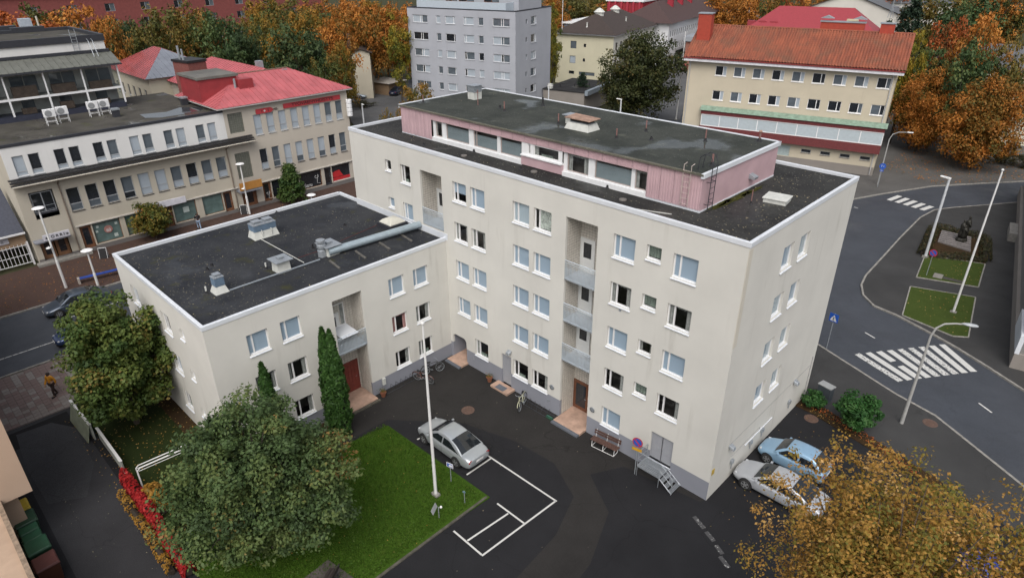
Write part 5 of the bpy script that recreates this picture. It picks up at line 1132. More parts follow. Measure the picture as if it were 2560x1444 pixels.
q = MB(); q.tube([(-2.4, 5.6, 18.3), (-2.4, 5.6, 21.5)], 0.05, 6); q.tube([(-2.9, 5.6, 20.8), (-1.9, 5.6, 20.8)], 0.03, 5); q.tube([(-2.1, 5.6, 18.3), (-2.4, 5.6, 20.0)], 0.04, 5); q.tube([(-2.7, 5.6, 18.3), (-2.4, 5.6, 20.0)], 0.04, 5); q.tube([(-2.4, 5.6, 19.6), (-1.6, 5.6, 19.6), (-1.6, 5.6, 20.2)], 0.05, 5); q.build('aerial', GALV, YB_)
for u in (-0.35, -24.9): q = MB(); q.tube([(u, -0.7, 12.9), (u, -0.12, 12.3), (u, -0.12, 0.2)], 0.06, 8); q.build('downpipe', simple('pale downpipe', (0.42, 0.42, 0.42), 0.5), YB_)

# ---------------------------------------------------------------- grey block
GBK = thing('grey_block', 'grey concrete apartment block with pale blue roof terrace parapet', 'building', (-68.55, 56.87, 0), TH)
GREYW = stucco('grey concrete render', (0.37, 0.385, 0.425), (0.20, 0.19, 0.18), 0.5)
gx = [(-20.95, -17.75, 's', 0), (-15.9, -14.95, 'n', 1), (-13.95, -11.92, 'v', 2), (-10.17, -8.12, 'v', 3), (-7.2, -6.22, 'n', 4), (-4.35, -1.12, 's', 5)]
GTOP = [16.06, 13.22, 10.46, 7.68, 4.9, 2.1]
gh_ = [(a, b, z-1.22, z) for a, b, _, _ in gx for z in GTOP]
wall_on(GBK, O1, 0, -22.1, 0, 0, 17.2, gh_, GREYW)
glk = [['llm', 'l', 'll', 'll', 'm', 'mmm'], ['ddd', 'm', 'dd', 'll', 'm', 'lmm'], ['mll', 'l', 'll', 'dm', 'd', 'ldm'], ['mdl', 'm', 'ml', 'dl', 'l', 'lll'], ['mdm', 'm', 'll', 'dm', 'm', 'lll'], ['mmm', 'm', 'mm', 'mm', 'm', 'mmm']]
for fi, z in enumerate(GTOP):
    for (a, b, s, ci) in gx: window(GBK, O1, 0, a, b, z-1.22, z, 0.10, {'s': ('vv', 0.5), 'n': ('n', 0), 'v': ('v', 0.2 if ci == 3 else 0.85)}[s], glk[fi][ci], FRAMEW, True, True, GREYF)
gs = [(5.29, 7.2, z-1.26, z+0.05) for z in GTOP]+[(3.45, 4.0, z-1.05, z-0.25) for z in GTOP]
wall_on(GBK, O1, R(90), 0, 12.7, 0, 17.2, gs, GREYW)
for i, (a, b, c, d) in enumerate(gs): window(GBK, O1, R(90), a, b, c, d, 0.1, ('v', 0.7) if b-a > 1 else ('n', 0), 'mdl'[i % 3]+'l', FRAMEW if b-a > 1 else GREYF, True, b-a > 1, GREYF)
wall_on(GBK, (0, 12.7), R(180), 0, 22.1, 0, 17.2, [], GREYW); wall_on(GBK, (-22.1, 12.7), R(270), 0, 12.7, 0, 17.2, [], GREYW)
MB().box(-22.05, 0.05, 16.9, -0.05, 12.65, 17.0).build('roof', felt('grey block roof', (0.03, 0.03, 0.035), (0.06, 0.06, 0.06)), GBK)
coping(GBK, [(-22.1, 0), (0, 0), (0, 12.7), (-22.1, 12.7)], DARKMET, 0.25, 0.16, 17.3)
PBL = simple('pale blue parapet', (0.42, 0.48, 0.54), 0.6, var=0.05)
MB().box(-20.4, 0.7, 17.0, -2.2, 0.85, 18.35).build('terrace_parapet', PBL, GBK); MB().box(-2.35, 0.85, 17.0, -2.2, 3.2, 18.35).build('terrace_parapet', PBL, GBK); MB().box(-20.4, 0.85, 17.0, -20.25, 3.2, 18.35).build('terrace_parapet', PBL, GBK)
wall_on(GBK, (0, 3.2), 0, -20.4, -1.2, 17.0, 20.6, [(-16, -13.5, 18.2, 20), (-13.2, -10, 18.2, 20), (-8, -5, 18.2, 20)], GREYW, 'penthouse_wall'); wall_on(GBK, (-1.2, 3.2), R(90), 0, 8, 17, 20.6, [], GREYW, 'penthouse_wall')
for a, b in ((-16, -13.5), (-13.2, -10), (-8, -5)): window(GBK, (0, 3.2), 0, a, b, 18.2, 20, 0.1, ('v', 0.5), 'dm', BROWNF, True, False)
MB().box(-20.6, 3.0, 20.6, -1.0, 11.4, 20.8).build('penthouse_roof', DARKMET, GBK)
# low dark-roofed link beside it
AX = thing('low_shop', 'low flat black roofed shop between the grey block and cream building', 'building', (-68.55, 56.87, 0), TH)
MB().box(0.3, 9.5, 0, 8.5, 22, 3.6).build('wall', STONEB, AX); MB().box(0.2, 9.4, 3.6, 8.6, 22.1, 3.75).build('roof', felt('black felt', (0.018, 0.018, 0.02), (0.035, 0.035, 0.036)), AX)
MB().box(8.6, 9.4, 3.2, 9.2, 22.1, 4.0).build('fascia', simple('blue grey fascia', (0.22, 0.26, 0.30), 0.5), AX); q = MB(); q.box(-0.4, -0.3, 0, 0.4, 0.3, 0.8); q.build('outdoor_unit', WOFF, AX, (1.4, 10.2, 3.75))
for k in range(3): pz = MB(); pz.tube([(2.5+k*2, 12+k*2, 3.75), (2.5+k*2, 12+k*2, 4.3)], 0.06, 6); pz.build('vent_pipe', BLACK, AX)

# ---------------------------------------------------------------- cream building with brown hipped roof, white row behind it
p0 = atD(1532, 135, 145); A2 = (p0[0], p0[1])
CB = thing('cream_building', 'cream three storey building with dark brown hipped roof and silver ventilators', 'building', (A2[0], A2[1], 0), TH)
CR3 = stucco('light cream render', (0.55, 0.52, 0.39), (0.35, 0.32, 0.25), 0.3); BRNR = simple('dark brown roof', (0.042, 0.030, 0.026), 0.8, var=0.25, scale=3)
cw = [(-9.8, -8.4, 7.35, 8.85), (-6.7, -6.15, 7.75, 8.4), (-9.9, -8.5, 4.35, 5.85), (-6.8, -6.25, 4.8, 5.45), (-10, -8.7, 2.1, 2.75), (-7.6, -3.9, 2.0, 2.7)]
wall_on(CB, O1, 0, -13.2, 0, 0, 10.3, cw, CR3); sw = [(1.2+i*2.6, 2.3+i*2.6, z, z+1.5) for i in range(9) for z in (7.35, 4.35, 1.3)]
wall_on(CB, O1, R(90), 0, 25, 0, 10.3, sw, stucco('white cream render', (0.56, 0.55, 0.50), (0.35, 0.32, 0.25), 0.3)); wall_on(CB, (-13.2, 25), R(270), 0, 25, 0, 10.3, [], CR3); wall_on(CB, (0, 25), R(180), 0, 13.2, 0, 10.3, [], CR3)
for i, (a, b, c, d) in enumerate(cw): window(CB, O1, 0, a, b, c, d, 0.1, ('n', 0), 'mdlddm'[i], DARKMET, True, False)
for i, (a, b, c, d) in enumerate(sw): window(CB, O1, R(90), a, b, c, d, 0.1, ('v', 0.5), 'md', DARKMET, True, False)
MB().box(-13.8, -0.6, 10.2, 0.6, 25.4, 10.45).build('eave', simple('white eave', (0.5, 0.5, 0.52), 0.6), CB)
mb = MB(); e = [(-14, -0.8, 10.46), (0.8, -0.8, 10.46), (0.8, 25.6, 10.46), (-14, 25.6, 10.46), (-6.6, 6.0, 14.0), (-6.6, 19.5, 14.0)]
mb.v = e; mb.f = [(0, 1, 4), (1, 2, 5, 4), (2, 3, 5), (3, 0, 4, 5)]; mb.m = [0]*4; mb.build('roof', BRNR, CB)
for y in (6.6, 15.5): q = MB(); q.lathe((-6.3, y, 12.6), [(1.0, 0), (1.0, 1.5), (1.25, 1.6), (0.7, 2.1), (0.2, 2.4)], 10); q.build('ventilator', WOFF, CB)
for (x, y, z) in ((-6.8, 1.5, 11.5), (-2.6, 13, 11.9)): q = MB(); q.lathe((x, y, z), [(0.3, 0), (0.15, 0.2), (0.15, 0.9), (0.28, 1.0)], 8); q.build('vent_pipe', WOFF, CB)
q = MB(); q.tube([(-12, 0.2, 10.6), (-12, 0.2, 18.5)], 0.06, 6); q.build('aerial', WHITE, CB)
WR = thing('white_row', 'long white street building with brown roof and red chimneys', 'building', (A2[0], A2[1], 0), TH)
WHITE2 = stucco('clean white render', (0.62, 0.63, 0.65), (0.4, 0.4, 0.4), 0.2)
ws = [(27.5+i*1.7, 28.4+i*1.7, z, z+1.5) for i in range(24) for z in (7.5, 4.5)]
wall_on(WR, (3.2, 0), R(90), 26, 70, 0, 10.6, ws, WHITE2); wall_on(WR, (0, 26), 0, -9, 3.2, 0, 10.6, [], WHITE2)
for i, (a, b, c, d) in enumerate(ws): window(WR, (3.2, 0), R(90), a, b, c, d, 0.08, ('n', 0), 'mdm'[i % 3], WHITE, True, False)
for k in range(9): MB().box(3.1, 30+k*3, 0.3, 3.25, 32.3+k*3, 2.9).build('shop_window', PANE_D, WR)
MB().box(3.21, 33, 3.2, 3.4, 40, 3.9).build('shop_fascia', BLACK, WR); MB().box(-9.5, 25.5, 10.5, 3.8, 70.4, 10.75).build('eave', MATS['white eave'], WR)
mb = MB(); mb.v = [(-10, 25, 10.76), (4.2, 25, 10.76), (4.2, 71, 10.76), (-10, 71, 10.76), (-2.9, 33, 15), (-2.9, 66, 15)]; mb.f = [(0, 1, 4), (1, 2, 5, 4), (2, 3, 5), (3, 0, 4, 5)]; mb.m = [0]*4; mb.build('roof', simple('red brown roof', (0.060, 0.034, 0.032), 0.8, var=0.2), WR)
for y in (38, 46, 54): o = MB().box(-1.6, y, 12.5, -0.2, y+0.9, 16.4).build('roof_chimney', simple('crimson chimney', (0.30, 0.02, 0.035), 0.7), WR)
RC = thing('crimson_hall', 'crimson clad hall with pale roof edge behind the brown roofs', 'building', (A2[0], A2[1], 0), TH)
MB().box(-16, 34, 0, -6.5, 50, 14.6).build('wall', simple('crimson cladding', (0.28, 0.02, 0.03), 0.6), RC); MB().box(-16.3, 33.7, 14.6, -6.2, 50.3, 15.0).build('roof', WHITE, RC)
for k in range(6): MB().box(-15.5+k*1.6, 33.6, 12.2, -15.0+k*1.6, 34, 14.6).build('fin', simple('crimson fin', (0.34, 0.03, 0.05), 0.6), RC)
TS = thing('flat_hall', 'tan and grey flat roofed hall beyond the cream building', 'building', (A2[0]-22, A2[1]+30, 0), TH); MB().box(-14, 0, 0, 10, 20, 7.4).build('wall', simple('tan wall', (0.40, 0.33, 0.27), 0.9), TS); MB().box(-14, -0.4, 7.4, 10.5, 20, 8.9).build('clerestory', simple('grey clerestory', (0.22, 0.25, 0.30), 0.6, var=0.2, scale=0.6), TS); MB().box(-14.5, -1, 8.9, 11, 20, 9.3).build('roof', WHITE, TS)

# ---------------------------------------------------------------- far houses
def far_house(name, label, x, y, D, w_, d_, h, rh, wallm, roofm, rot, hip=False, wins=(), loczero=True):
    p = atD(x, y, D); t = thing(name, label, 'house', (p[0], p[1], 0), rot)
    hl = [(a, b, c, d) for a, b, c, d in wins]
    wall_on(t, (0, 0), 0, -w_/2, w_/2, 0, h, hl, wallm); wall_on(t, (w_/2, 0), R(90), 0, d_, 0, h, [], wallm); wall_on(t, (w_/2, d_), R(180), 0, w_, 0, h, [], wallm); wall_on(t, (-w_/2, d_), R(270), 0, d_, 0, h, [], wallm)
    for i, (a, b, c, d) in enumerate(hl): window(t, (0, 0), 0, a, b, c, d, 0.08, ('v', 0.5), 'md'[i % 2], GREYF, True, False)
    o = 0.5; ri = d_*0.4 if hip else -o
    mb = MB()
    if hip: mb.v = [(-w_/2-o, -o, h), (w_/2+o, -o, h), (w_/2+o, d_+o, h), (-w_/2-o, d_+o, h), (-w_/2+ri, d_/2, h+rh), (w_/2-ri, d_/2, h+rh)]; mb.f = [(0, 1, 5, 4), (1, 2, 5), (2, 3, 4, 5), (3, 0, 4)]
    else:
        mb.v = [(-w_/2-o, -o, h), (w_/2+o, -o, h), (w_/2+o, d_+o, h), (-w_/2-o, d_+o, h), (0, -o, h+rh), (0, d_+o, h+rh)]; mb.f = [(0, 4, 5, 3), (4, 1, 2, 5)]
        g_ = MB(); g_.poly([(-w_/2, 0, h), (w_/2, 0, h), (0, 0, h+rh-0.1)]); g_.build('gable', wallm, t)
    mb.m = [0]*len(mb.f); mb.build('roof', roofm, t); return t
DGR = simple('dark grey roof', (0.10, 0.105, 0.115), 0.7); CRIM = simple('crimson metal roof', (0.27, 0.035, 0.045), 0.5, var=0.1)
t = far_house('gabled_white_house', 'white gabled house with slit windows behind the crimson roofed house', 2110, 60, 172, 20, 30, 13.6, 4.0, stucco('ivory render', (0.60, 0.58, 0.53), (0.4, 0.4, 0.4), 0.2), DGR, R(12), False, [(1.0, 2.2, 6.0, 10.0), (-3.4, -2.8, 6.2, 10.2), (-8.0, -5.8, 8.0, 10.5), (4.5, 6.0, 3.0, 5.0)])
far_house('white_apartments', 'white apartment house half hidden by the dark conifers', 2260, 40, 185, 18, 14, 15, 1.5, MATS['ivory render'], DGR, R(12), True, [(-7+i*3.0, -5.6+i*3.0, z, z+1.4) for i in range(5) for z in (3, 6, 9, 12)])
t = far_house('crimson_roofed_house', 'house with crimson hipped roof and chimneys behind the clay tiled roof', 2020, 62, 134, 24, 14, 11.6, 5.0, simple('ochre wall', (0.42, 0.33, 0.2), 0.9), CRIM, R(14), True)
for x in (-11, -9, -7): MB().box(x, 3, 11.5, x+1.4, 3.9, 14.2).build('roof_chimney', CRIM, t)
MB().box(6.0, 0.5, 9, 7.8, 1.6, 15.2).build('roof_chimney', simple('cream chimney', (0.5, 0.44, 0.3), 0.8), t)
far_house('pale_villa', 'pale yellow villa with grey hipped roof above the orange maples', 2545, 70, 120, 14, 12, 10.5, 2.8, stucco('pale villa render', (0.56, 0.54, 0.44), (0.4, 0.4, 0.4), 0.2), DGR, R(20), True, [(-5.5, -4.2, 7.2, 9.0), (-3.0, -0.5, 7.0, 9.2), (1, 2.4, 7.2, 9), (-5.5, -4.2, 3.6, 5.4), (-2.5, -1.2, 3.6, 5.4)])
far_house('crimson_shed', 'crimson roofed outbuilding below the pale villa', 2552, 100, 128, 6, 6, 7.0, 2.5, REDSIDE, CRIM, R(20), True)
t = far_house('chimney_house', 'cream house end with brown chimney in front of orange trees', 905, 170, 136, 3.4, 9, 8.6, 0.8, CREAM2, BRNR, R(52), False); MB().box(-2.3, 0.3, 0, -1.72, 1.2, 12.0).build('chimney', simple('brown stack', (0.06, 0.035, 0.03), 0.8), t)
far_house('garden_shed', 'small tan shed with pale roof at the edge of the car park', 940, 165, 140, 6, 5, 2.4, 0.5, simple('tan boards', (0.22, 0.15, 0.09), 0.9), simple('pale shed roof', (0.30, 0.28, 0.25), 0.8), R(10), True)
# red brick works behind the park
BW = thing('brick_works', 'long red brick works with pale roof edge behind the park trees', 'building', (-165, -40, 0), R(90))
bwh = [(20+i*7.5, 22+i*7.5, z, z+1.6) for i in range(14) for z in (4, 7.6, 11.2, 14.4)]
wall_on(BW, O1, 0, 0, 120, 0, 18.0, bwh, simple('dull red brick', (0.20, 0.055, 0.05), 0.9, var=0.15, scale=2))
for i, (a, b, c, d) in enumerate(bwh): window(BW, O1, 0, a, b, c, d, 0.08, ('v', 0.5), 'dm', GREYF, True, False)
MB().box(0, 0.2, 0, 120, 20, 17.9).build('mass', MATS['dull red brick'], BW); MB().box(-0.5, -0.5, 18.0, 120.5, 20, 18.8).build('roof', simple('pale roof edge', (0.5, 0.52, 0.53), 0.6), BW)
t = thing('loading_shelter', 'dark open shelter with grey roof beside the brick works', 'shelter', (*atD(610, 15, 190)[:2], 0), R(60)); MB().box(-8, -4, 7.5, 8, 4, 8.2).build('roof', GALV, t); MB().box(-7.5, -3.5, 0, 7.5, 3.5, 7.4).build('inside', BLACK, t)
# grey building edge along the right pavement
rb = thing('grey_hall', 'grey rendered hall along the corner pavement with steps', 'building', (8.6, 27.0, 0), R(9))
STG = stucco('grey hall render', (0.20, 0.195, 0.19), (0.12, 0.12, 0.12), 0.5)
MB().box(0, -1.5, 0, 12, 42, 1.2).build('plinth', STONEB, rb); MB().box(0.25, -1.3, 1.2, 12, 42, 6.0).build('wall', STG, rb); MB().box(-0.7, 25.0, 0.06, -0.01, 28.5, 0.9).build('steps', KERBM, rb); MB().box(-0.02, -1.52, 1.2, 0.24, 3.0, 2.6).build('pale_panel', TIN, rb)
# tan building below the drone: low roof and taller block
nb = thing('tan_building', 'tan rendered building with ledge beside the driveway and bins', 'building', (-22.2, -24.6, 0))
TAN = stucco('tan pink render', (0.44, 0.325, 0.245), (0.2, 0.14, 0.1), 0.4)
MB().box(-30, -25, 3.0, 0, 0, 9.0).build('upper_wall', TAN, nb); MB().box(-30, -25, 0, -0.6, -0.6, 3.0).build('wall', TAN, nb)
MB().box(0.0, -25, 0, 24, -1.35, 3.05).build('lower_wall', TAN, nb); MB().box(0.0, -25, 3.05, 24, -1.25, 3.12).build('lower_roof', simple('tan roof felt', (0.40, 0.29, 0.21), 0.9, var=0.1, scale=1.5), nb); MB().box(0.0, -1.42, 3.12, 24, -1.22, 3.26).build('roof_ledge', simple('mossy tan ledge', (0.24, 0.18, 0.13), 0.9, var=0.35, scale=6), nb)
sheet('car_park', [G2(840, 262), G2(900, 200), G2(1040, 200), G2(1130, 260), G2(1100, 330), G2(900, 330)], 0.02, LOTM)
sheet('plaza', [G2(270, 190), G2(280, 105), G2(470, 85), G2(700, 110), G2(450, 190)], 0.02, simple('pale plaza', (0.26, 0.26, 0.27), 0.7, var=0.1, scale=0.3))
sheet('back_street', [G2(1500, 300), G2(1640, 190), G2(1700, 150), G2(1780, 20), G2(1830, 20), G2(1730, 190), G2(1700, 300)], 0.03, LOTM)
sheet('square', [G2(1780, 78), G2(1820, 30), G2(2060, 30), G2(2060, 90), G2(1790, 95)], 0.03, LOTM)
sheet('side_lane', [G2(2240, 330), G2(2290, 230), G2(2480, 210), G2(2560, 240), G2(2560, 260), G2(2400, 260), G2(2330, 330)], 0.06, ROADM)
# ================================================================ trees
BARK = simple('grey brown bark', (0.055, 0.045, 0.036), 0.95, var=0.35, scale=9); BIRCHB = simple('birch bark', (0.11, 0.085, 0.07), 0.85, var=0.5, scale=7)
SPEC = {
 'red':    [(0.1, (0.09, 0.050, 0.016)), (0.4, (0.22, 0.060, 0.016)), (0.65, (0.30, 0.075, 0.018)), (0.95, (0.33, 0.12, 0.03))],
 'orange': [(0.05, (0.045, 0.050, 0.012)), (0.3, (0.15, 0.075, 0.014)), (0.6, (0.27, 0.098, 0.018)), (0.95, (0.34, 0.15, 0.03))],
 'gold':   [(0.05, (0.035, 0.050, 0.012)), (0.35, (0.10, 0.085, 0.014)), (0.65, (0.21, 0.115, 0.018)), (0.95, (0.28, 0.14, 0.022))],
 'mixed':  [(0.05, (0.022, 0.040, 0.012)), (0.4, (0.055, 0.066, 0.016)), (0.7, (0.13, 0.082, 0.017)), (0.95, (0.22, 0.09, 0.02))],
 'olive':  [(0.05, (0.030, 0.040, 0.012)), (0.4, (0.070, 0.070, 0.017)), (0.7, (0.125, 0.088, 0.020)), (0.95, (0.19, 0.09, 0.02))],
 'yellow': [(0.05, (0.040, 0.060, 0.012)), (0.4, (0.115, 0.115, 0.016)), (0.7, (0.20, 0.155, 0.018)), (0.95, (0.26, 0.16, 0.02))],
 'green':  [(0.05, (0.018, 0.034, 0.014)), (0.4, (0.032, 0.055, 0.020)), (0.7, (0.052, 0.075, 0.024)), (0.95, (0.09, 0.085, 0.022))],
 'dgreen': [(0.05, (0.014, 0.026, 0.012)), (0.5, (0.026, 0.043, 0.017)), (0.95, (0.045, 0.062, 0.020))],
 'maple':  [(0.05, (0.016, 0.032, 0.010)), (0.45, (0.036, 0.060, 0.014)), (0.82, (0.066, 0.082, 0.018)), (1.0, (0.12, 0.085, 0.022))],
 'rowan':  [(0.05, (0.022, 0.036, 0.015)), (0.45, (0.040, 0.066, 0.022)), (0.85, (0.070, 0.090, 0.027)), (1.0, (0.17, 0.09, 0.03))],
 'birch':  [(0.05, (0.075, 0.080, 0.016)), (0.3, (0.16, 0.125, 0.022)), (0.55, (0.25, 0.135, 0.028)), (0.75, (0.30, 0.165, 0.040)), (1.0, (0.46, 0.30, 0.12))],
 'dkmaple':[(0.05, (0.018, 0.024, 0.010)), (0.45, (0.036, 0.046, 0.014)), (0.75, (0.062, 0.058, 0.017)), (0.97, (0.12, 0.075, 0.022))],
 'thuja':  [(0.05, (0.010, 0.026, 0.006)), (0.5, (0.020, 0.050, 0.010)), (0.95, (0.036, 0.075, 0.016))],
 'spruce': [(0.05, (0.010, 0.022, 0.014)), (0.5, (0.018, 0.034, 0.020)), (0.95, (0.030, 0.048, 0.024))],
 'street': [(0.05, (0.030, 0.048, 0.012)), (0.45, (0.075, 0.085, 0.016)), (0.75, (0.16, 0.11, 0.02)), (0.97, (0.25, 0.10, 0.025))],
 'linden': [(0.05, (0.016, 0.040, 0.010)), (0.5, (0.034, 0.066, 0.014)), (0.95, (0.07, 0.095, 0.022))],
 'creeper':[(0.05, (0.20, 0.012, 0.012)), (0.5, (0.36, 0.016, 0.018)), (0.95, (0.45, 0.05, 0.04))],
 'shrub':  [(0.05, (0.012, 0.040, 0.010)), (0.5, (0.022, 0.075, 0.016)), (0.95, (0.05, 0.11, 0.03))],
 'fern':   [(0.05, (0.10, 0.07, 0.012)), (0.5, (0.24, 0.12, 0.02)), (0.95, (0.32, 0.18, 0.03))],
 'hedge':  [(0.05, (0.014, 0.020, 0.008)), (0.5, (0.035, 0.036, 0.014)), (0.95, (0.09, 0.05, 0.02))],
}
GAIN = {'rowan': 1.65, 'maple': 1.7, 'thuja': 1.7, 'orange': 1.5, 'green': 1.7, 'dgreen': 1.7, 'mixed': 1.5, 'olive': 1.4, 'birch': 1.3, 'creeper': 1.0, 'shrub': 1.2}
LM = {k: leafmat('leaves '+k, [(p, tuple(c*GAIN.get(k, 1.25) for c in col)) for p, col in v], 0.22) for k, v in SPEC.items()}
def unit(v): return v/np.maximum(np.linalg.norm(v, axis=1, keepdims=True), 1e-9)
def leaf_quads(c, nrm, size, tint, rng, asp=0.62):
    n = len(c); a = unit(np.cross(nrm, unit(rng.normal(size=(n, 3))))); b = np.cross(nrm, a)
    s = size[:, None]; V = np.stack([c-a*s*0.5, c+b*s*asp*0.5+nrm*s*0.06, c+a*s*0.5, c-b*s*asp*0.5+nrm*s*0.06], 1).reshape(-1, 3)
    F = np.arange(4*n, dtype=np.int32).reshape(-1, 4); return V, F, np.repeat(tint, 4)
def crown_points(rng, ncl, per, rad, hz, cl=0.27, profile='round', shell=0.45, flat=0.55, droop=0.0):
    """leaf centres: clumps spread through the crown volume"""
    d = unit(rng.normal(size=(ncl, 3))); r = rng.random(ncl)**shell
    if profile == 'round':
        C_ = d*r[:, None]*np.array([rad, rad, hz]); C_[:, 2] = np.where(C_[:, 2] < 0, C_[:, 2]*flat, C_[:, 2])
        C_[:, :2] *= (1+0.22*np.sin(3*np.arctan2(C_[:, 1], C_[:, 0])+rng.random()*6))[:, None]
    else:                                   # cone, narrow at the top
        z = rng.random(ncl)**0.8; rr = rad*(1-z)**0.75*(0.35+0.65*rng.random(ncl)**0.5)+0.02; an = rng.random(ncl)*2*np.pi
        C_ = np.stack([rr*np.cos(an), rr*np.sin(an), (z*2-1)*hz], 1)
    clr = cl*rad*(0.55+0.9*rng.random(ncl))
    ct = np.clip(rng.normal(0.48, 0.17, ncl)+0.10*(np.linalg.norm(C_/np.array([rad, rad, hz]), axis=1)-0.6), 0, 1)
    k = np.repeat(np.arange(ncl), per); u = unit(rng.normal(size=(len(k), 3))); q = rng.random(len(k))**0.45
    off = u*(q*clr[k])[:, None]*np.array([1, 1, 0.75]); P = C_[k]+off
    P[:, 2] -= droop*np.abs(rng.normal(size=len(k)))*clr[k]
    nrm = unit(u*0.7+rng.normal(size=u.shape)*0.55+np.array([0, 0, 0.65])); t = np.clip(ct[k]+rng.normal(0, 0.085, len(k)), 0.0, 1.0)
    return P, nrm, t, C_
def limbs(mb, base, top, C_, r0, rng, n=9, m=0):
    mb.tube([base, (base[0]*0.8+top[0]*0.2, base[1], base[2]+(top[2]-base[2])*0.35), ((base[0]+top[0])/2, (base[1]+top[1])/2, base[2]+(top[2]-base[2])*0.65), top], [r0, r0*0.75, r0*0.5, r0*0.12], 7, m)
    idx = rng.choice(len(C_), min(n, len(C_)), replace=False)
    for i in idx:
        e = C_[i]; t = 0.3+0.45*rng.random(); s = (base[0]+(top[0]-base[0])*t, base[1]+(top[1]-base[1])*t, base[2]+(top[2]-base[2])*t)
        if e[2] < s[2]-0.05: s = (s[0], s[1], max(base[2]+(top[2]-base[2])*0.2, e[2]-abs(e[2])*0.1))
        mid = ((s[0]+e[0])/2, (s[1]+e[1])/2, (s[2]+e[2])/2+0.06*np.linalg.norm(e-np.array(s))); mb.tube([s, mid, tuple(e)], [r0*0.38, r0*0.24, r0*0.06], 5, m)
TPL = {}
def template(key, rad, zc, hz, ncl, per, leaf, profile='round', shell=0.45, seed=1, nl=10, cl=0.27, asp=0.62):
    """unit tree (height 1): crown mesh and trunk mesh, shared by its copies"""
    rng = np.random.default_rng(seed); P, nr, t, C_ = crown_points(rng, ncl, per, rad, hz, cl, profile, shell, 0.92)
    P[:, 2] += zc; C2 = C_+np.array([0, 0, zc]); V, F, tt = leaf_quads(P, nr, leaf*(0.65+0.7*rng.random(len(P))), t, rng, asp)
    cm = npmesh('crown', V, F, LM['green'], tt); mb = MB(); limbs(mb, (0, 0, 0), (0.01, 0, zc+hz*0.6), C2, 0.022, rng, nl); TPL.setdefault(key, []).append((cm, mb.mesh('trunk', BARK)))
for s in range(4): template('round', 0.36, 0.56, 0.44, 120, 62, 0.033, seed=20+s, cl=0.25)
for s in range(2): template('tall', 0.25, 0.58, 0.42, 90, 55, 0.028, seed=30+s)
for s in range(2): template('big', 0.46, 0.51, 0.47, 300, 95, 0.028, seed=40+s, cl=0.23)
template('spruce', 0.26, 0.52, 0.47, 150, 45, 0.026, 'cone', seed=50, nl=0, cl=0.22)
template('bush', 0.55, 0.50, 0.48, 60, 50, 0.055, seed=60, nl=6, cl=0.3)
def plant_tree(label, x, y, h, wd, sp, key='round', name='tree', cat='tree', group=None, var=None, z=0.0, bark=None):
    t = thing(name, label, cat, (x, y, z), RND.random()*6.28, group); cm, tm = TPL[key][var if var is not None else RND.randrange(len(TPL[key]))]
    base = {'round': 0.36, 'tall': 0.25, 'big': 0.46, 'spruce': 0.26, 'bush': 0.55}[key]
    sx = wd/2/(base*1.24*h); tr = place('trunk', tm, t); tr.scale = (h*max(sx, 0.6), h*max(sx, 0.6), h)
    cr = place('crown', cm, t, mat=LM[sp]); cr.scale = (h*sx, h*sx, h); return t
PARKG = 'autumn trees of the park behind the shops'
def near_mark(x):
    for lim, m_ in ((130, 'behind the roof vents of the terrace block'), (310, 'behind the ladder end of the terrace block'), (450, 'behind the wet red roofed house'), (560, 'behind the brick stack'), (720, 'behind the red stair house'), (875, 'behind the red corner roof'), (965, 'behind the cream chimney house'), (1390, 'beside the grey block'), (1570, 'behind the cream building'), (1780, 'behind the white row'), (2050, 'beside the square'), (2250, 'behind the white gabled house')):
        if x < lim: return m_
    return 'at the top of the slope'
def px_tree(x, yt, D, wpx, sp, key='round', label=None, group=None, **k):
    p = atD(x, yt, D); h = max(3.0, p[2]); sl = math.sqrt(D*D+(CAM[2]-h*0.6)**2); wd = wpx*sl/FPX
    return plant_tree(label, p[0], p[1], h, wd, sp, key, group=group, **k)
PARK_L = {'red': 'red orange park maple', 'orange': 'orange park maple', 'gold': 'golden park maple', 'mixed': 'green park maple turning orange', 'olive': 'olive brown park maple', 'green': 'green leafy park tree', 'dgreen': 'dark green park tree', 'yellow': 'yellow green park tree'}
for (x, y, D, wp, sp) in [(30, 25, 118, 165, 'red'), (105, -2, 138, 170, 'olive'), (185, 4, 128, 165, 'orange'), (258, 24, 116, 100, 'orange'), (-30, 10, 125, 150, 'red'), 
    (362, 6, 124, 125, 'olive'), (432, -5, 134, 160, 'olive'), (478, 14, 126, 130, 'mixed'), (545, 15, 121, 140, 'green'), (602, 58, 120, 110, 'dgreen'), (652, 28, 128, 105, 'gold'), (693, 52, 117, 100, 'gold'), (738, 52, 110, 165, 'dgreen'), (636, 2, 160, 100, 'gold'), (700, 5, 150, 115, 'mixed'), (765, 12, 142, 115, 'gold'), (815, 36, 124, 130, 'orange'), (852, 10, 146, 105, 'orange'), (905, 4, 140, 120, 'orange'), (955, 0, 150, 100, 'orange'), (988, 22, 126, 85, 'yellow'), (1022, 0, 146, 110, 'orange'), (806, 128, 106, 105, 'mixed'), (850, 96, 114, 80, 'gold'), (330, 40, 135, 90, 'dgreen'), (800, -8, 165, 120, 'orange'), (870, -12, 175, 120, 'orange'), (930, -12, 178, 120, 'gold'), (740, -10, 175, 120, 'mixed'), (660, -14, 185, 130, 'gold'), (1045, 60, 133, 60, 'yellow'), (690, 120, 112, 110, 'dgreen'), (780, 90, 112, 110, 'green')]:
    px_tree(x, y, D, wp, sp, 'tall' if sp == 'yellow' else 'round', ('broad ' if wp > 125 else 'slim ' if wp < 95 else '')+PARK_L[sp]+(', front row ' if D < 128 else ', rear row ')+near_mark(x), PARKG)
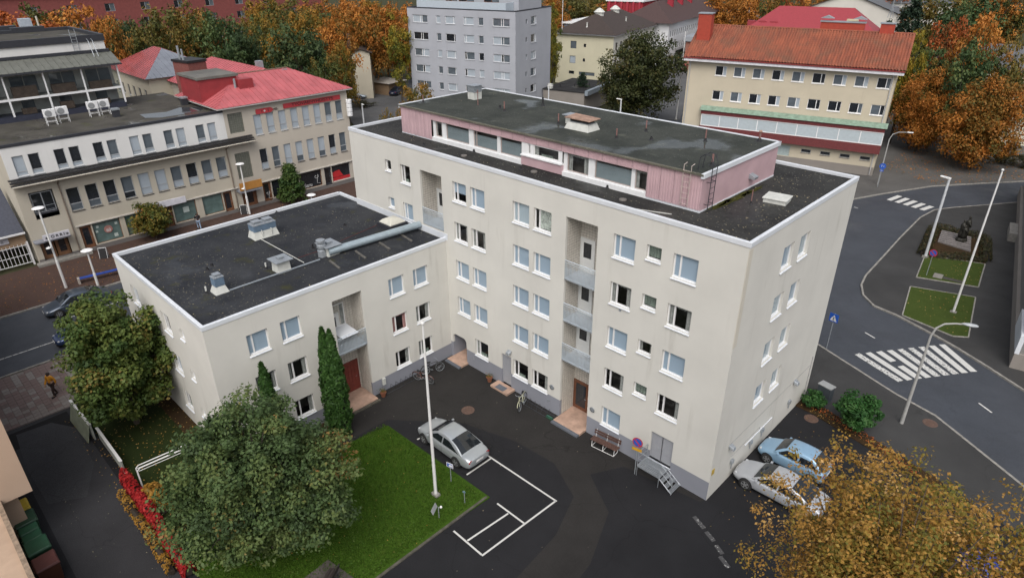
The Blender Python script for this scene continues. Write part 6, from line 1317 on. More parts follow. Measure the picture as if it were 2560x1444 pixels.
# fill of further trees, seen as separate crowns along the top edge
FARL = {'orange': 'orange tree of the far belt', 'mixed': 'green and orange tree of the far belt', 'olive': 'olive tree of the far belt', 'red': 'rusty red tree of the far belt'}
rr = random.Random(4)
for i in range(26):
    x = 1390+i*46+rr.uniform(-12, 12); D = rr.uniform(185, 225); sp = rr.choice(['orange', 'mixed', 'olive', 'orange', 'red', 'mixed']); px_tree(x, rr.uniform(-42, -14), D, rr.uniform(85, 125), sp, 'round', FARL[sp]+' '+near_mark(x), 'far belt of trees')
for i in range(16):
    x = 250+i*52; sp = rr.choice(['orange', 'gold', 'olive', 'mixed', 'green']); D = rr.uniform(150, 162) if x > 640 else rr.uniform(136, 146); px_tree(x, rr.uniform(-8, 26) if x > 640 else rr.uniform(28, 60), D, rr.uniform(85, 120), sp, 'round', PARK_L[sp]+', middle row '+near_mark(x), PARKG)
px_tree(1385, 4, 136, 62, 'yellow', 'tall', 'slender yellow green birch between the grey block and cream building')
px_tree(1372, 60, 128, 40, 'yellow', 'tall', 'small weeping yellow birch at the rear corner of the grey block')
b_ = G(1600, 303); px_tree(1608, 74, 114, 225, 'dkmaple', 'big', 'large dark brown green maple in front of the cream building', var=0)
px_tree(1545, 190, 117, 90, 'dkmaple', 'round', 'low dark maple bough tree beside the large dark maple')
px_tree(1457, 182, 124, 62, 'spruce', 'spruce', 'small dark spruce beside the low black roofed shop', name='spruce_tree')
px_tree(1040, 205, 103, 96, 'gold', 'round', 'small golden maple by the car park behind the penthouse roof'); px_tree(964, 268, 92, 50, 'gold', 'bush', 'low golden bush at the car park corner', name='bush', cat='bush'); px_tree(1000, 262, 95, 40, 'gold', 'bush', 'low golden bush behind the penthouse roof edge', name='bush', cat='bush')
p = G(905, 268); plant_tree('clipped dark hedge bush on the car park island', p[0], p[1], 1.3, 5.5, 'hedge', 'bush', 'bush', 'bush')
# right hand slope
for (x, y, D, wp, sp, key, lb) in [(2290, -5, 150, 120, 'spruce', 'spruce', 'tall dark conifer behind the clay tiled roof'), (2222, 52, 140, 80, 'spruce', 'spruce', 'lower dark conifer beside the aerial of the clay tiled roof'), (2360, -25, 158, 140, 'olive', 'round', 'olive tree behind the dark conifers on the slope'), (2440, -25, 150, 150, 'green', 'round', 'broad olive tree above the rust red maple'), (2388, 30, 118, 108, 'red', 'round', 'round rust red maple on the slope'), (2478, 22, 114, 108, 'orange', 'round', 'bright orange maple in front of the pale villa'), (2300, 64, 112, 75, 'yellow', 'round', 'yellow green tree at the clay roofed gable'), (2455, 82, 108, 120, 'green', 'round', 'green tree turning orange below the bright orange maple'), (2338, 110, 113, 110, 'green', 'round', 'green bushy tree below the rust red maple'), (2385, 128, 112, 100, 'mixed', 'round', 'low spreading orange maple over the lane'), (2345, 172, 109, 135, 'orange', 'big', 'large orange maple with green heart beside the yellow building'), (2500, 186, 103, 180, 'orange', 'big', 'largest orange brown maple above the hedge by the street'), (2555, 92, 112, 110, 'olive', 'round', 'olive tree at the crimson shed'), (2430, 140, 118, 90, 'olive', 'round', 'thin olive tree above the parked lane'), (2262, 120, 118, 60, 'dgreen', 'round', 'dark green tree right behind the clay roofed gable')]:
    px_tree(x, y, D, wp, sp, key, lb)
for i, (x, y, wd, lb) in enumerate([(2310, 352, 3.2, 'low orange bush under the large orange maple'), (2420, 400, 4.5, 'dark hedge bush at the lane mouth'), (2510, 410, 5.5, 'dark hedge bush under the largest maple'), (2560, 420, 4.0, 'dark hedge bush by the street corner')]):
    p = G(x, y); plant_tree(lb, p[0], p[1], 1.7, wd, 'orange' if i == 0 else 'hedge', 'bush', 'bush', 'bush')
# ---- trees close by, each with its own crown
def own_tree(label, base, h, rad, zc, hz, ncl, per, leaf, sp, seed, bark=BARK, name='tree', r0=0.16, profile='round', cl=0.26, shell=0.5, nl=16, droop=0.0, flat=0.6, cat='tree'):
    rng = np.random.default_rng(seed); t = thing(name, label, cat, base); P, nr, ti, C_ = crown_points(rng, ncl, per, rad, hz, cl, profile, shell, flat, droop)
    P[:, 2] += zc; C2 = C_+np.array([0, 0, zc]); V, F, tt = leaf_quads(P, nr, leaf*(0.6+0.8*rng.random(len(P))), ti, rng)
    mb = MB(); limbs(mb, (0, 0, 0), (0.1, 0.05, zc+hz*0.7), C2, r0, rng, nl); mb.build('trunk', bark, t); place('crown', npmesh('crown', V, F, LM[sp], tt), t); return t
own_tree('dense green maple with a few orange sprays between wing end and pavement', (-28.5, -18.5, 0), 9, 2.85, 4.75, 4.1, 270, 190, 0.21, 'maple', 3, r0=0.2, cl=0.22, nl=26, flat=0.9)
own_tree('big round grey green tree with orange tips beside the lawn bench', (-13.55, -17.25, 0), 8, 3.85, 4.3, 3.9, 420, 185, 0.165, 'rowan', 5, r0=0.2, cl=0.17, nl=40, flat=0.85)
for i, (px_, py_, D, hh, rd, lb) in enumerate([(2160, 1300, 16.0, 14.4, 2.5, 'golden birch leaning over the silver car, its leaves thin at the top'), (2300, 1330, 15.0, 14.9, 2.6, 'golden birch between the two other birches by the car park'), (2540, 1350, 15.5, 14.7, 2.5, 'golden birch beside the blue tarpaulin')]):
    p = atD(px_, py_, D); own_tree(lb, (p[0], p[1], 0), hh, rd, hh-4.1, 4.3, 540, 62, 0.095, 'birch', 70+i, BIRCHB, 'birch_tree', 0.11, cl=0.16, shell=0.62, nl=90, droop=0.5, flat=1.0)
def thuja(label, base, h, r, seed, spires):
    rng = np.random.default_rng(seed); t = thing('thuja_tree', label, 'tree', base); Vs, Fs, Ts = [], [], []; off = 0
    for (dx, dy, hh, rr_) in spires:
        n = int(5200*hh/8); z = rng.random(n)**0.85; prof = rr_*np.minimum(1.0, (1-z)*1.9)**0.6*np.minimum(1, 0.75+z*2); an = rng.random(n)*2*np.pi
        lump = 1+0.10*np.sin(an*3+z*25)+0.08*np.sin(an*5-z*40); rad_ = prof*lump*(0.80+0.25*rng.random(n)); P = np.stack([dx+rad_*np.cos(an), dy+rad_*np.sin(an), 0.1+z*hh], 1)
        out = np.stack([np.cos(an), np.sin(an), 0.15+0*an], 1); nr = unit(out+rng.normal(size=out.shape)*0.45); V, F, tt = leaf_quads(P, nr, 0.24*(0.6+0.8*rng.random(n)), np.clip(rng.normal(0.45, 0.2, n), 0, 1), rng, 0.45)
        Vs.append(V); Fs.append(F+off); Ts.append(tt); off += len(V)
    mb = MB()
    for (dx, dy, hh, rr_) in spires: mb.tube([(dx*0.4, dy*0.4, 0), (dx, dy, hh*0.9)], [0.14, 0.03], 7); mb.lathe((dx, dy, 0.2), [(rr_*0.6, 0), (rr_*0.72, hh*0.35), (rr_*0.45, hh*0.72), (0.02, hh*0.93)], 10)
    mb.build('trunk', simple('thuja heart', (0.012, 0.020, 0.008), 0.95), t); place('crown', npmesh('crown', np.concatenate(Vs), np.concatenate(Fs), LM['thuja'], np.concatenate(Ts)), t); return t
thuja('tall dark green twin spired thuja in front of the wing entrance', (-18.55, -10.35, 0), 8, 1.1, 9, [(-0.12, -0.12, 7.3, 0.55), (0.15, 0.15, 7.15, 0.55)])
thuja('slim thuja close to the wing wall behind the big round tree', (-19.2, -13.9, 0), 6.5, 0.8, 10, [(0, 0, 6.4, 0.5)])
for (x, y, yt, wd, sp, lb, sd_) in ((392, 598, 503, 3.6, 'street', 'small street tree turning orange in front of the green shop windows', 12), (735, 505, 410, 3.1, 'linden', 'small conical green street tree in front of the black shop window', 13)):
    p = G(x, y); D = math.hypot(p[0]-CAM[0], p[1]-CAM[1]); h = atD(x-5, yt, D)[2]
    own_tree(lb, (p[0], p[1], 0.05), h, wd/2, h*0.55, h*0.46, 120, 60, 0.24, sp, sd_, profile='cone' if sp == 'linden' else 'round', cl=0.34, nl=10, r0=0.08, flat=0.9)
own_tree('round bright green shrub in the flower bed at the gable', (3.4, 11.3, 0.04), 2.4, 1.2, 1.3, 1.1, 70, 110, 0.17, 'shrub', 15, name='shrub', r0=0.05, cl=0.3, cat='shrub'); own_tree('low green shrub in front of the green electricity cabinet', (0.75, 11.7, 0.04), 1.3, 0.75, 0.6, 0.55, 40, 70, 0.13, 'shrub', 16, name='shrub', r0=0.04, cl=0.35, cat='shrub')
# red creeper hedge along the driveway, bracken beside it
def hedge(label, pts, wd, ht, n, leaf, sp, seed, name='hedge', lump=0.3, cat='hedge'):
    rng = np.random.default_rng(seed); P0 = np.array([p for p in pts], float); sg = np.linalg.norm(np.diff(P0, axis=0), axis=1); cum = np.concatenate([[0], np.cumsum(sg)]); s = rng.random(n)*cum[-1]
    k = np.clip(np.searchsorted(cum, s)-1, 0, len(sg)-1); f = (s-cum[k])/sg[k]; C0 = P0[k]+(P0[k+1]-P0[k])*f[:, None]; d = (P0[k+1]-P0[k])/sg[k][:, None]; nn = np.stack([-d[:, 1], d[:, 0]], 1)
    hgt = ht*(1+lump*np.sin(s*2.1)+lump*0.6*np.sin(s*5.3+1)); a = rng.random(n)*np.pi; rr_ = 0.75+0.3*rng.random(n); q = np.cos(a)*wd/2*rr_; zz = np.maximum(0.03, np.sin(a)*hgt*rr_)
    base = P0.mean(0); P = np.stack([C0[:, 0]+nn[:, 0]*q-base[0], C0[:, 1]+nn[:, 1]*q-base[1], zz], 1); nr = unit(np.stack([nn[:, 0]*np.cos(a), nn[:, 1]*np.cos(a), np.sin(a)+0.3], 1)+rng.normal(size=(n, 3))*0.5)
    V, F, tt = leaf_quads(P, nr, leaf*(0.6+0.8*rng.random(n)), np.clip(rng.normal(0.5, 0.2, n), 0, 1), rng); t = thing(name, label, cat, (base[0], base[1], 0)); place('leaves', npmesh('leaves', V, F, LM[sp], tt), t)
    mb = MB()
    for i in range(len(pts)-1): mb.tube([(pts[i][0]-base[0], pts[i][1]-base[1], ht*0.35), (pts[i+1][0]-base[0], pts[i+1][1]-base[1], ht*0.35)], min(wd, ht)*0.3, 6)
    mb.build('stems', simple('dark stems', (0.03, 0.022, 0.015), 0.95), t); return t
hedge('scarlet creeper sprawling over the driveway fence', [(-23.6, -20.75), (-21, -20.7), (-18, -20.75), (-14.8, -20.8)], 0.62, 0.85, 3600, 0.15, 'creeper', 21, 'creeper', 0.25, 'creeper')
hedge('yellow orange bracken at the foot of the scarlet creeper', [(-21.6, -20.1), (-19.6, -20.2)], 1.0, 0.7, 900, 0.2, 'fern', 22, 'fern_clump', 0.3, 'fern'); hedge('weedy brown verge plants along the driveway edge', [(-22.5, -21.3), (-19.5, -21.25), (-15.5, -21.35)], 0.5, 0.45, 900, 0.13, 'fern', 23, 'verge_plants', 0.5, 'weeds')
hc = px([(2300, 585), (2345, 572), (2460, 597), (2460, 660), (2310, 640)])
hedge('dark clipped hedge framing the stone bed of the sculpture', [G2(2335, 572), G2(2462, 600), G2(2462, 655), G2(2305, 640), G2(2335, 572)], 1.1, 0.7, 5200, 0.16, 'hedge', 24, 'hedge', 0.1)
hedge('red brown ground cover along the flower bed edge', [(0.6, 12.0), (3.5, 11.3), (7.5, 9.9)], 0.7, 0.14, 380, 0.11, 'red', 25, 'ground_cover', 0.3, 'ground cover')
LM['pale'] = leafmat('leaves pale', [(0.1, (0.08, 0.075, 0.055)), (0.6, (0.19, 0.17, 0.12)), (0.95, (0.34, 0.29, 0.18))], 0.1)
# fallen leaves, small enough that nobody counts them
def litter(name, poly, z, n, sp, seed, size=0.09):
    rng = np.random.default_rng(seed); xs = [p[0] for p in poly]; ys = [p[1] for p in poly]; P = np.stack([rng.uniform(min(xs), max(xs), n), rng.uniform(min(ys), max(ys), n), np.full(n, z)+rng.random(n)*0.02], 1)
    def inside(x, y):
        c = np.zeros(len(x), bool); j = len(poly)-1
        for i in range(len(poly)):
            xi, yi = poly[i]; xj, yj = poly[j]; c ^= ((yi > y) != (yj > y)) & (x < (xj-xi)*(y-yi)/((yj-yi) or 1e-9)+xi); j = i
        return c
    P = P[inside(P[:, 0], P[:, 1])]; nr = unit(np.array([0, 0, 1.0])+rng.normal(size=P.shape)*0.2); V, F, tt = leaf_quads(P, nr, size*(0.6+0.8*rng.random(len(P))), rng.random(len(P)), rng); o = place(name, npmesh(name, V, F, LM[sp], tt)); o['kind'] = 'stuff'; o['label'] = 'scattered fallen autumn leaves'; o['category'] = 'fallen leaves'; return o
litter('fallen_leaves', [(-32, -21.6), (-20, -21.6), (-20, -16), (-32, -16)], 0.05, 700, 'birch', 31); litter('fallen_leaves', [(-58, -26), (-50.5, -26), (-50.5, 12), (-58, 12)], 0.06, 1500, 'orange', 32, 0.12)
litter('fallen_leaves', [G2(2210, 420), G2(2300, 330), G2(2560, 380), G2(2560, 450), G2(2330, 462)], 0.06, 2600, 'orange', 33, 0.2); litter('fallen_leaves', [(-17, -8.2), (-8.6, -8), (-8.6, -20), (-17, -20)], 0.06, 160, 'birch', 34, 0.08); litter('fallen_leaves', [(-25, -24.4), (-9, -24.4), (-9, -21.3), (-25, -21.3)], 0.016, 55, 'pale', 35, 0.07); litter('fallen_leaves', [(-20, -16), (-5, -16), (-1, -1.5), (-20, -1)], 0.012, 90, 'pale', 38, 0.06); litter('fallen_leaves', [(0, -2), (8, -2), (8, 10.6), (0.2, 10.6)], 0.012, 110, 'birch', 36, 0.08)
litter('fallen_leaves', [(0.1, 11.3), (8, 9.4), (8.3, 10.0), (0.1, 12.4)], 0.06, 450, 'birch', 37, 0.08)
litter('fallen_leaves', [(-33, -15.8), (-20.5, -15.8), (-20.5, -0.2), (-33, -0.2)], HW-0.19, 260, 'pale', 51, 0.09); litter('fallen_leaves', [(-33, -15.8), (-20.5, -15.8), (-20.5, -11.5), (-33, -12.5)], HW-0.19, 300, 'pale', 52, 0.08)
litter('fallen_leaves', [(-3.4, 0.3), (-0.3, 0.3), (-0.3, 12.4), (-3.4, 12.4)], H-0.15, 260, 'pale', 53, 0.09); litter('fallen_leaves', [(-30, 0.3), (-3.4, 0.3), (-3.4, 1.9), (-30, 1.9)], H-0.15, 240, 'pale', 54, 0.08); litter('fallen_leaves', [(-26.5, 2.3), (-4, 2.3), (-4, 9.8), (-26.5, 9.8)], PZ1+0.005, 70, 'pale', 55, 0.07)
# tufts so that the near lawn is not a flat sheet
def tufts(poly, n, seed, z, sp):
    rng = np.random.default_rng(seed); xs = [p[0] for p in poly]; ys = [p[1] for p in poly]; P = np.stack([rng.uniform(min(xs), max(xs), n), rng.uniform(min(ys), max(ys), n), np.full(n, z+0.02)], 1)
    a = rng.random(n)*np.pi; h = 0.03+0.05*rng.random(n); w_ = 0.04; d = np.stack([np.cos(a), np.sin(a), 0*a], 1)*w_; up = np.stack([rng.normal(0, 0.02, n), rng.normal(0, 0.02, n), h], 1); V = np.stack([P-d, P+d, P+up], 1).reshape(-1, 3); F = np.arange(3*n, dtype=np.int32).reshape(-1, 3)
    o = place('grass', npmesh('grass', V, F, LM[sp], np.repeat(np.clip(rng.normal(0.55, 0.2, n), 0, 1), 3))); o['kind'] = 'stuff'; o['label'] = 'short mown grass of the yard lawn'; o['category'] = 'grass'
LM['lawn'] = leafmat('leaves lawn', [(0.1, (0.030, 0.062, 0.007)), (0.55, (0.050, 0.112, 0.010)), (0.95, (0.080, 0.120, 0.018))], 0.2)
tufts([(-17.4, -20.5), (-8.7, -20.5), (-8.7, -8.0), (-17.4, -8.0)], 26000, 41, 0.05, 'lawn')

# ================================================================ cars
CARG = simple('car glass', (0.012, 0.015, 0.018), 0.04, spec=0.9, var=0.2)
RIM = simple('alloy rim', (0.35, 0.36, 0.37), 0.35, 0.6); TAILM = simple('tail lamp red', (0.30, 0.02, 0.02), 0.2); HEADM = simple('head lamp', (0.5, 0.52, 0.54), 0.15, spec=0.8); PLATE = simple('number plate', (0.6, 0.6, 0.6), 0.5)
def paint(name, col, metal=0.55): return simple('car paint '+name, col, 0.28, metal, var=0.04, scale=0.5, coat=0.6)
def car(label, loc, rz, mat, L_=4.7, W_=1.8, H_=1.47, kind='saloon', name='car', group=None):
    """front towards +x"""
    t = thing(name, label, 'car', loc, rz, group); hl = L_/2; hw = W_/2; hatch = kind == 'hatch'
    xA, xB, xC, xD = (hl-1.12, hl-1.98, -hl+1.72, -hl+0.58) if not hatch else (hl-0.95, hl-1.6, -hl+0.75, -hl+0.15)
    zb = 0.93 if not hatch else 0.98; zd = zb+0.03 if not hatch else zb
    st = [(-hl, 0.42, 0.80, 0.80), (-hl+0.06, 0.30, zd-0.10, 0.88), (-hl+0.30, 0.22, zd, 0.955), (xD, 0.2, zd+0.01, 0.985), (-hl+1.2, 0.2, zb+0.01, 1.0), (0, 0.2, zb, 1.0), (xA-0.4, 0.2, zb, 1.0), (xA+0.05, 0.2, zb-0.02, 0.99), (hl-0.65, 0.2, zb-0.13, 0.97), (hl-0.28, 0.22, zb-0.22, 0.90), (hl-0.06, 0.30, zb-0.33, 0.76), (hl, 0.40, zb-0.42, 0.66)]
    st = sorted(st); V = []; F = []; sec = 9
    for (x, z0, zt, k) in st:
        w_ = hw*k; half = [(0, zt), (0.55*w_, zt-0.004), (0.84*w_, zt-0.03), (0.955*w_, zt-0.10), (w_, (zt+z0)/2+0.02), (0.985*w_, z0+0.16), (0.93*w_, z0+0.03), (0.6*w_, z0), (0, z0)]
        ring = half+[(-y, z) for y, z in half[-2:0:-1]]; V += [(x, y, z) for y, z in ring]
    n = 2*sec-2
    for i in range(len(st)-1):
        for q in range(n): a = i*n+q; b = i*n+(q+1) % n; F.append((a, b, b+n, a+n))
    F.append(tuple(range(n-1, -1, -1))); F.append(tuple((len(st)-1)*n+q for q in range(n)))
    mb = MB(); mb.v = V; mb.f = F; mb.m = [0]*len(F); body = mb.build('body', mat, t, smooth=True); ss = body.modifiers.new('sub', 'SUBSURF'); ss.levels = 2; ss.render_levels = 2
    # cabin: roof and pillars in one rounded shell
    wb, wr = hw*0.91, hw*0.69
    key = [(xD, zd-0.03), (xD+(xC-xD)*0.5, zd+(H_-zd)*0.54), (xC, H_-0.07), (xC+(xB-xC)*0.3, H_-0.01), (xC+(xB-xC)*0.62, H_), (xB, H_-0.075), (xB+(xA-xB)*0.5, zb+(H_-zb)*0.47), (xA, zb-0.04)]
    prof = []
    for i in range(len(key)-1):
        p0, p1, p2, p3 = key[max(i-1, 0)], key[i], key[i+1], key[min(i+2, len(key)-1)]
        for q in range(4):
            u = q/4.0; prof.append(tuple(0.5*((2*p1[k])+(-p0[k]+p2[k])*u+(2*p0[k]-5*p1[k]+4*p2[k]-p3[k])*u*u+(-p0[k]+3*p1[k]-3*p2[k]+p3[k])*u**3) for k in (0, 1)))
    prof.append(key[-1]); V, F = [], []
    for (x, z) in prof:
        f = min(1.0, max(0.0, (z-zb)/(H_-zb))); wt = wb+(wr-wb)*f; zq = zb-0.06
        sec2 = [(wb, zq), (wb+(wt-wb)*0.55, zq+(z-zq)*0.5), (wt*1.0, z-0.085*f-0.004), (wt*0.955, z-0.030*f), (wt*0.80, z+0.004), (wt*0.4, z+0.022), (0, z+0.028)]
        V += [(x, -y, zz) for y, zz in sec2]+[(x, y, zz) for y, zz in sec2[-2::-1]]
    k = 13
    for i in range(len(prof)-1):
        for q in range(k-1): a = i*k+q; F.append((a, a+k, a+k+1, a+1))
    mb = MB(); mb.v = V; mb.f = F; mb.m = [0]*len(F); cb = mb.build('cabin', mat, t, smooth=True)
    def wline(z): return wb+(wr-wb)*min(1, max(0, (z-zb)/(H_-zb)))
    def screen(x0, z0, x1, z1, nm):
        q = MB(); dx, dz = x1-x0, z1-z0; l_ = math.hypot(dx, dz); nx, nz = dz/l_, -dx/l_
        if nz < 0: nx, nz = -nx, -nz
        rows = 4
        P = []
        for i in range(rows+1):
            s = 0.07+0.86*i/rows; x, z = x0+dx*s, z0+dz*s
            # follow the broken profile line
            for j in range(len(prof)-1):
                if min(prof[j][0], prof[j+1][0]) <= x <= max(prof[j][0], prof[j+1][0]): kx = (x-prof[j][0])/(prof[j+1][0]-prof[j][0]); z = prof[j][1]+(prof[j+1][1]-prof[j][1])*kx
            w_ = wline(z)*0.90; P.append([(x+nx*0.012, y*w_, z+nz*0.012+0.028*(1-y*y)) for y in (-1, -0.5, 0, 0.5, 1)])
        for i in range(rows):
            for c in range(4): q.quad(P[i][c], P[i][c+1], P[i+1][c+1], P[i+1][c])
        q.build(nm, CARG, t, smooth=True)
    screen(xA, zb-0.04, xB, H_-0.055, 'windscreen'); screen(xD, zd-0.03, xC, H_-0.06, 'rear_window')
    xs_split = (xB+xC)/2
    for s in (-1, 1):
        for (a, b, a2, b2) in ((xs_split+0.05, xA-0.22, xs_split+0.05, xB-0.02), (xD+0.28 if not hatch else xD+0.2, xs_split-0.05, xC+0.05, xs_split-0.05)):
            q = MB(); z0, z1 = zb+0.02, H_-0.15; q.quad((a, s*(wline(z0)+0.016), z0), (b, s*(wline(z0)+0.016), z0), (b2, s*(wline(z1)+0.020), z1), (a2, s*(wline(z1)+0.020), z1)); q.build('side_window', CARG, t)
        q = MB(); q.box(xA-0.35, s*hw*0.97 if s > 0 else -hw*0.97-0.16, zb-0.02, xA-0.23, s*hw*0.97+0.16 if s > 0 else -hw*0.97, zb+0.10); q.build('mirror', mat, t, bevel=0.03)
        for xx in (xs_split+0.15, xs_split-0.85): q = MB(); q.box(xx, s*hw*0.995-0.012, zb-0.16, xx+0.17, s*hw*0.995+0.012, zb-0.13); q.build('door_handle', mat, t)
        q = MB(); q.tube([(xs_split, s*(hw*1.0), 0.34), (xs_split, s*(hw*1.001), zb-0.1)], 0.006, 4); q.build('door_gap', BLACK, t)
        q = MB(); q.lathe((0, 0, 0), [(0.02, 0), (0.11, 0.01), (0.13, 0.03), (0.10, 0.05)], 14); o = q.build('tail_lamp', TAILM, t, (-hl+0.085, s*hw*0.66, zd-0.23)); o.rotation_euler = (0, R(-90), 0); o.scale = (0.8, 1.5, 1)
        q = MB(); q.v = [(0, -0.20, 0), (0.12, -0.2, 0.10), (-0.18, 0.18, 0.14), (-0.1, 0.22, 0.0), (0.02, -0.18, -0.06)]; q.f = [(0, 1, 2, 3), (0, 3, 4)]; q.m = [0, 0]
        q = MB(); q.box(-0.09, -0.16, -0.045, 0.06, 0.16, 0.05); o = q.build('headlight', HEADM, t, (hl-0.235, s*hw*0.60, zb-0.335), s*R(-30), bevel=0.035)
    q = MB(); q.box(-hl-0.012, -0.26, 0.56, -hl+0.02, 0.26, 0.67); q.build('number_plate', PLATE, t); q = MB(); q.box(hl-0.03, -0.26, 0.40, hl+0.012, 0.26, 0.50); q.build('number_plate', PLATE, t)
    q = MB(); q.box(-hl+0.05, -hw*0.8, 0.24, -hl+0.3, hw*0.8, 0.32); q.box(hl-0.3, -hw*0.7, 0.24, hl-0.03, hw*0.7, 0.34); q.build('lower_trim', BLACK, t)
    wr_ = 0.325 if not hatch else 0.30
    for x in (hl-0.88 if not hatch else hl-0.70, -hl+1.02 if not hatch else -hl+0.62):
        for s in (-1, 1):
            w0 = MB(); w0.lathe((0, 0, 0), [(wr_+0.05, -0.3), (wr_+0.05, 0.012), (0.03, 0.014)], 24); a = w0.build('wheel_arch', BLACK, t, (x, s*(hw-0.012), wr_+0.01)); a.rotation_euler = (R(-90)*s, 0, 0)
            w1 = MB(); w1.lathe((0, 0, 0), [(wr_*0.66, -0.1), (wr_*0.97, -0.1), (wr_, -0.06), (wr_, 0.0), (wr_*0.96, 0.022), (wr_*0.68, 0.024)], 24); wo = w1.build('wheel', RUBBER, t, (x, s*(hw+0.004), wr_), smooth=True); wo.rotation_euler = (R(-90)*s, 0, 0)
            w2_ = MB(); w2_.lathe((0, 0, 0), [(wr_*0.67, 0.0), (wr_*0.67, 0.026), (wr_*0.60, 0.026), (wr_*0.58, 0.004)], 24)
            for sp in range(5): an = sp*2*math.pi/5; c_, s_ = math.cos(an), math.sin(an); w2_.quad((-0.035*s_, 0.035*c_, 0.028), (wr_*0.62*c_-0.045*s_, wr_*0.62*s_+0.045*c_, 0.024), (wr_*0.62*c_+0.045*s_, wr_*0.62*s_-0.045*c_, 0.024), (0.035*s_, -0.035*c_, 0.028))
            w2_.lathe((0, 0, 0.0), [(0.06, 0.02), (0.055, 0.032), (0.01, 0.034)], 10); w2_.build('rim', RIM, wo)
    return t
SILV = paint('silver', (0.42, 0.45, 0.47), 0.45); DSILV = paint('light silver', (0.46, 0.48, 0.51), 0.35); PBLUE = paint('light blue', (0.25, 0.40, 0.55), 0.25); SLATE = paint('slate blue', (0.07, 0.09, 0.12)); NAVY = paint('navy', (0.02, 0.03, 0.07)); BLK = paint('black', (0.012, 0.012, 0.014), 0.2); WHT = paint('white', (0.6, 0.6, 0.62), 0.0); CRED = paint('red', (0.38, 0.02, 0.04), 0.2); DBLUE = paint('dark blue', (0.025, 0.05, 0.13))
car('silver saloon parked nose in beside the yard lawn', (-12.75, -6.55, 0.0), R(180), SILV, 4.75, 1.82, 1.46)
car('light blue small hatchback parked nose to the gable', (2.15, 5.72, 0.0), R(180), PBLUE, 3.75, 1.64, 1.48, 'hatch'); car('silver saloon parked nose to the gable under the birch', (2.55, 3.05, 0.0), R(180), DSILV, 4.75, 1.8, 1.42)
car('slate grey estate car parked at the far kerb under the tall disc lamp', (-47.9, -16.4, -0.03), R(-91), SLATE, 4.9, 1.9, 1.48); car('white car behind the slate grey estate along the far kerb', (-48.0, -10.4, -0.03), R(-90), WHT, 4.5, 1.8, 1.45); car('dark blue car at the near kerb half hidden by the maple', (-42.3, -17.2, -0.03), R(-90), DBLUE, 4.6, 1.8, 1.45)
p = G(887, 246); car('pale silver blue car parked broadside on the car park edge', (p[0], p[1]+0.5, 0.02), R(25), paint('pale blue grey', (0.30, 0.36, 0.42)), 4.6, 1.8, 1.46)
for (x, y, m_, lb) in ((936, 226, BLK, 'black car in the car park row, next to the shed path'), (962, 230, BLK, 'black car between two other dark cars in the car park'), (992, 236, NAVY, 'navy car in the car park row, beside the golden maple')): p = G(x, y); car(lb, (p[0], p[1], 0.02), R(120), m_, 4.5, 1.8, 1.52)
p = G(1716, 178); car('small red car in the back street beside the yellow building', (p[0], p[1], 0.03), R(100), CRED, 4.0, 1.7, 1.48, 'hatch')

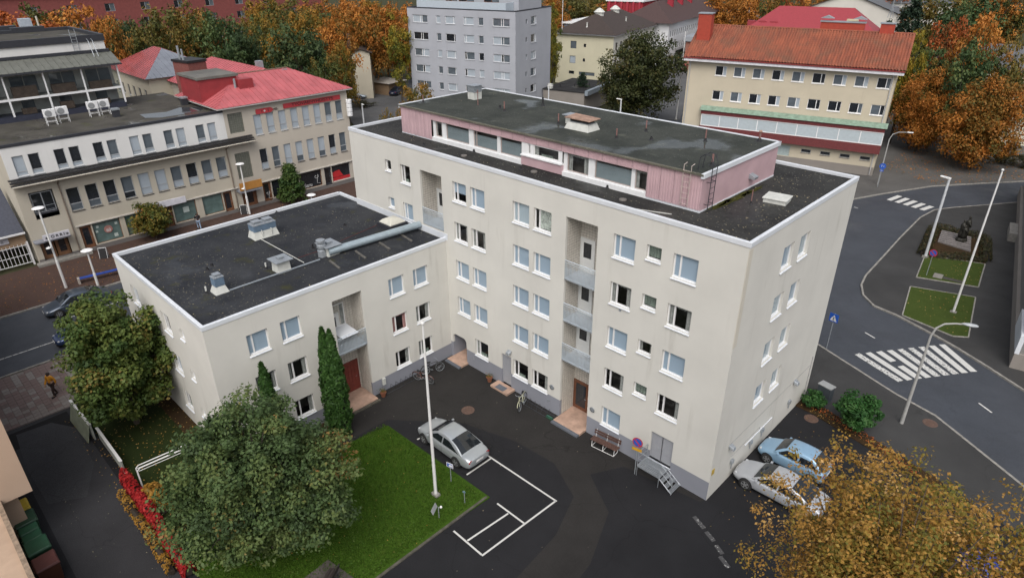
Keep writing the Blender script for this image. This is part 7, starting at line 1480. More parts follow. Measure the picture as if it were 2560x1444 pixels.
# ================================================================ people
def person(label, loc, rz, coat, trousers, hair, h=1.74, stride=0.19, arm=0.2, phone=False):
    t = thing('person', label, 'person', loc, rz); s = h/1.74
    J = {'pel': (0, 0, 0.96), 'sp': (0, 0, 1.18), 'ch': (0.01, 0, 1.38), 'nk': (0.01, 0, 1.52), 'hd0': (0.02, 0, 1.57), 'hd': (0.03, 0, 1.66), 'ht': (0.02, 0, 1.74)}
    for sg, n in ((1, 'l'), (-1, 'r')):
        f = sg*stride; J.update({n+'hip': (0, sg*0.10, 0.92), n+'kn': (f*0.55+0.05, sg*0.10, 0.50), n+'an': (f*1.0-0.03, sg*0.10, 0.09), n+'to': (f*1.0+0.15, sg*0.11, 0.04), n+'sh': (0.0, sg*0.19, 1.44)})
        if phone: J.update({n+'el': (0.08, sg*0.26, 1.20), n+'wr': (0.26, sg*0.12, 1.26)})
        else: J.update({n+'el': (-f*0.45-0.02, sg*0.25, 1.17), n+'wr': (-f*0.9+0.07, sg*0.25, 0.93)})
    rad = {'pel': .14, 'sp': .13, 'ch': .15, 'nk': .06, 'hd0': .075, 'hd': .098, 'ht': .06, 'hip': .10, 'kn': .062, 'an': .04, 'to': .04, 'sh': .075, 'el': .046, 'wr': .03}
    E = [('pel', 'sp'), ('sp', 'ch'), ('ch', 'nk'), ('nk', 'hd0'), ('hd0', 'hd'), ('hd', 'ht')]
    for n in 'lr': E += [('pel', n+'hip'), (n+'hip', n+'kn'), (n+'kn', n+'an'), (n+'an', n+'to'), ('ch', n+'sh'), (n+'sh', n+'el'), (n+'el', n+'wr')]
    def skin(nm, names, edges, rad_, mat, extra=()):
        names = list(names); me = bpy.data.meshes.new(nm); idx = {a: i for i, a in enumerate(names)}; V = [tuple(c*s for c in J[a]) for a in names]; me.from_pydata(V, [(idx[a], idx[b]) for a, b in edges], []); o = bpy.data.objects.new(nm, me); COL.objects.link(o); o.parent = t; me.materials.append(mat)
        o.modifiers.new('skin', 'SKIN')
        for i, a in enumerate(names):
            k = a if a in rad_ else a[1:]; r_ = rad_[k]*s; me.skin_vertices[0].data[i].radius = (r_, r_*(0.8 if k in ('sp', 'pel') else 1.0)); me.skin_vertices[0].data[i].use_root = (i == 0)
        sb = o.modifiers.new('sub', 'SUBSURF'); sb.levels = 1; sb.render_levels = 2; return o
    rad2 = dict(rad); E2 = list(E)
    for n, sg in (('l', 1), ('r', -1)):     # palm, four fingers and a thumb
        wx, wy, wz = J[n+'wr']; J[n+'pa'] = (wx+0.02, wy, wz-0.07); rad2['pa'] = .030; E2.append((n+'wr', n+'pa'))
        for i, (dx, ln) in enumerate(((0.035, .075), (0.013, .085), (-0.010, .08), (-0.032, .06))):
            a, b = n+'f%d' % i, n+'g%d' % i; J[a] = (wx+0.02+dx, wy-sg*0.008, wz-0.105); J[b] = (wx+0.03+dx, wy-sg*0.03, wz-0.105-ln); rad2['f%d' % i] = .010; rad2['g%d' % i] = .008; E2 += [(n+'pa', a), (a, b)]
        J[n+'th'] = (wx+0.075, wy-sg*0.02, wz-0.075); J[n+'tt'] = (wx+0.09, wy-sg*0.03, wz-0.12); rad2['th'] = .011; rad2['tt'] = .009; E2 += [(n+'pa', n+'th'), (n+'th', n+'tt')]
    SKIN = simple('skin', (0.38, 0.24, 0.17), 0.6); names = ['pel']+[k for k in J if k != 'pel']; skin('body', names, E2, rad2, SKIN)
    r3 = {k: v+0.028 for k, v in rad.items()}; r3['nk'] = .085; cn = ['pel', 'sp', 'ch', 'nk', 'lsh', 'lel', 'lwr', 'rsh', 'rel', 'rwr']; skin('jacket', cn, [e for e in E if e[0] in cn and e[1] in cn], r3, coat)
    r4 = {k: v+0.018 for k, v in rad.items()}; tn = ['pel', 'lhip', 'lkn', 'lan', 'rhip', 'rkn', 'ran']; skin('trousers', tn, [e for e in E if e[0] in tn and e[1] in tn], r4, trousers)
    for n in 'lr': q = MB(); x, y, z = J[n+'to']; q.box(x-0.24, y-0.05, 0.0, x+0.05, y+0.05, 0.10); q.build('shoe', BLACK, t, bevel=0.03)
    q = MB(); q.lathe((0.0, 0, 1.60*s), [(0.104, 0), (0.116, 0.05), (0.108, 0.11), (0.06, 0.165), (0.01, 0.175)], 14); q.build('hair', hair, t, (0.0, 0, 0), smooth=True)
    q = MB(); q.box(0.115, -0.012, 1.625*s, 0.145, 0.012, 1.66*s); q.build('nose', SKIN, t, bevel=0.008)
    for sg in (-1, 1): q = MB(); q.lathe((0.118, sg*0.035, 1.665*s), [(0.004, -0.008), (0.011, 0), (0.004, 0.008)], 8); q.build('eye', BLACK, t); q = MB(); q.box(0.01, sg*0.098-0.012, 1.63*s, 0.045, sg*0.098+0.012, 1.69*s); q.build('ear', SKIN, t, bevel=0.01)
    q = MB(); q.box(0.112, -0.028, 1.592*s, 0.124, 0.028, 1.602*s); q.build('mouth', simple('lips', (0.3, 0.12, 0.1), 0.6), t)
    return t
DK = simple('dark trousers', (0.035, 0.02, 0.018), 0.9); HAIR = simple('dark hair', (0.03, 0.02, 0.015), 0.7)
pp = G(140, 988); person('person in bright orange yellow jacket and dark trousers walking on the pavers', (pp[0], pp[1], 0.02), R(-60), simple('orange yellow jacket', (0.55, 0.24, 0.02), 0.8, var=0.15), DK, HAIR, 1.76)
pp = G(497, 572); person('person in black jacket and pale jeans in front of the shop window', (pp[0]+0.3, pp[1], 0.05), R(170), simple('black jacket', (0.015, 0.014, 0.018), 0.8), simple('pale jeans', (0.25, 0.33, 0.45), 0.9), HAIR, 1.74, 0.15, phone=True)
# ================================================================ street furniture
POLEW = simple('white pole paint', (0.66, 0.66, 0.65), 0.45, var=0.05, scale=2)
def flagpole(label, base, h, r=0.09):
    t = thing('flagpole', label, 'flagpole', base); q = MB(); q.tube([(0, 0, 0), (0, 0, h*0.5), (0, 0, h)], [r, r*0.8, r*0.5], 12); q.build('pole', POLEW, t); q = MB(); q.lathe((0, 0, h), [(0.03, -0.02), (0.09, 0.03), (0.10, 0.08), (0.06, 0.14), (0.01, 0.16)], 12); q.build('finial', POLEW, t, smooth=True)
    q = MB(); q.box(-0.22, -0.14, 0, 0.22, 0.14, 0.14); q.build('foot', KERBM, t, R(0) and (0, 0, 0) or (0, 0, 0)); q = MB(); q.tube([(r*0.9, 0, 0.9), (r*0.55, 0, h-0.1)], 0.008, 4); q.build('halyard', POLEW, t)
flagpole('white flagpole on the yard lawn in front of the silver saloon', (-10.53, -9.64, 0.04), 10.5); flagpole('white flagpole on the lawn beside the side street', (4.03, 31.56, 0.06), 11.6)
p = G(1690, 300); flagpole('tall slim rust stained flagpole beside the yellow building', (p[0], p[1], 0.0), 14.0, 0.10)
def disc_lamp(label, base, h, arm=False):
    t = thing('street_lamp', label, 'street lamp', base); q = MB(); q.tube([(0, 0, 0), (0, 0, h*0.35), (0, 0, h*0.36), (0, 0, h-0.1)], [0.11, 0.11, 0.08, 0.065], 12); q.build('pole', POLEW, t)
    q = MB(); q.lathe((0, 0, h-0.12), [(0.08, 0), (0.16, 0.06), (0.44, 0.08), (0.46, 0.11), (0.38, 0.16), (0.08, 0.20)], 20); q.build('lamp_disc', simple('lamp white', (0.78, 0.78, 0.78), 0.4), t, smooth=False)
    if arm: q = MB(); q.tube([(0, 0, h*0.52), (0.25, -0.25, h*0.55)], 0.03, 6); q.lathe((0.27, -0.28, h*0.53), [(0.05, 0.12), (0.18, 0.06), (0.2, 0.02), (0.05, 0)], 12); q.build('small_lamp', POLEW, t)
disc_lamp('tall white disc lamp beside the slate grey estate car', (-52.45, -16.16, 0.05), 7.3, True); disc_lamp('short white disc lamp between blue bench and parked cars', (-50.9, -14.1, 0.05), 3.35); disc_lamp('tall white disc lamp in front of the corner building entrance', (-58.0, 3.3, 0.05), 5.7, True)
p = G(778, 488, 3.4); disc_lamp('short white disc lamp half hidden by the wing roof', (p[0], p[1], 0.05), 3.4)
def box_lamp(label, base, h, rz, hw_=0.75):
    t = thing('street_lamp', label, 'street lamp', base, rz); q = MB(); q.tube([(0, 0, 0), (0, 0, h)], [0.13, 0.10], 12); q.build('pole', simple('pale grey pole', (0.52, 0.54, 0.56), 0.45), t); q = MB(); q.v = [(-0.12, -0.10, h-0.02), (hw_, -0.18, h+0.10), (hw_, 0.18, h+0.10), (-0.12, 0.10, h-0.02), (-0.12, -0.10, h+0.14), (hw_, -0.14, h+0.18), (hw_, 0.14, h+0.18), (-0.12, 0.10, h+0.14)]; q.f = [(3, 2, 1, 0), (4, 5, 6, 7), (0, 1, 5, 4), (1, 2, 6, 5), (2, 3, 7, 6), (3, 0, 4, 7)]; q.m = [0]*6; q.build('lamp_head', POLEW, t, bevel=0.03)
    q = MB(); q.box(-0.22, -0.22, 0, 0.22, 0.22, 0.2); q.build('foot', KERBM, t)
box_lamp('tall pale lamp post with flat head beside the no stopping sign', (-0.66, 41.68, 0.06), 7.6, R(170))
for (x, y, z, rz, lb) in ((905, 262, 6.5, -20, 'white box headed lamp in the street beyond the tall roof corner'), (1372, 215, 6.5, 10, 'white box headed lamp by the low black roofed shop'), (1553, 250, 6.0, 190, 'white box headed lamp below the large dark maple'), (1822, 273, 6.5, 30, 'slim white lamp against the glazed strip of the yellow building'), (1895, 22, 9.0, 20, 'white lamp on the square behind the clay tiled roof'), (1838, 45, 8.0, 20, 'low white lamp beside the black and white poles on the square'), (862, 150, 8, 20, 'thin street lamp in front of the cream chimney house')):
    p = G(x, y, z); box_lamp(lb, (p[0], p[1], 0.0), z, R(rz))
t = thing('street_lamp', 'grey street lamp with curved arm rising out of the birches', 'street lamp', (5.4, 13.95, 0.03)); dv = Vector((0.35, 0.94, 0))
q = MB(); q.tube([(0, 0, 0), (0, 0, 2), (0, 0, 6.2), (0.12, 0.05, 6.75), (0.42, 0.14, 7.1), (0.9, 0.3, 7.25), (1.25, 0.4, 7.3)], [0.11, 0.09, 0.06, 0.055, 0.05, 0.045, 0.04], 10); q.build('pole', simple('grey lamp pole', (0.34, 0.34, 0.33), 0.5), t); q = MB(); q.lathe((0, 0, 0), [(0.02, -0.45), (0.11, -0.3), (0.17, 0), (0.13, 0.28), (0.02, 0.38)], 12); o = q.build('lamp_head', simple('grey lamp head', (0.36, 0.38, 0.40), 0.4), t, (1.55, 0.5, 7.33), smooth=True); o.rotation_euler = (0, R(90), R(18)); o.scale = (0.55, 1, 1)
t = thing('street_lamp', 'thin grey lamp with curved arm at the corner of the yellow building', 'street lamp', (-11.2, 61.6, 0.05)); q = MB(); q.tube([(0, 0, 0), (0, 0, 5.6), (0.2, 0.1, 6.2), (0.7, 0.35, 6.5), (1.6, 0.8, 6.55)], [0.08, 0.06, 0.05, 0.045, 0.04], 8); q.build('pole', MATS['grey lamp pole'], t); q = MB(); q.box(-0.1, -0.12, -0.06, 0.55, 0.12, 0.06); q.build('lamp_head', POLEW, t, (1.6, 0.8, 6.55), R(26), bevel=0.04)
# traffic signs
BLUE = simple('sign blue', (0.02, 0.09, 0.42), 0.4, var=0.04); REDS = simple('sign red', (0.45, 0.03, 0.03), 0.4); SW = simple('sign white', (0.7, 0.7, 0.7), 0.4); YELS = simple('sign yellow', (0.55, 0.30, 0.02), 0.4)
def disc(r, m, y, z, t, nm):
    q = MB(); q.lathe((0, 0, 0), [(r, 0), (r, 0.012)], 24); o = q.build(nm, m, t, (0, y, z)); o.rotation_euler = (R(90), 0, 0); return o
def nostop(label, base, rz, h=2.3, r=0.31, plate=False):
    t = thing('traffic_sign', label, 'traffic sign', base, rz); q = MB(); q.tube([(0, 0, 0), (0, 0, h+0.2)], 0.03, 8); q.build('post', GALV, t); disc(r, REDS, -0.035, h, t, 'rim'); disc(r*0.80, BLUE, -0.049, h, t, 'disc'); q = MB(); q.box(-r*0.80, -0.064, -0.04, r*0.80, -0.062, 0.04); o = q.build('slash', REDS, t, (0, 0, h)); o.rotation_euler = (0, R(45), 0)
    if plate: q = MB(); q.box(-0.28, -0.05, h-0.58, 0.28, -0.04, h-0.40); q.build('plate', YELS, t); text(t, 'MAX 30 MIN', 0.07, (0, -0.055, h-0.49), 0, BLACK, ext=0.002) if False else None
    return t
nostop('round blue and red no parking sign with yellow plate beside the steel steps', (-3.85, -0.95, 0), R(10), 2.25, 0.30, True); nostop('round blue and red no parking sign on the small lawn', (0.55, 37.5, 0.06), R(0), 2.2, 0.32)
t = thing('crossing_sign', 'blue square pedestrian crossing sign at the gable end of the block', 'traffic sign', (-1.2, 19.4, 0), R(-8)); q = MB(); q.tube([(0, 0, 0), (0, 0, 2.9)], 0.03, 8); q.build('post', GALV, t); q = MB(); q.box(-0.32, -0.05, 2.25, 0.32, -0.035, 2.89); q.build('board', BLUE, t)
q = MB(); q.v = [(-0.25, -0.055, 2.33), (0.25, -0.055, 2.33), (0, -0.055, 2.80)]; q.f = [(0, 1, 2)]; q.m = [0]; q.build('triangle', SW, t); q = MB(); q.tube([(0, -0.06, 2.64), (0, -0.06, 2.52), (0.06, -0.06, 2.38)], 0.018, 5); q.tube([(0, -0.06, 2.52), (-0.06, -0.06, 2.38)], 0.018, 5); q.tube([(-0.06, -0.06, 2.56), (0.07, -0.06, 2.58)], 0.014, 5); q.lathe((0, -0.06, 2.68), [(0.01, -0.02), (0.025, 0), (0.01, 0.02)], 8); q.build('walker', BLACK, t)
t = thing('path_sign', 'round blue foot and cycle path sign at the yellow building corner', 'traffic sign', (-10.9, 60.6, 0.05), R(10)); q = MB(); q.tube([(0, 0, 0), (0, 0, 2.9)], 0.04, 8); q.build('post', GALV, t); disc(0.36, BLUE, -0.045, 2.6, t, 'disc'); q = MB(); q.tube([(-0.1, -0.065, 2.75), (-0.1, -0.065, 2.5)], 0.03, 5); q.tube([(0.12, -0.065, 2.7), (0.12, -0.065, 2.52)], 0.025, 5); q.build('symbol', SW, t); q = MB(); q.box(-0.2, -0.06, 1.95, 0.2, -0.045, 2.17); q.build('plate', BLUE, t); q = MB(); q.tube([(-0.12, -0.065, 2.1), (0, -0.065, 2.02), (0.12, -0.065, 2.1)], 0.02, 5); q.build('symbol', SW, t)
def small_sign(label, x, y, w_, h_, ph, mat, rz, lbl=None, lean=0.0):
    p = G(x, y); t = thing('yard_sign', label, 'sign', (p[0], p[1], 0.04), rz); q = MB(); q.tube([(0, 0, 0), (0, 0, ph)], 0.025, 6); q.build('post', GALV, t); q = MB(); q.box(-w_/2, -0.035, ph-h_, w_/2, -0.02, ph); o = q.build('board', mat, t); o.rotation_euler = (lean, 0, 0); return t
t = small_sign('blue parking plate on a short post at the lawn edge', 1128, 1205, 0.42, 0.30, 1.35, SW, R(15)); q = MB(); q.box(-0.17, -0.045, 1.09, 0.17, -0.036, 1.31); q.build('panel', BLUE, t); q = MB(); q.box(-0.05, -0.05, 1.13, 0.16, -0.046, 1.27); q.build('mark', SW, t)
t = small_sign('grey slanted notice board with lamp near the flagpole foot', 1098, 1295, 0.62, 0.26, 0.75, simple('grey notice', (0.30, 0.31, 0.32), 0.5), R(120), lean=R(-25)); q = MB(); q.lathe((0.1, -0.1, 0.62), [(0.03, 0), (0.07, 0.04), (0.06, 0.1), (0.01, 0.12)], 10); q.build('lamp', SW, t)
small_sign('tiny blue reservation plate on a thin post in the lawn', 1162, 1258, 0.16, 0.10, 0.85, simple('dull blue plate', (0.12, 0.2, 0.25), 0.5), R(20))
# benches
WOODB = simple('brown bench slat', (0.085, 0.045, 0.035), 0.7, var=0.25, scale=6)
def bench(label, base, rz, ln=1.75, mat=WOODB, frame=None, back=True):
    t = thing('bench', label, 'bench', base, rz); fr = frame or POLEW
    for k in range(3): MB().box(-ln/2, 0.02+k*0.15, 0.43, ln/2, 0.145+k*0.15, 0.465).build('slat', mat, t)
    if back:
        for k in range(2): MB().box(-ln/2, 0.50+k*0.03, 0.60+k*0.15, ln/2, 0.53+k*0.03, 0.72+k*0.15).build('backrest_slat', mat, t)
    for x in (-ln*0.42, 0, ln*0.42):
        q = MB(); q.tube([(x, 0.0, 0.02), (x, 0.05, 0.41), (x, 0.45, 0.41), (x, 0.58, 0.92 if back else 0.42)], 0.018, 6); q.tube([(x, 0.43, 0.41), (x, 0.48, 0.02)], 0.018, 6); q.tube([(x, 0.0, 0.02), (x, 0.48, 0.02)], 0.018, 6); q.build('leg', fr, t)
    q = MB(); q.tube([(-ln*0.42, 0.0, 0.02), (ln*0.42, 0.0, 0.02)], 0.016, 6); q.build('foot_rail', fr, t); return t
bench('brown slatted bench with white frame against the yard facade', (-6.25, -0.72, 0), R(6)); bench('dark bench on a slab under the big round tree', (-9.75, -17.0, 0.1), R(-60), 1.7, simple('dark bench wood', (0.03, 0.022, 0.02), 0.7), DARKMET)
sheet('bench_slab', [(-10.8, -18.3), (-8.8, -18.0), (-9.0, -15.6), (-11.0, -15.9)], 0.085, simple('old paving slab', (0.07, 0.06, 0.055), 0.9, var=0.3, scale=2), 0.03)
t = thing('blue_bench', 'long low blue bench with pale ends on the shop pavement', 'bench', (-52.3, -13.5, 0.05), R(82)); BLB = simple('blue bench paint', (0.02, 0.06, 0.30), 0.5)
for k in range(3): MB().box(-1.5, -0.2+k*0.15, 0.42, 1.5, -0.07+k*0.15, 0.47).build('slat', BLB, t)
for x in (-1.6, 1.6): MB().box(x-0.09, -0.25, 0, x+0.09, 0.28, 0.5).build('end', simple('pale concrete', (0.35, 0.32, 0.29), 0.9), t)
# bicycles
def bike(label, base, rz, col, lean=R(8), group=None):
    t = thing('bicycle', label, 'bicycle', base, rz, group); t.rotation_euler = (lean, 0, rz); fm = simple('bike paint '+col[0], col[1], 0.4)
    for x in (-0.52, 0.52):
        q = MB(); n = 26; R_ = 0.34; pts = [(R_*math.cos(2*math.pi*i/n), 0, R_*math.sin(2*math.pi*i/n)) for i in range(n+1)]; q.tube(pts, 0.022, 6, cap=False); w_ = q.build('wheel', RUBBER, t, (x, 0, 0.36)); q = MB(); q.tube([(a*0.91, b, c*0.91) for a, b, c in pts], 0.012, 5, cap=False)
        for i in range(9): a = i*2*math.pi/9; q.tube([(0, 0, 0), (0.31*math.cos(a), 0, 0.31*math.sin(a))], 0.004, 3)
        q.build('rim', GALV, w_); q = MB(); q.tube([(0.37*math.cos(a), 0, 0.37*math.sin(a)) for a in [R(20+i*14) for i in range(11)]], 0.022, 5); q.build('mudguard', fm, w_)
    q = MB(); bb, st, hd = (-0.08, 0, 0.30), (-0.22, 0, 0.78), (0.36, 0, 0.82)
    for a, b in ((bb, st), (bb, hd), (st, hd), (bb, (-0.52, 0, 0.36)), (st, (-0.52, 0, 0.36)), (hd, (0.52, 0, 0.36)), (st, (-0.25, 0, 0.88)), (hd, (0.33, 0, 0.98))): q.tube([a, b], 0.018, 6)
    q.build('frame', fm, t); q = MB(); q.tube([(0.22, 0.28, 1.02), (0.33, 0.18, 1.0), (0.34, 0, 0.99), (0.33, -0.18, 1.0), (0.22, -0.28, 1.02)], 0.014, 6); q.build('handlebar', GALV, t); q = MB(); q.extrude([(-0.40, -0.08), (-0.14, -0.025), (-0.10, 0), (-0.14, 0.025), (-0.40, 0.08), (-0.42, 0)], 0.88, 0.94); q.build('saddle', BLACK, t, bevel=0.015)
    q = MB(); q.tube([(-0.08, 0.1, 0.30), (0.04, 0.1, 0.18)], 0.012, 5); q.tube([(-0.08, -0.1, 0.30), (-0.2, -0.1, 0.42)], 0.012, 5); q.lathe((-0.08, 0.04, 0.3), [(0.08, -0.01), (0.08, 0.01)], 12); q.build('crank', GALV, t)
    q = MB(); q.tube([(-0.25, 0.06, 0.72), (-0.75, 0.06, 0.72)], 0.01, 5); q.tube([(-0.25, -0.06, 0.72), (-0.75, -0.06, 0.72)], 0.01, 5); q.build('carrier', BLACK, t)
bike('pale cream bicycle in the wall rack beside the stone step', (-12.45, -0.85, 0), R(-66), ('cream', (0.45, 0.45, 0.32)))
bike('white and brown bicycle leaning at the wing wall behind the flagpole', (-19.1, -3.5, 0), R(18), ('brown', (0.12, 0.05, 0.04))); bike('black bicycle against the wing wall next to the white and brown one', (-19.45, -2.4, 0), R(70), ('black', (0.02, 0.02, 0.02)), R(-6))
def rack(label, base, rz, ln):
    t = thing('bicycle_rack', label, 'bicycle rack', base, rz); q = MB(); q.tube([(-ln/2, 0, 0.03), (ln/2, 0, 0.03)], 0.02, 5); q.tube([(-ln/2, -0.4, 0.03), (ln/2, -0.4, 0.03)], 0.02, 5); q.build('base_rail', DARKMET, t)
    for k in range(int(ln/0.4)): x = -ln/2+0.2+k*0.4; q = MB(); q.tube([(x, 0, 0.03), (x, -0.02, 0.4), (x, -0.3, 0.4), (x, -0.4, 0.03)], 0.012, 5); q.build('hoop', DARKMET, t)
rack('low black bicycle rack along the grey plinth of the yard facade', (-11.6, -0.25, 0), R(0), 2.6); rack('low black bicycle rack along the grey plinth of the wing', (-19.75, -4.9, 0), R(-90), 2.4)
# bins beside the driveway
def bin_(label, x, y, body, lid, w_=0.75, d_=0.75, h=1.05, rz=0.0):
    t = thing('wheeled_bin', label, 'bin', (x, y, 0), rz); q = MB(); k = 0.86; q.v = [(-w_/2*k, -d_/2*k, 0.08), (w_/2*k, -d_/2*k, 0.08), (w_/2*k, d_/2*k, 0.08), (-w_/2*k, d_/2*k, 0.08), (-w_/2, -d_/2, h), (w_/2, -d_/2, h), (w_/2, d_/2, h), (-w_/2, d_/2, h)]; q.f = [(3, 2, 1, 0), (4, 5, 6, 7), (0, 1, 5, 4), (1, 2, 6, 5), (2, 3, 7, 6), (3, 0, 4, 7)]; q.m = [0]*6; q.build('body', body, t, bevel=0.03)
    q = MB(); q.v = [(-w_/2-0.03, -d_/2-0.03, h), (w_/2+0.03, -d_/2-0.03, h), (w_/2+0.03, d_/2+0.03, h), (-w_/2-0.03, d_/2+0.03, h), (-w_/2+0.02, -d_/2+0.02, h+0.07), (w_/2-0.02, -d_/2+0.02, h+0.07), (w_/2-0.02, d_/2-0.02, h+0.11), (-w_/2+0.02, d_/2-0.02, h+0.11)]; q.f = [(3, 2, 1, 0), (4, 5, 6, 7), (0, 1, 5, 4), (1, 2, 6, 5), (2, 3, 7, 6), (3, 0, 4, 7)]; q.m = [0]*6; q.build('lid', lid, t, bevel=0.02)
    q = MB(); q.tube([(-w_*0.4, -d_/2-0.05, h-0.05), (w_*0.4, -d_/2-0.05, h-0.05)], 0.018, 6); q.build('handle', body, t)
    for s in (-1, 1): q = MB(); q.tube([(s*w_*0.32-0.03, d_*0.3, 0.10), (s*w_*0.32+0.03, d_*0.3, 0.10)], 0.10, 12); q.build('wheel', RUBBER, t)
GRB = simple('dark green bin', (0.018, 0.055, 0.030), 0.5, var=0.15); GRL = simple('green bin lid', (0.022, 0.085, 0.045), 0.45, var=0.15); YLL = simple('yellow bin lid', (0.50, 0.36, 0.03), 0.45); BRB = simple('brown bin', (0.07, 0.028, 0.018), 0.5); BRL = simple('brown bin lid', (0.10, 0.032, 0.028), 0.5)
bin_('green bin with yellow lid under the tan building corner', -24.1, -25.32, GRB, YLL, 0.9, 0.8, 1.1); bin_('large green wheeled bin next to the yellow lidded one', -23.0, -25.32, GRB, GRB, 1.0, 0.9, 1.1); bin_('narrow green wheeled bin between two larger ones', -22.15, -25.35, GRB, GRL, 0.55, 0.75, 1.05); bin_('narrow bright lidded green bin beside the largest bin', -21.5, -25.35, GRB, GRL, 0.55, 0.75, 1.05); bin_('largest green bin with bright lid before the brown bin', -20.6, -25.32, GRB, GRL, 1.0, 0.9, 1.15); bin_('brown wheeled bin at the end of the row', -19.35, -25.3, BRB, BRL, 1.0, 0.9, 1.1)
# fence, drying rack
FEN = simple('pale grey fence board', (0.40, 0.42, 0.38), 0.7, var=0.15, scale=2)
def board_fence(label, a, b, h, z0=0.15):
    A, B_ = Vector(a), Vector(b); L_ = (B_-A).length; t = thing('board_fence', label, 'fence', (A.x, A.y, 0), math.atan2(B_.y-A.y, B_.x-A.x))
    for k in range(4): MB().box(0, -0.015, z0+k*(h-z0)/4+0.012, L_, 0.015, z0+(k+1)*(h-z0)/4-0.008).build('board', FEN, t)
    for x in (0.1, L_/2, L_-0.1): MB().box(x-0.04, 0.016, 0, x+0.04, 0.09, h+0.03).build('post', FEN, t)
    MB().box(-0.02, -0.05, h, L_+0.02, 0.10, h+0.05).build('cap', POLEW, t)
board_fence('pale board fence from the pavement to the leaning panel', (-32.1, -20.95), (-28.6, -20.85), 1.15); board_fence('pale board fence between leaning panel and scarlet creeper', (-28.3, -20.62), (-24.2, -20.62), 0.95)
t = thing('leaning_panel', 'pale board panel leaning against the driveway fence', 'panel', (-30.2, -21.25, 0), R(2)); o = MB().box(-1.6, -0.02, 0, 1.6, 0.02, 1.25).build('panel', simple('mossy grey panel', (0.24, 0.27, 0.20), 0.85, var=0.2, scale=2), t); o.rotation_euler = (R(-16), 0, 0)
t = thing('drying_rack', 'white tubular carpet rack on the dark wing lawn', 'rack', (-22.2, -19.1, 0), R(86)); WT = POLEW
for y in (0.0, 0.28): q = MB(); q.tube([(-1.2, y, 0), (-1.2, y, 1.3), (-1.05, y, 1.42), (1.6, y, 1.42), (1.75, y, 1.3), (1.75, y, 0)], 0.03, 8); q.build('hoop', WT, t)
q = MB(); q.tube([(-1.15, 0, 1.25), (1.7, 0, 1.25)], 0.02, 6); q.tube([(-1.15, 0.28, 1.25), (1.7, 0.28, 1.25)], 0.02, 6); q.build('bar', WT, t)
# flower pots, grit tray, planters in the yard
POT = simple('terracotta', (0.20, 0.075, 0.04), 0.8)
for (x, y, lb) in ((-15.95, -0.4, 'terracotta pot with dry plant between passage and grey door'), (-19.75, -6.35, 'terracotta pot beside the wing entrance step')):
    t = thing('flower_pot', lb, 'flower pot', (x, y, 0)); q = MB(); q.lathe((0, 0, 0), [(0.13, 0), (0.19, 0.30), (0.21, 0.30), (0.21, 0.34), (0.17, 0.33)], 14); q.build('pot', POT, t)
    rng = np.random.default_rng(int(-x*10)); n = 90; P = np.stack([rng.normal(0, 0.12, n), rng.normal(0, 0.12, n), 0.38+0.22*rng.random(n)], 1); V, F, tt = leaf_quads(P, unit(rng.normal(size=(n, 3))+np.array([0, 0, 0.6])), np.full(n, 0.08), rng.random(n), rng); place('plant', npmesh('plant', V, F, LM['street'], tt), t)
t = thing('grit_tray', 'small dark green boot scraper tray beside the main entrance slab', 'tray', (-10.45, -0.55, 0)); MB().box(-0.25, -0.12, 0, 0.25, 0.12, 0.05).build('base', GRB, t); MB().box(-0.22, -0.05, 0.05, 0.22, 0.05, 0.14).build('brush', simple('green brush', (0.03, 0.10, 0.07), 0.9), t)
t = thing('post_box', 'small pale meter box on the wing plinth', 'box', (-20.2, -5.95, 0.55), R(90)); MB().box(-0.11, -0.14, 0, 0.11, 0, 0.5).build('casing', WOFF, t, bevel=0.01); MB().box(-0.09, -0.15, 0.03, 0.09, -0.14, 0.47).build('door', WOFF, t)
# electricity cabinet
t = thing('electricity_cabinet', 'dark grey electricity cabinet with pale lid by the gable corner', 'cabinet', (1.05, 13.0, 0.03), R(-12)); MB().box(-0.42, -0.25, 0, 0.42, 0.25, 1.1).build('casing', simple('cabinet grey', (0.045, 0.055, 0.065), 0.6), t, bevel=0.015); MB().box(-0.46, -0.29, 1.1, 0.46, 0.29, 1.17).build('lid', simple('lid grey', (0.26, 0.27, 0.27), 0.7), t, bevel=0.01)
for x in (-0.2, 0.2): MB().box(x-0.19, -0.262, 0.06, x+0.19, -0.25, 1.04).build('door', MATS['cabinet grey'], t)
# lawns by the side street, sculpture bed
for nm, pts in (('street_lawn', [(2275, 718), (2438, 745), (2420, 845), (2380, 842), (2255, 790)]), ('sculpture_lawn', [(2312, 640), (2462, 662), (2445, 720), (2290, 695)])):
    P = px(pts); sheet(nm, P, 0.11, GRASS2, 0.05); litter('fallen_leaves', P, 0.115, 130, 'birch', 60+len(pts), 0.1); kerb(nm+'_edging', P+[P[0]], z0=0.0, z1=0.13, wd=0.10, ln=0.9)
sheet('sculpture_bed', px([(2330, 572), (2465, 598), (2462, 660), (2302, 642)]), 0.085, SOIL, 0.02)
sa, sb2, sc_, sd2 = [Vector(G2(*p)) for p in ((2343, 607), (2425, 632), (2425, 600), (2352, 583))]
t = thing('stone_steps', 'dark stone slab bed of long pale strips under the sculpture', 'stone bed', (0, 0, 0))
for k in range(7):
    u0, u1 = k/7, (k+0.62)/7; a, b, c, d = sa.lerp(sd2, u0), sb2.lerp(sc_, u0), sb2.lerp(sc_, u1), sa.lerp(sd2, u1); q = MB(); q.extrude([(a.x, a.y), (b.x, b.y), (c.x, c.y), (d.x, d.y)], 0.08, 0.24+0.03*k); q.build('stone_strip', simple('pale strip stone', (0.17, 0.155, 0.15), 0.85, var=0.2), t)
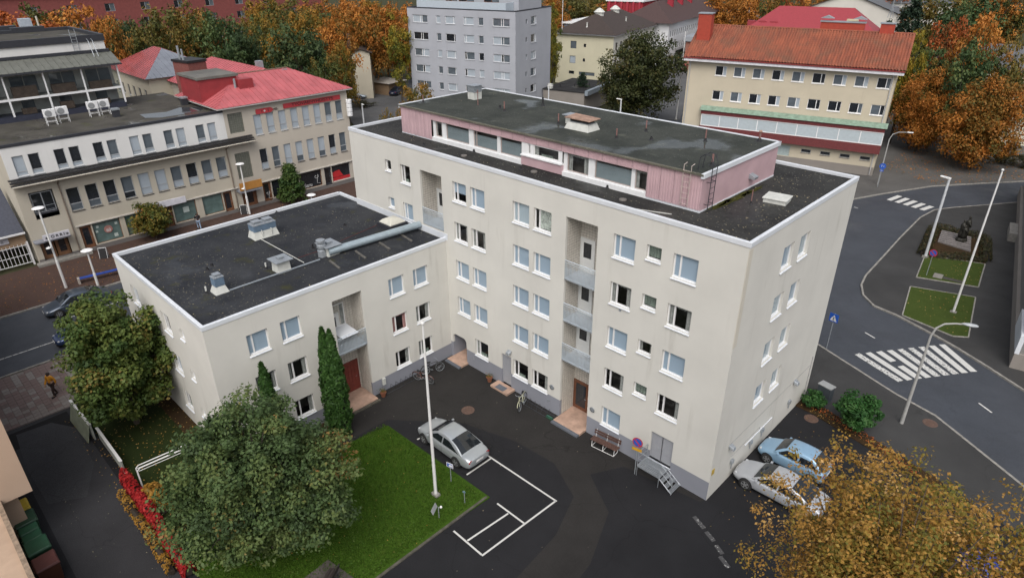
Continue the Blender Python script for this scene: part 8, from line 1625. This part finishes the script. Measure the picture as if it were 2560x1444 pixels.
sp = G(2400, 608); t = thing('sculpture', 'dark bronze standing group sculpture on the stone bed', 'sculpture', (sp[0], sp[1], 0.24), R(20)); BRZ = simple('dark bronze', (0.028, 0.027, 0.022), 0.5, 0.4, var=0.4, scale=4)
rs_ = random.Random(5); q = MB(); q.lathe((0, 0, 0), [(0.55, 0), (0.5, 0.25), (0.42, 0.4)], 8); q.build('plinth', BRZ, t)
for (dx, dy, hh) in ((-0.18, 0.0, 1.75), (0.2, 0.1, 2.15), (0.02, -0.2, 1.3)):
    q = MB(); q.lathe((dx, dy, 0.4), [(0.22, 0), (0.26, hh*0.25), (0.18, hh*0.45), (0.25, hh*0.68), (0.20, hh*0.8), (0.07, hh*0.86), (0.12, hh*0.93), (0.10, hh*0.99), (0.02, hh*1.03)], 9); q.tube([(dx, dy-0.22, 0.4+hh*0.75), (dx+0.18, dy-0.32, 0.4+hh*0.55), (dx+0.3, dy-0.1, 0.4+hh*0.62)], [0.07, 0.06, 0.04], 6); q.build('figure', BRZ, t, smooth=True)
pl = G(2345, 690, 0.12); t = thing('memorial_plate', 'flat stone memorial plate set in the small lawn', 'plate', (pl[0], pl[1], 0.11), R(5)); MB().box(-0.35, -0.5, 0, 0.35, 0.5, 0.06).build('slab', simple('pale memorial stone', (0.20, 0.19, 0.17), 0.8, var=0.2), t); MB().box(0.4, -0.3, 0, 1.9, 0.2, 0.03).build('border', simple('dark memorial stone', (0.05, 0.045, 0.04), 0.8), t)
# a-boards and tarpaulin, square furniture
def aboard(label, x, y, rz):
    p = G(x, y); t = thing('a_board', label, 'sign board', (p[0], p[1], 0.06), rz)
    for s in (-1, 1):
        o = MB().box(-0.32, -0.015, 0, 0.32, 0.015, 1.0).build('panel', BLACK, t, (0, s*0.22, 0)); o.rotation_euler = (s*R(12), 0, 0); q = MB(); q.box(-0.35, -0.02, 0, -0.32, 0.02, 1.03); q.box(0.32, -0.02, 0, 0.35, 0.02, 1.03); q.box(-0.32, -0.02, 1.0, 0.32, 0.02, 1.03); q.build('frame', WHITE, o)
aboard('black a-board with white frame behind the wing roof corner', 262, 645, R(60)); aboard('slim black a-board near the corner building entrance', 612, 535, R(60))
p = G(2450, 1425); t = thing('tarpaulin', 'bright blue tarpaulin over a low stack under the birches', 'tarpaulin', (p[0], p[1], 0)); q = MB(); q.lathe((0, 0, 0), [(1.1, 0), (1.0, 0.5), (0.7, 0.9), (0.2, 1.1)], 9); q.build('cover', simple('blue tarpaulin', (0.015, 0.04, 0.24), 0.4, var=0.2), t); MB().box(-0.6, -0.6, 0.02, 0.6, 0.6, 0.5).build('load', WOODB, t)
p = atD(312, 140, 112); t = thing('market_tent', 'blue sided stall behind the wet red roofed house', 'stall', (p[0], p[1], 0)); MB().box(-5, -3, 0, 5, 3, 2.6).build('side', simple('stall blue', (0.03, 0.12, 0.28), 0.6), t); MB().box(-5.2, -3.2, 2.6, 5.2, 3.2, 2.9).build('roof', WHITE, t)
p = G(1865, 60, 1.0); t = thing('banner_poles', 'row of white poles with black banners at the edge of the square', 'banner poles', (p[0]-3, p[1]-2, 0), R(30))
for k in range(4): q = MB(); q.tube([(k*2.0, 0, 0), (k*2.0, 0, 8)], 0.12, 8); q.build('pole', WHITE, t); MB().box(k*2.0+0.15, -0.03, 2.0, k*2.0+1.0, 0.03, 6.5).build('banner', BLACK, t)
t = thing('canopy_hall', 'grey market canopy on posts at the end of the white row', 'canopy', (*atD(1815, 30, 175)[:2], 0), R(14)); MB().box(-8, -5, 6.5, 7, 6, 7.6).build('roof', simple('canopy steel', (0.28, 0.30, 0.33), 0.5), t); MB().box(-7.5, -4.5, 0, 2, 5, 6.4).build('wall', brickmat('pale red brick', (0.30, 0.12, 0.08), (0.26, 0.10, 0.07), (0.3, 0.2, 0.17), 3.0), t)
p = G(1862, 52, 4); t = thing('ring_sculpture', 'pale metal ring sculpture on a mast on the square', 'sculpture', (p[0], p[1], 0)); q = MB(); q.tube([(0, 0, 0), (0, 0, 9)], 0.12, 8); q.build('mast', WHITE, t)
for (x, z, r) in ((-0.7, 5.8, 0.6), (0.6, 5.6, 0.6), (-0.5, 4.3, 0.6), (0.7, 4.2, 0.6), (0, 6.8, 0.55)): q = MB(); q.tube([(x+r*math.cos(i*math.pi/8), 0, z+r*math.sin(i*math.pi/8)) for i in range(17)], 0.1, 6, cap=False); q.build('ring', simple('pale metal', (0.4, 0.42, 0.4), 0.5), t)
t = thing('low_wall', 'long pale concrete wall beside the lane below the slope', 'wall', (*G2(2410, 285), 0), R(20)); MB().box(-5, -0.2, 0, 5, 0.2, 0.9).build('wall', simple('pale wall', (0.42, 0.42, 0.42), 0.8), t); MB().box(-5.1, -0.28, 0.9, 5.1, 0.28, 1.0).build('coping', TIN, t)
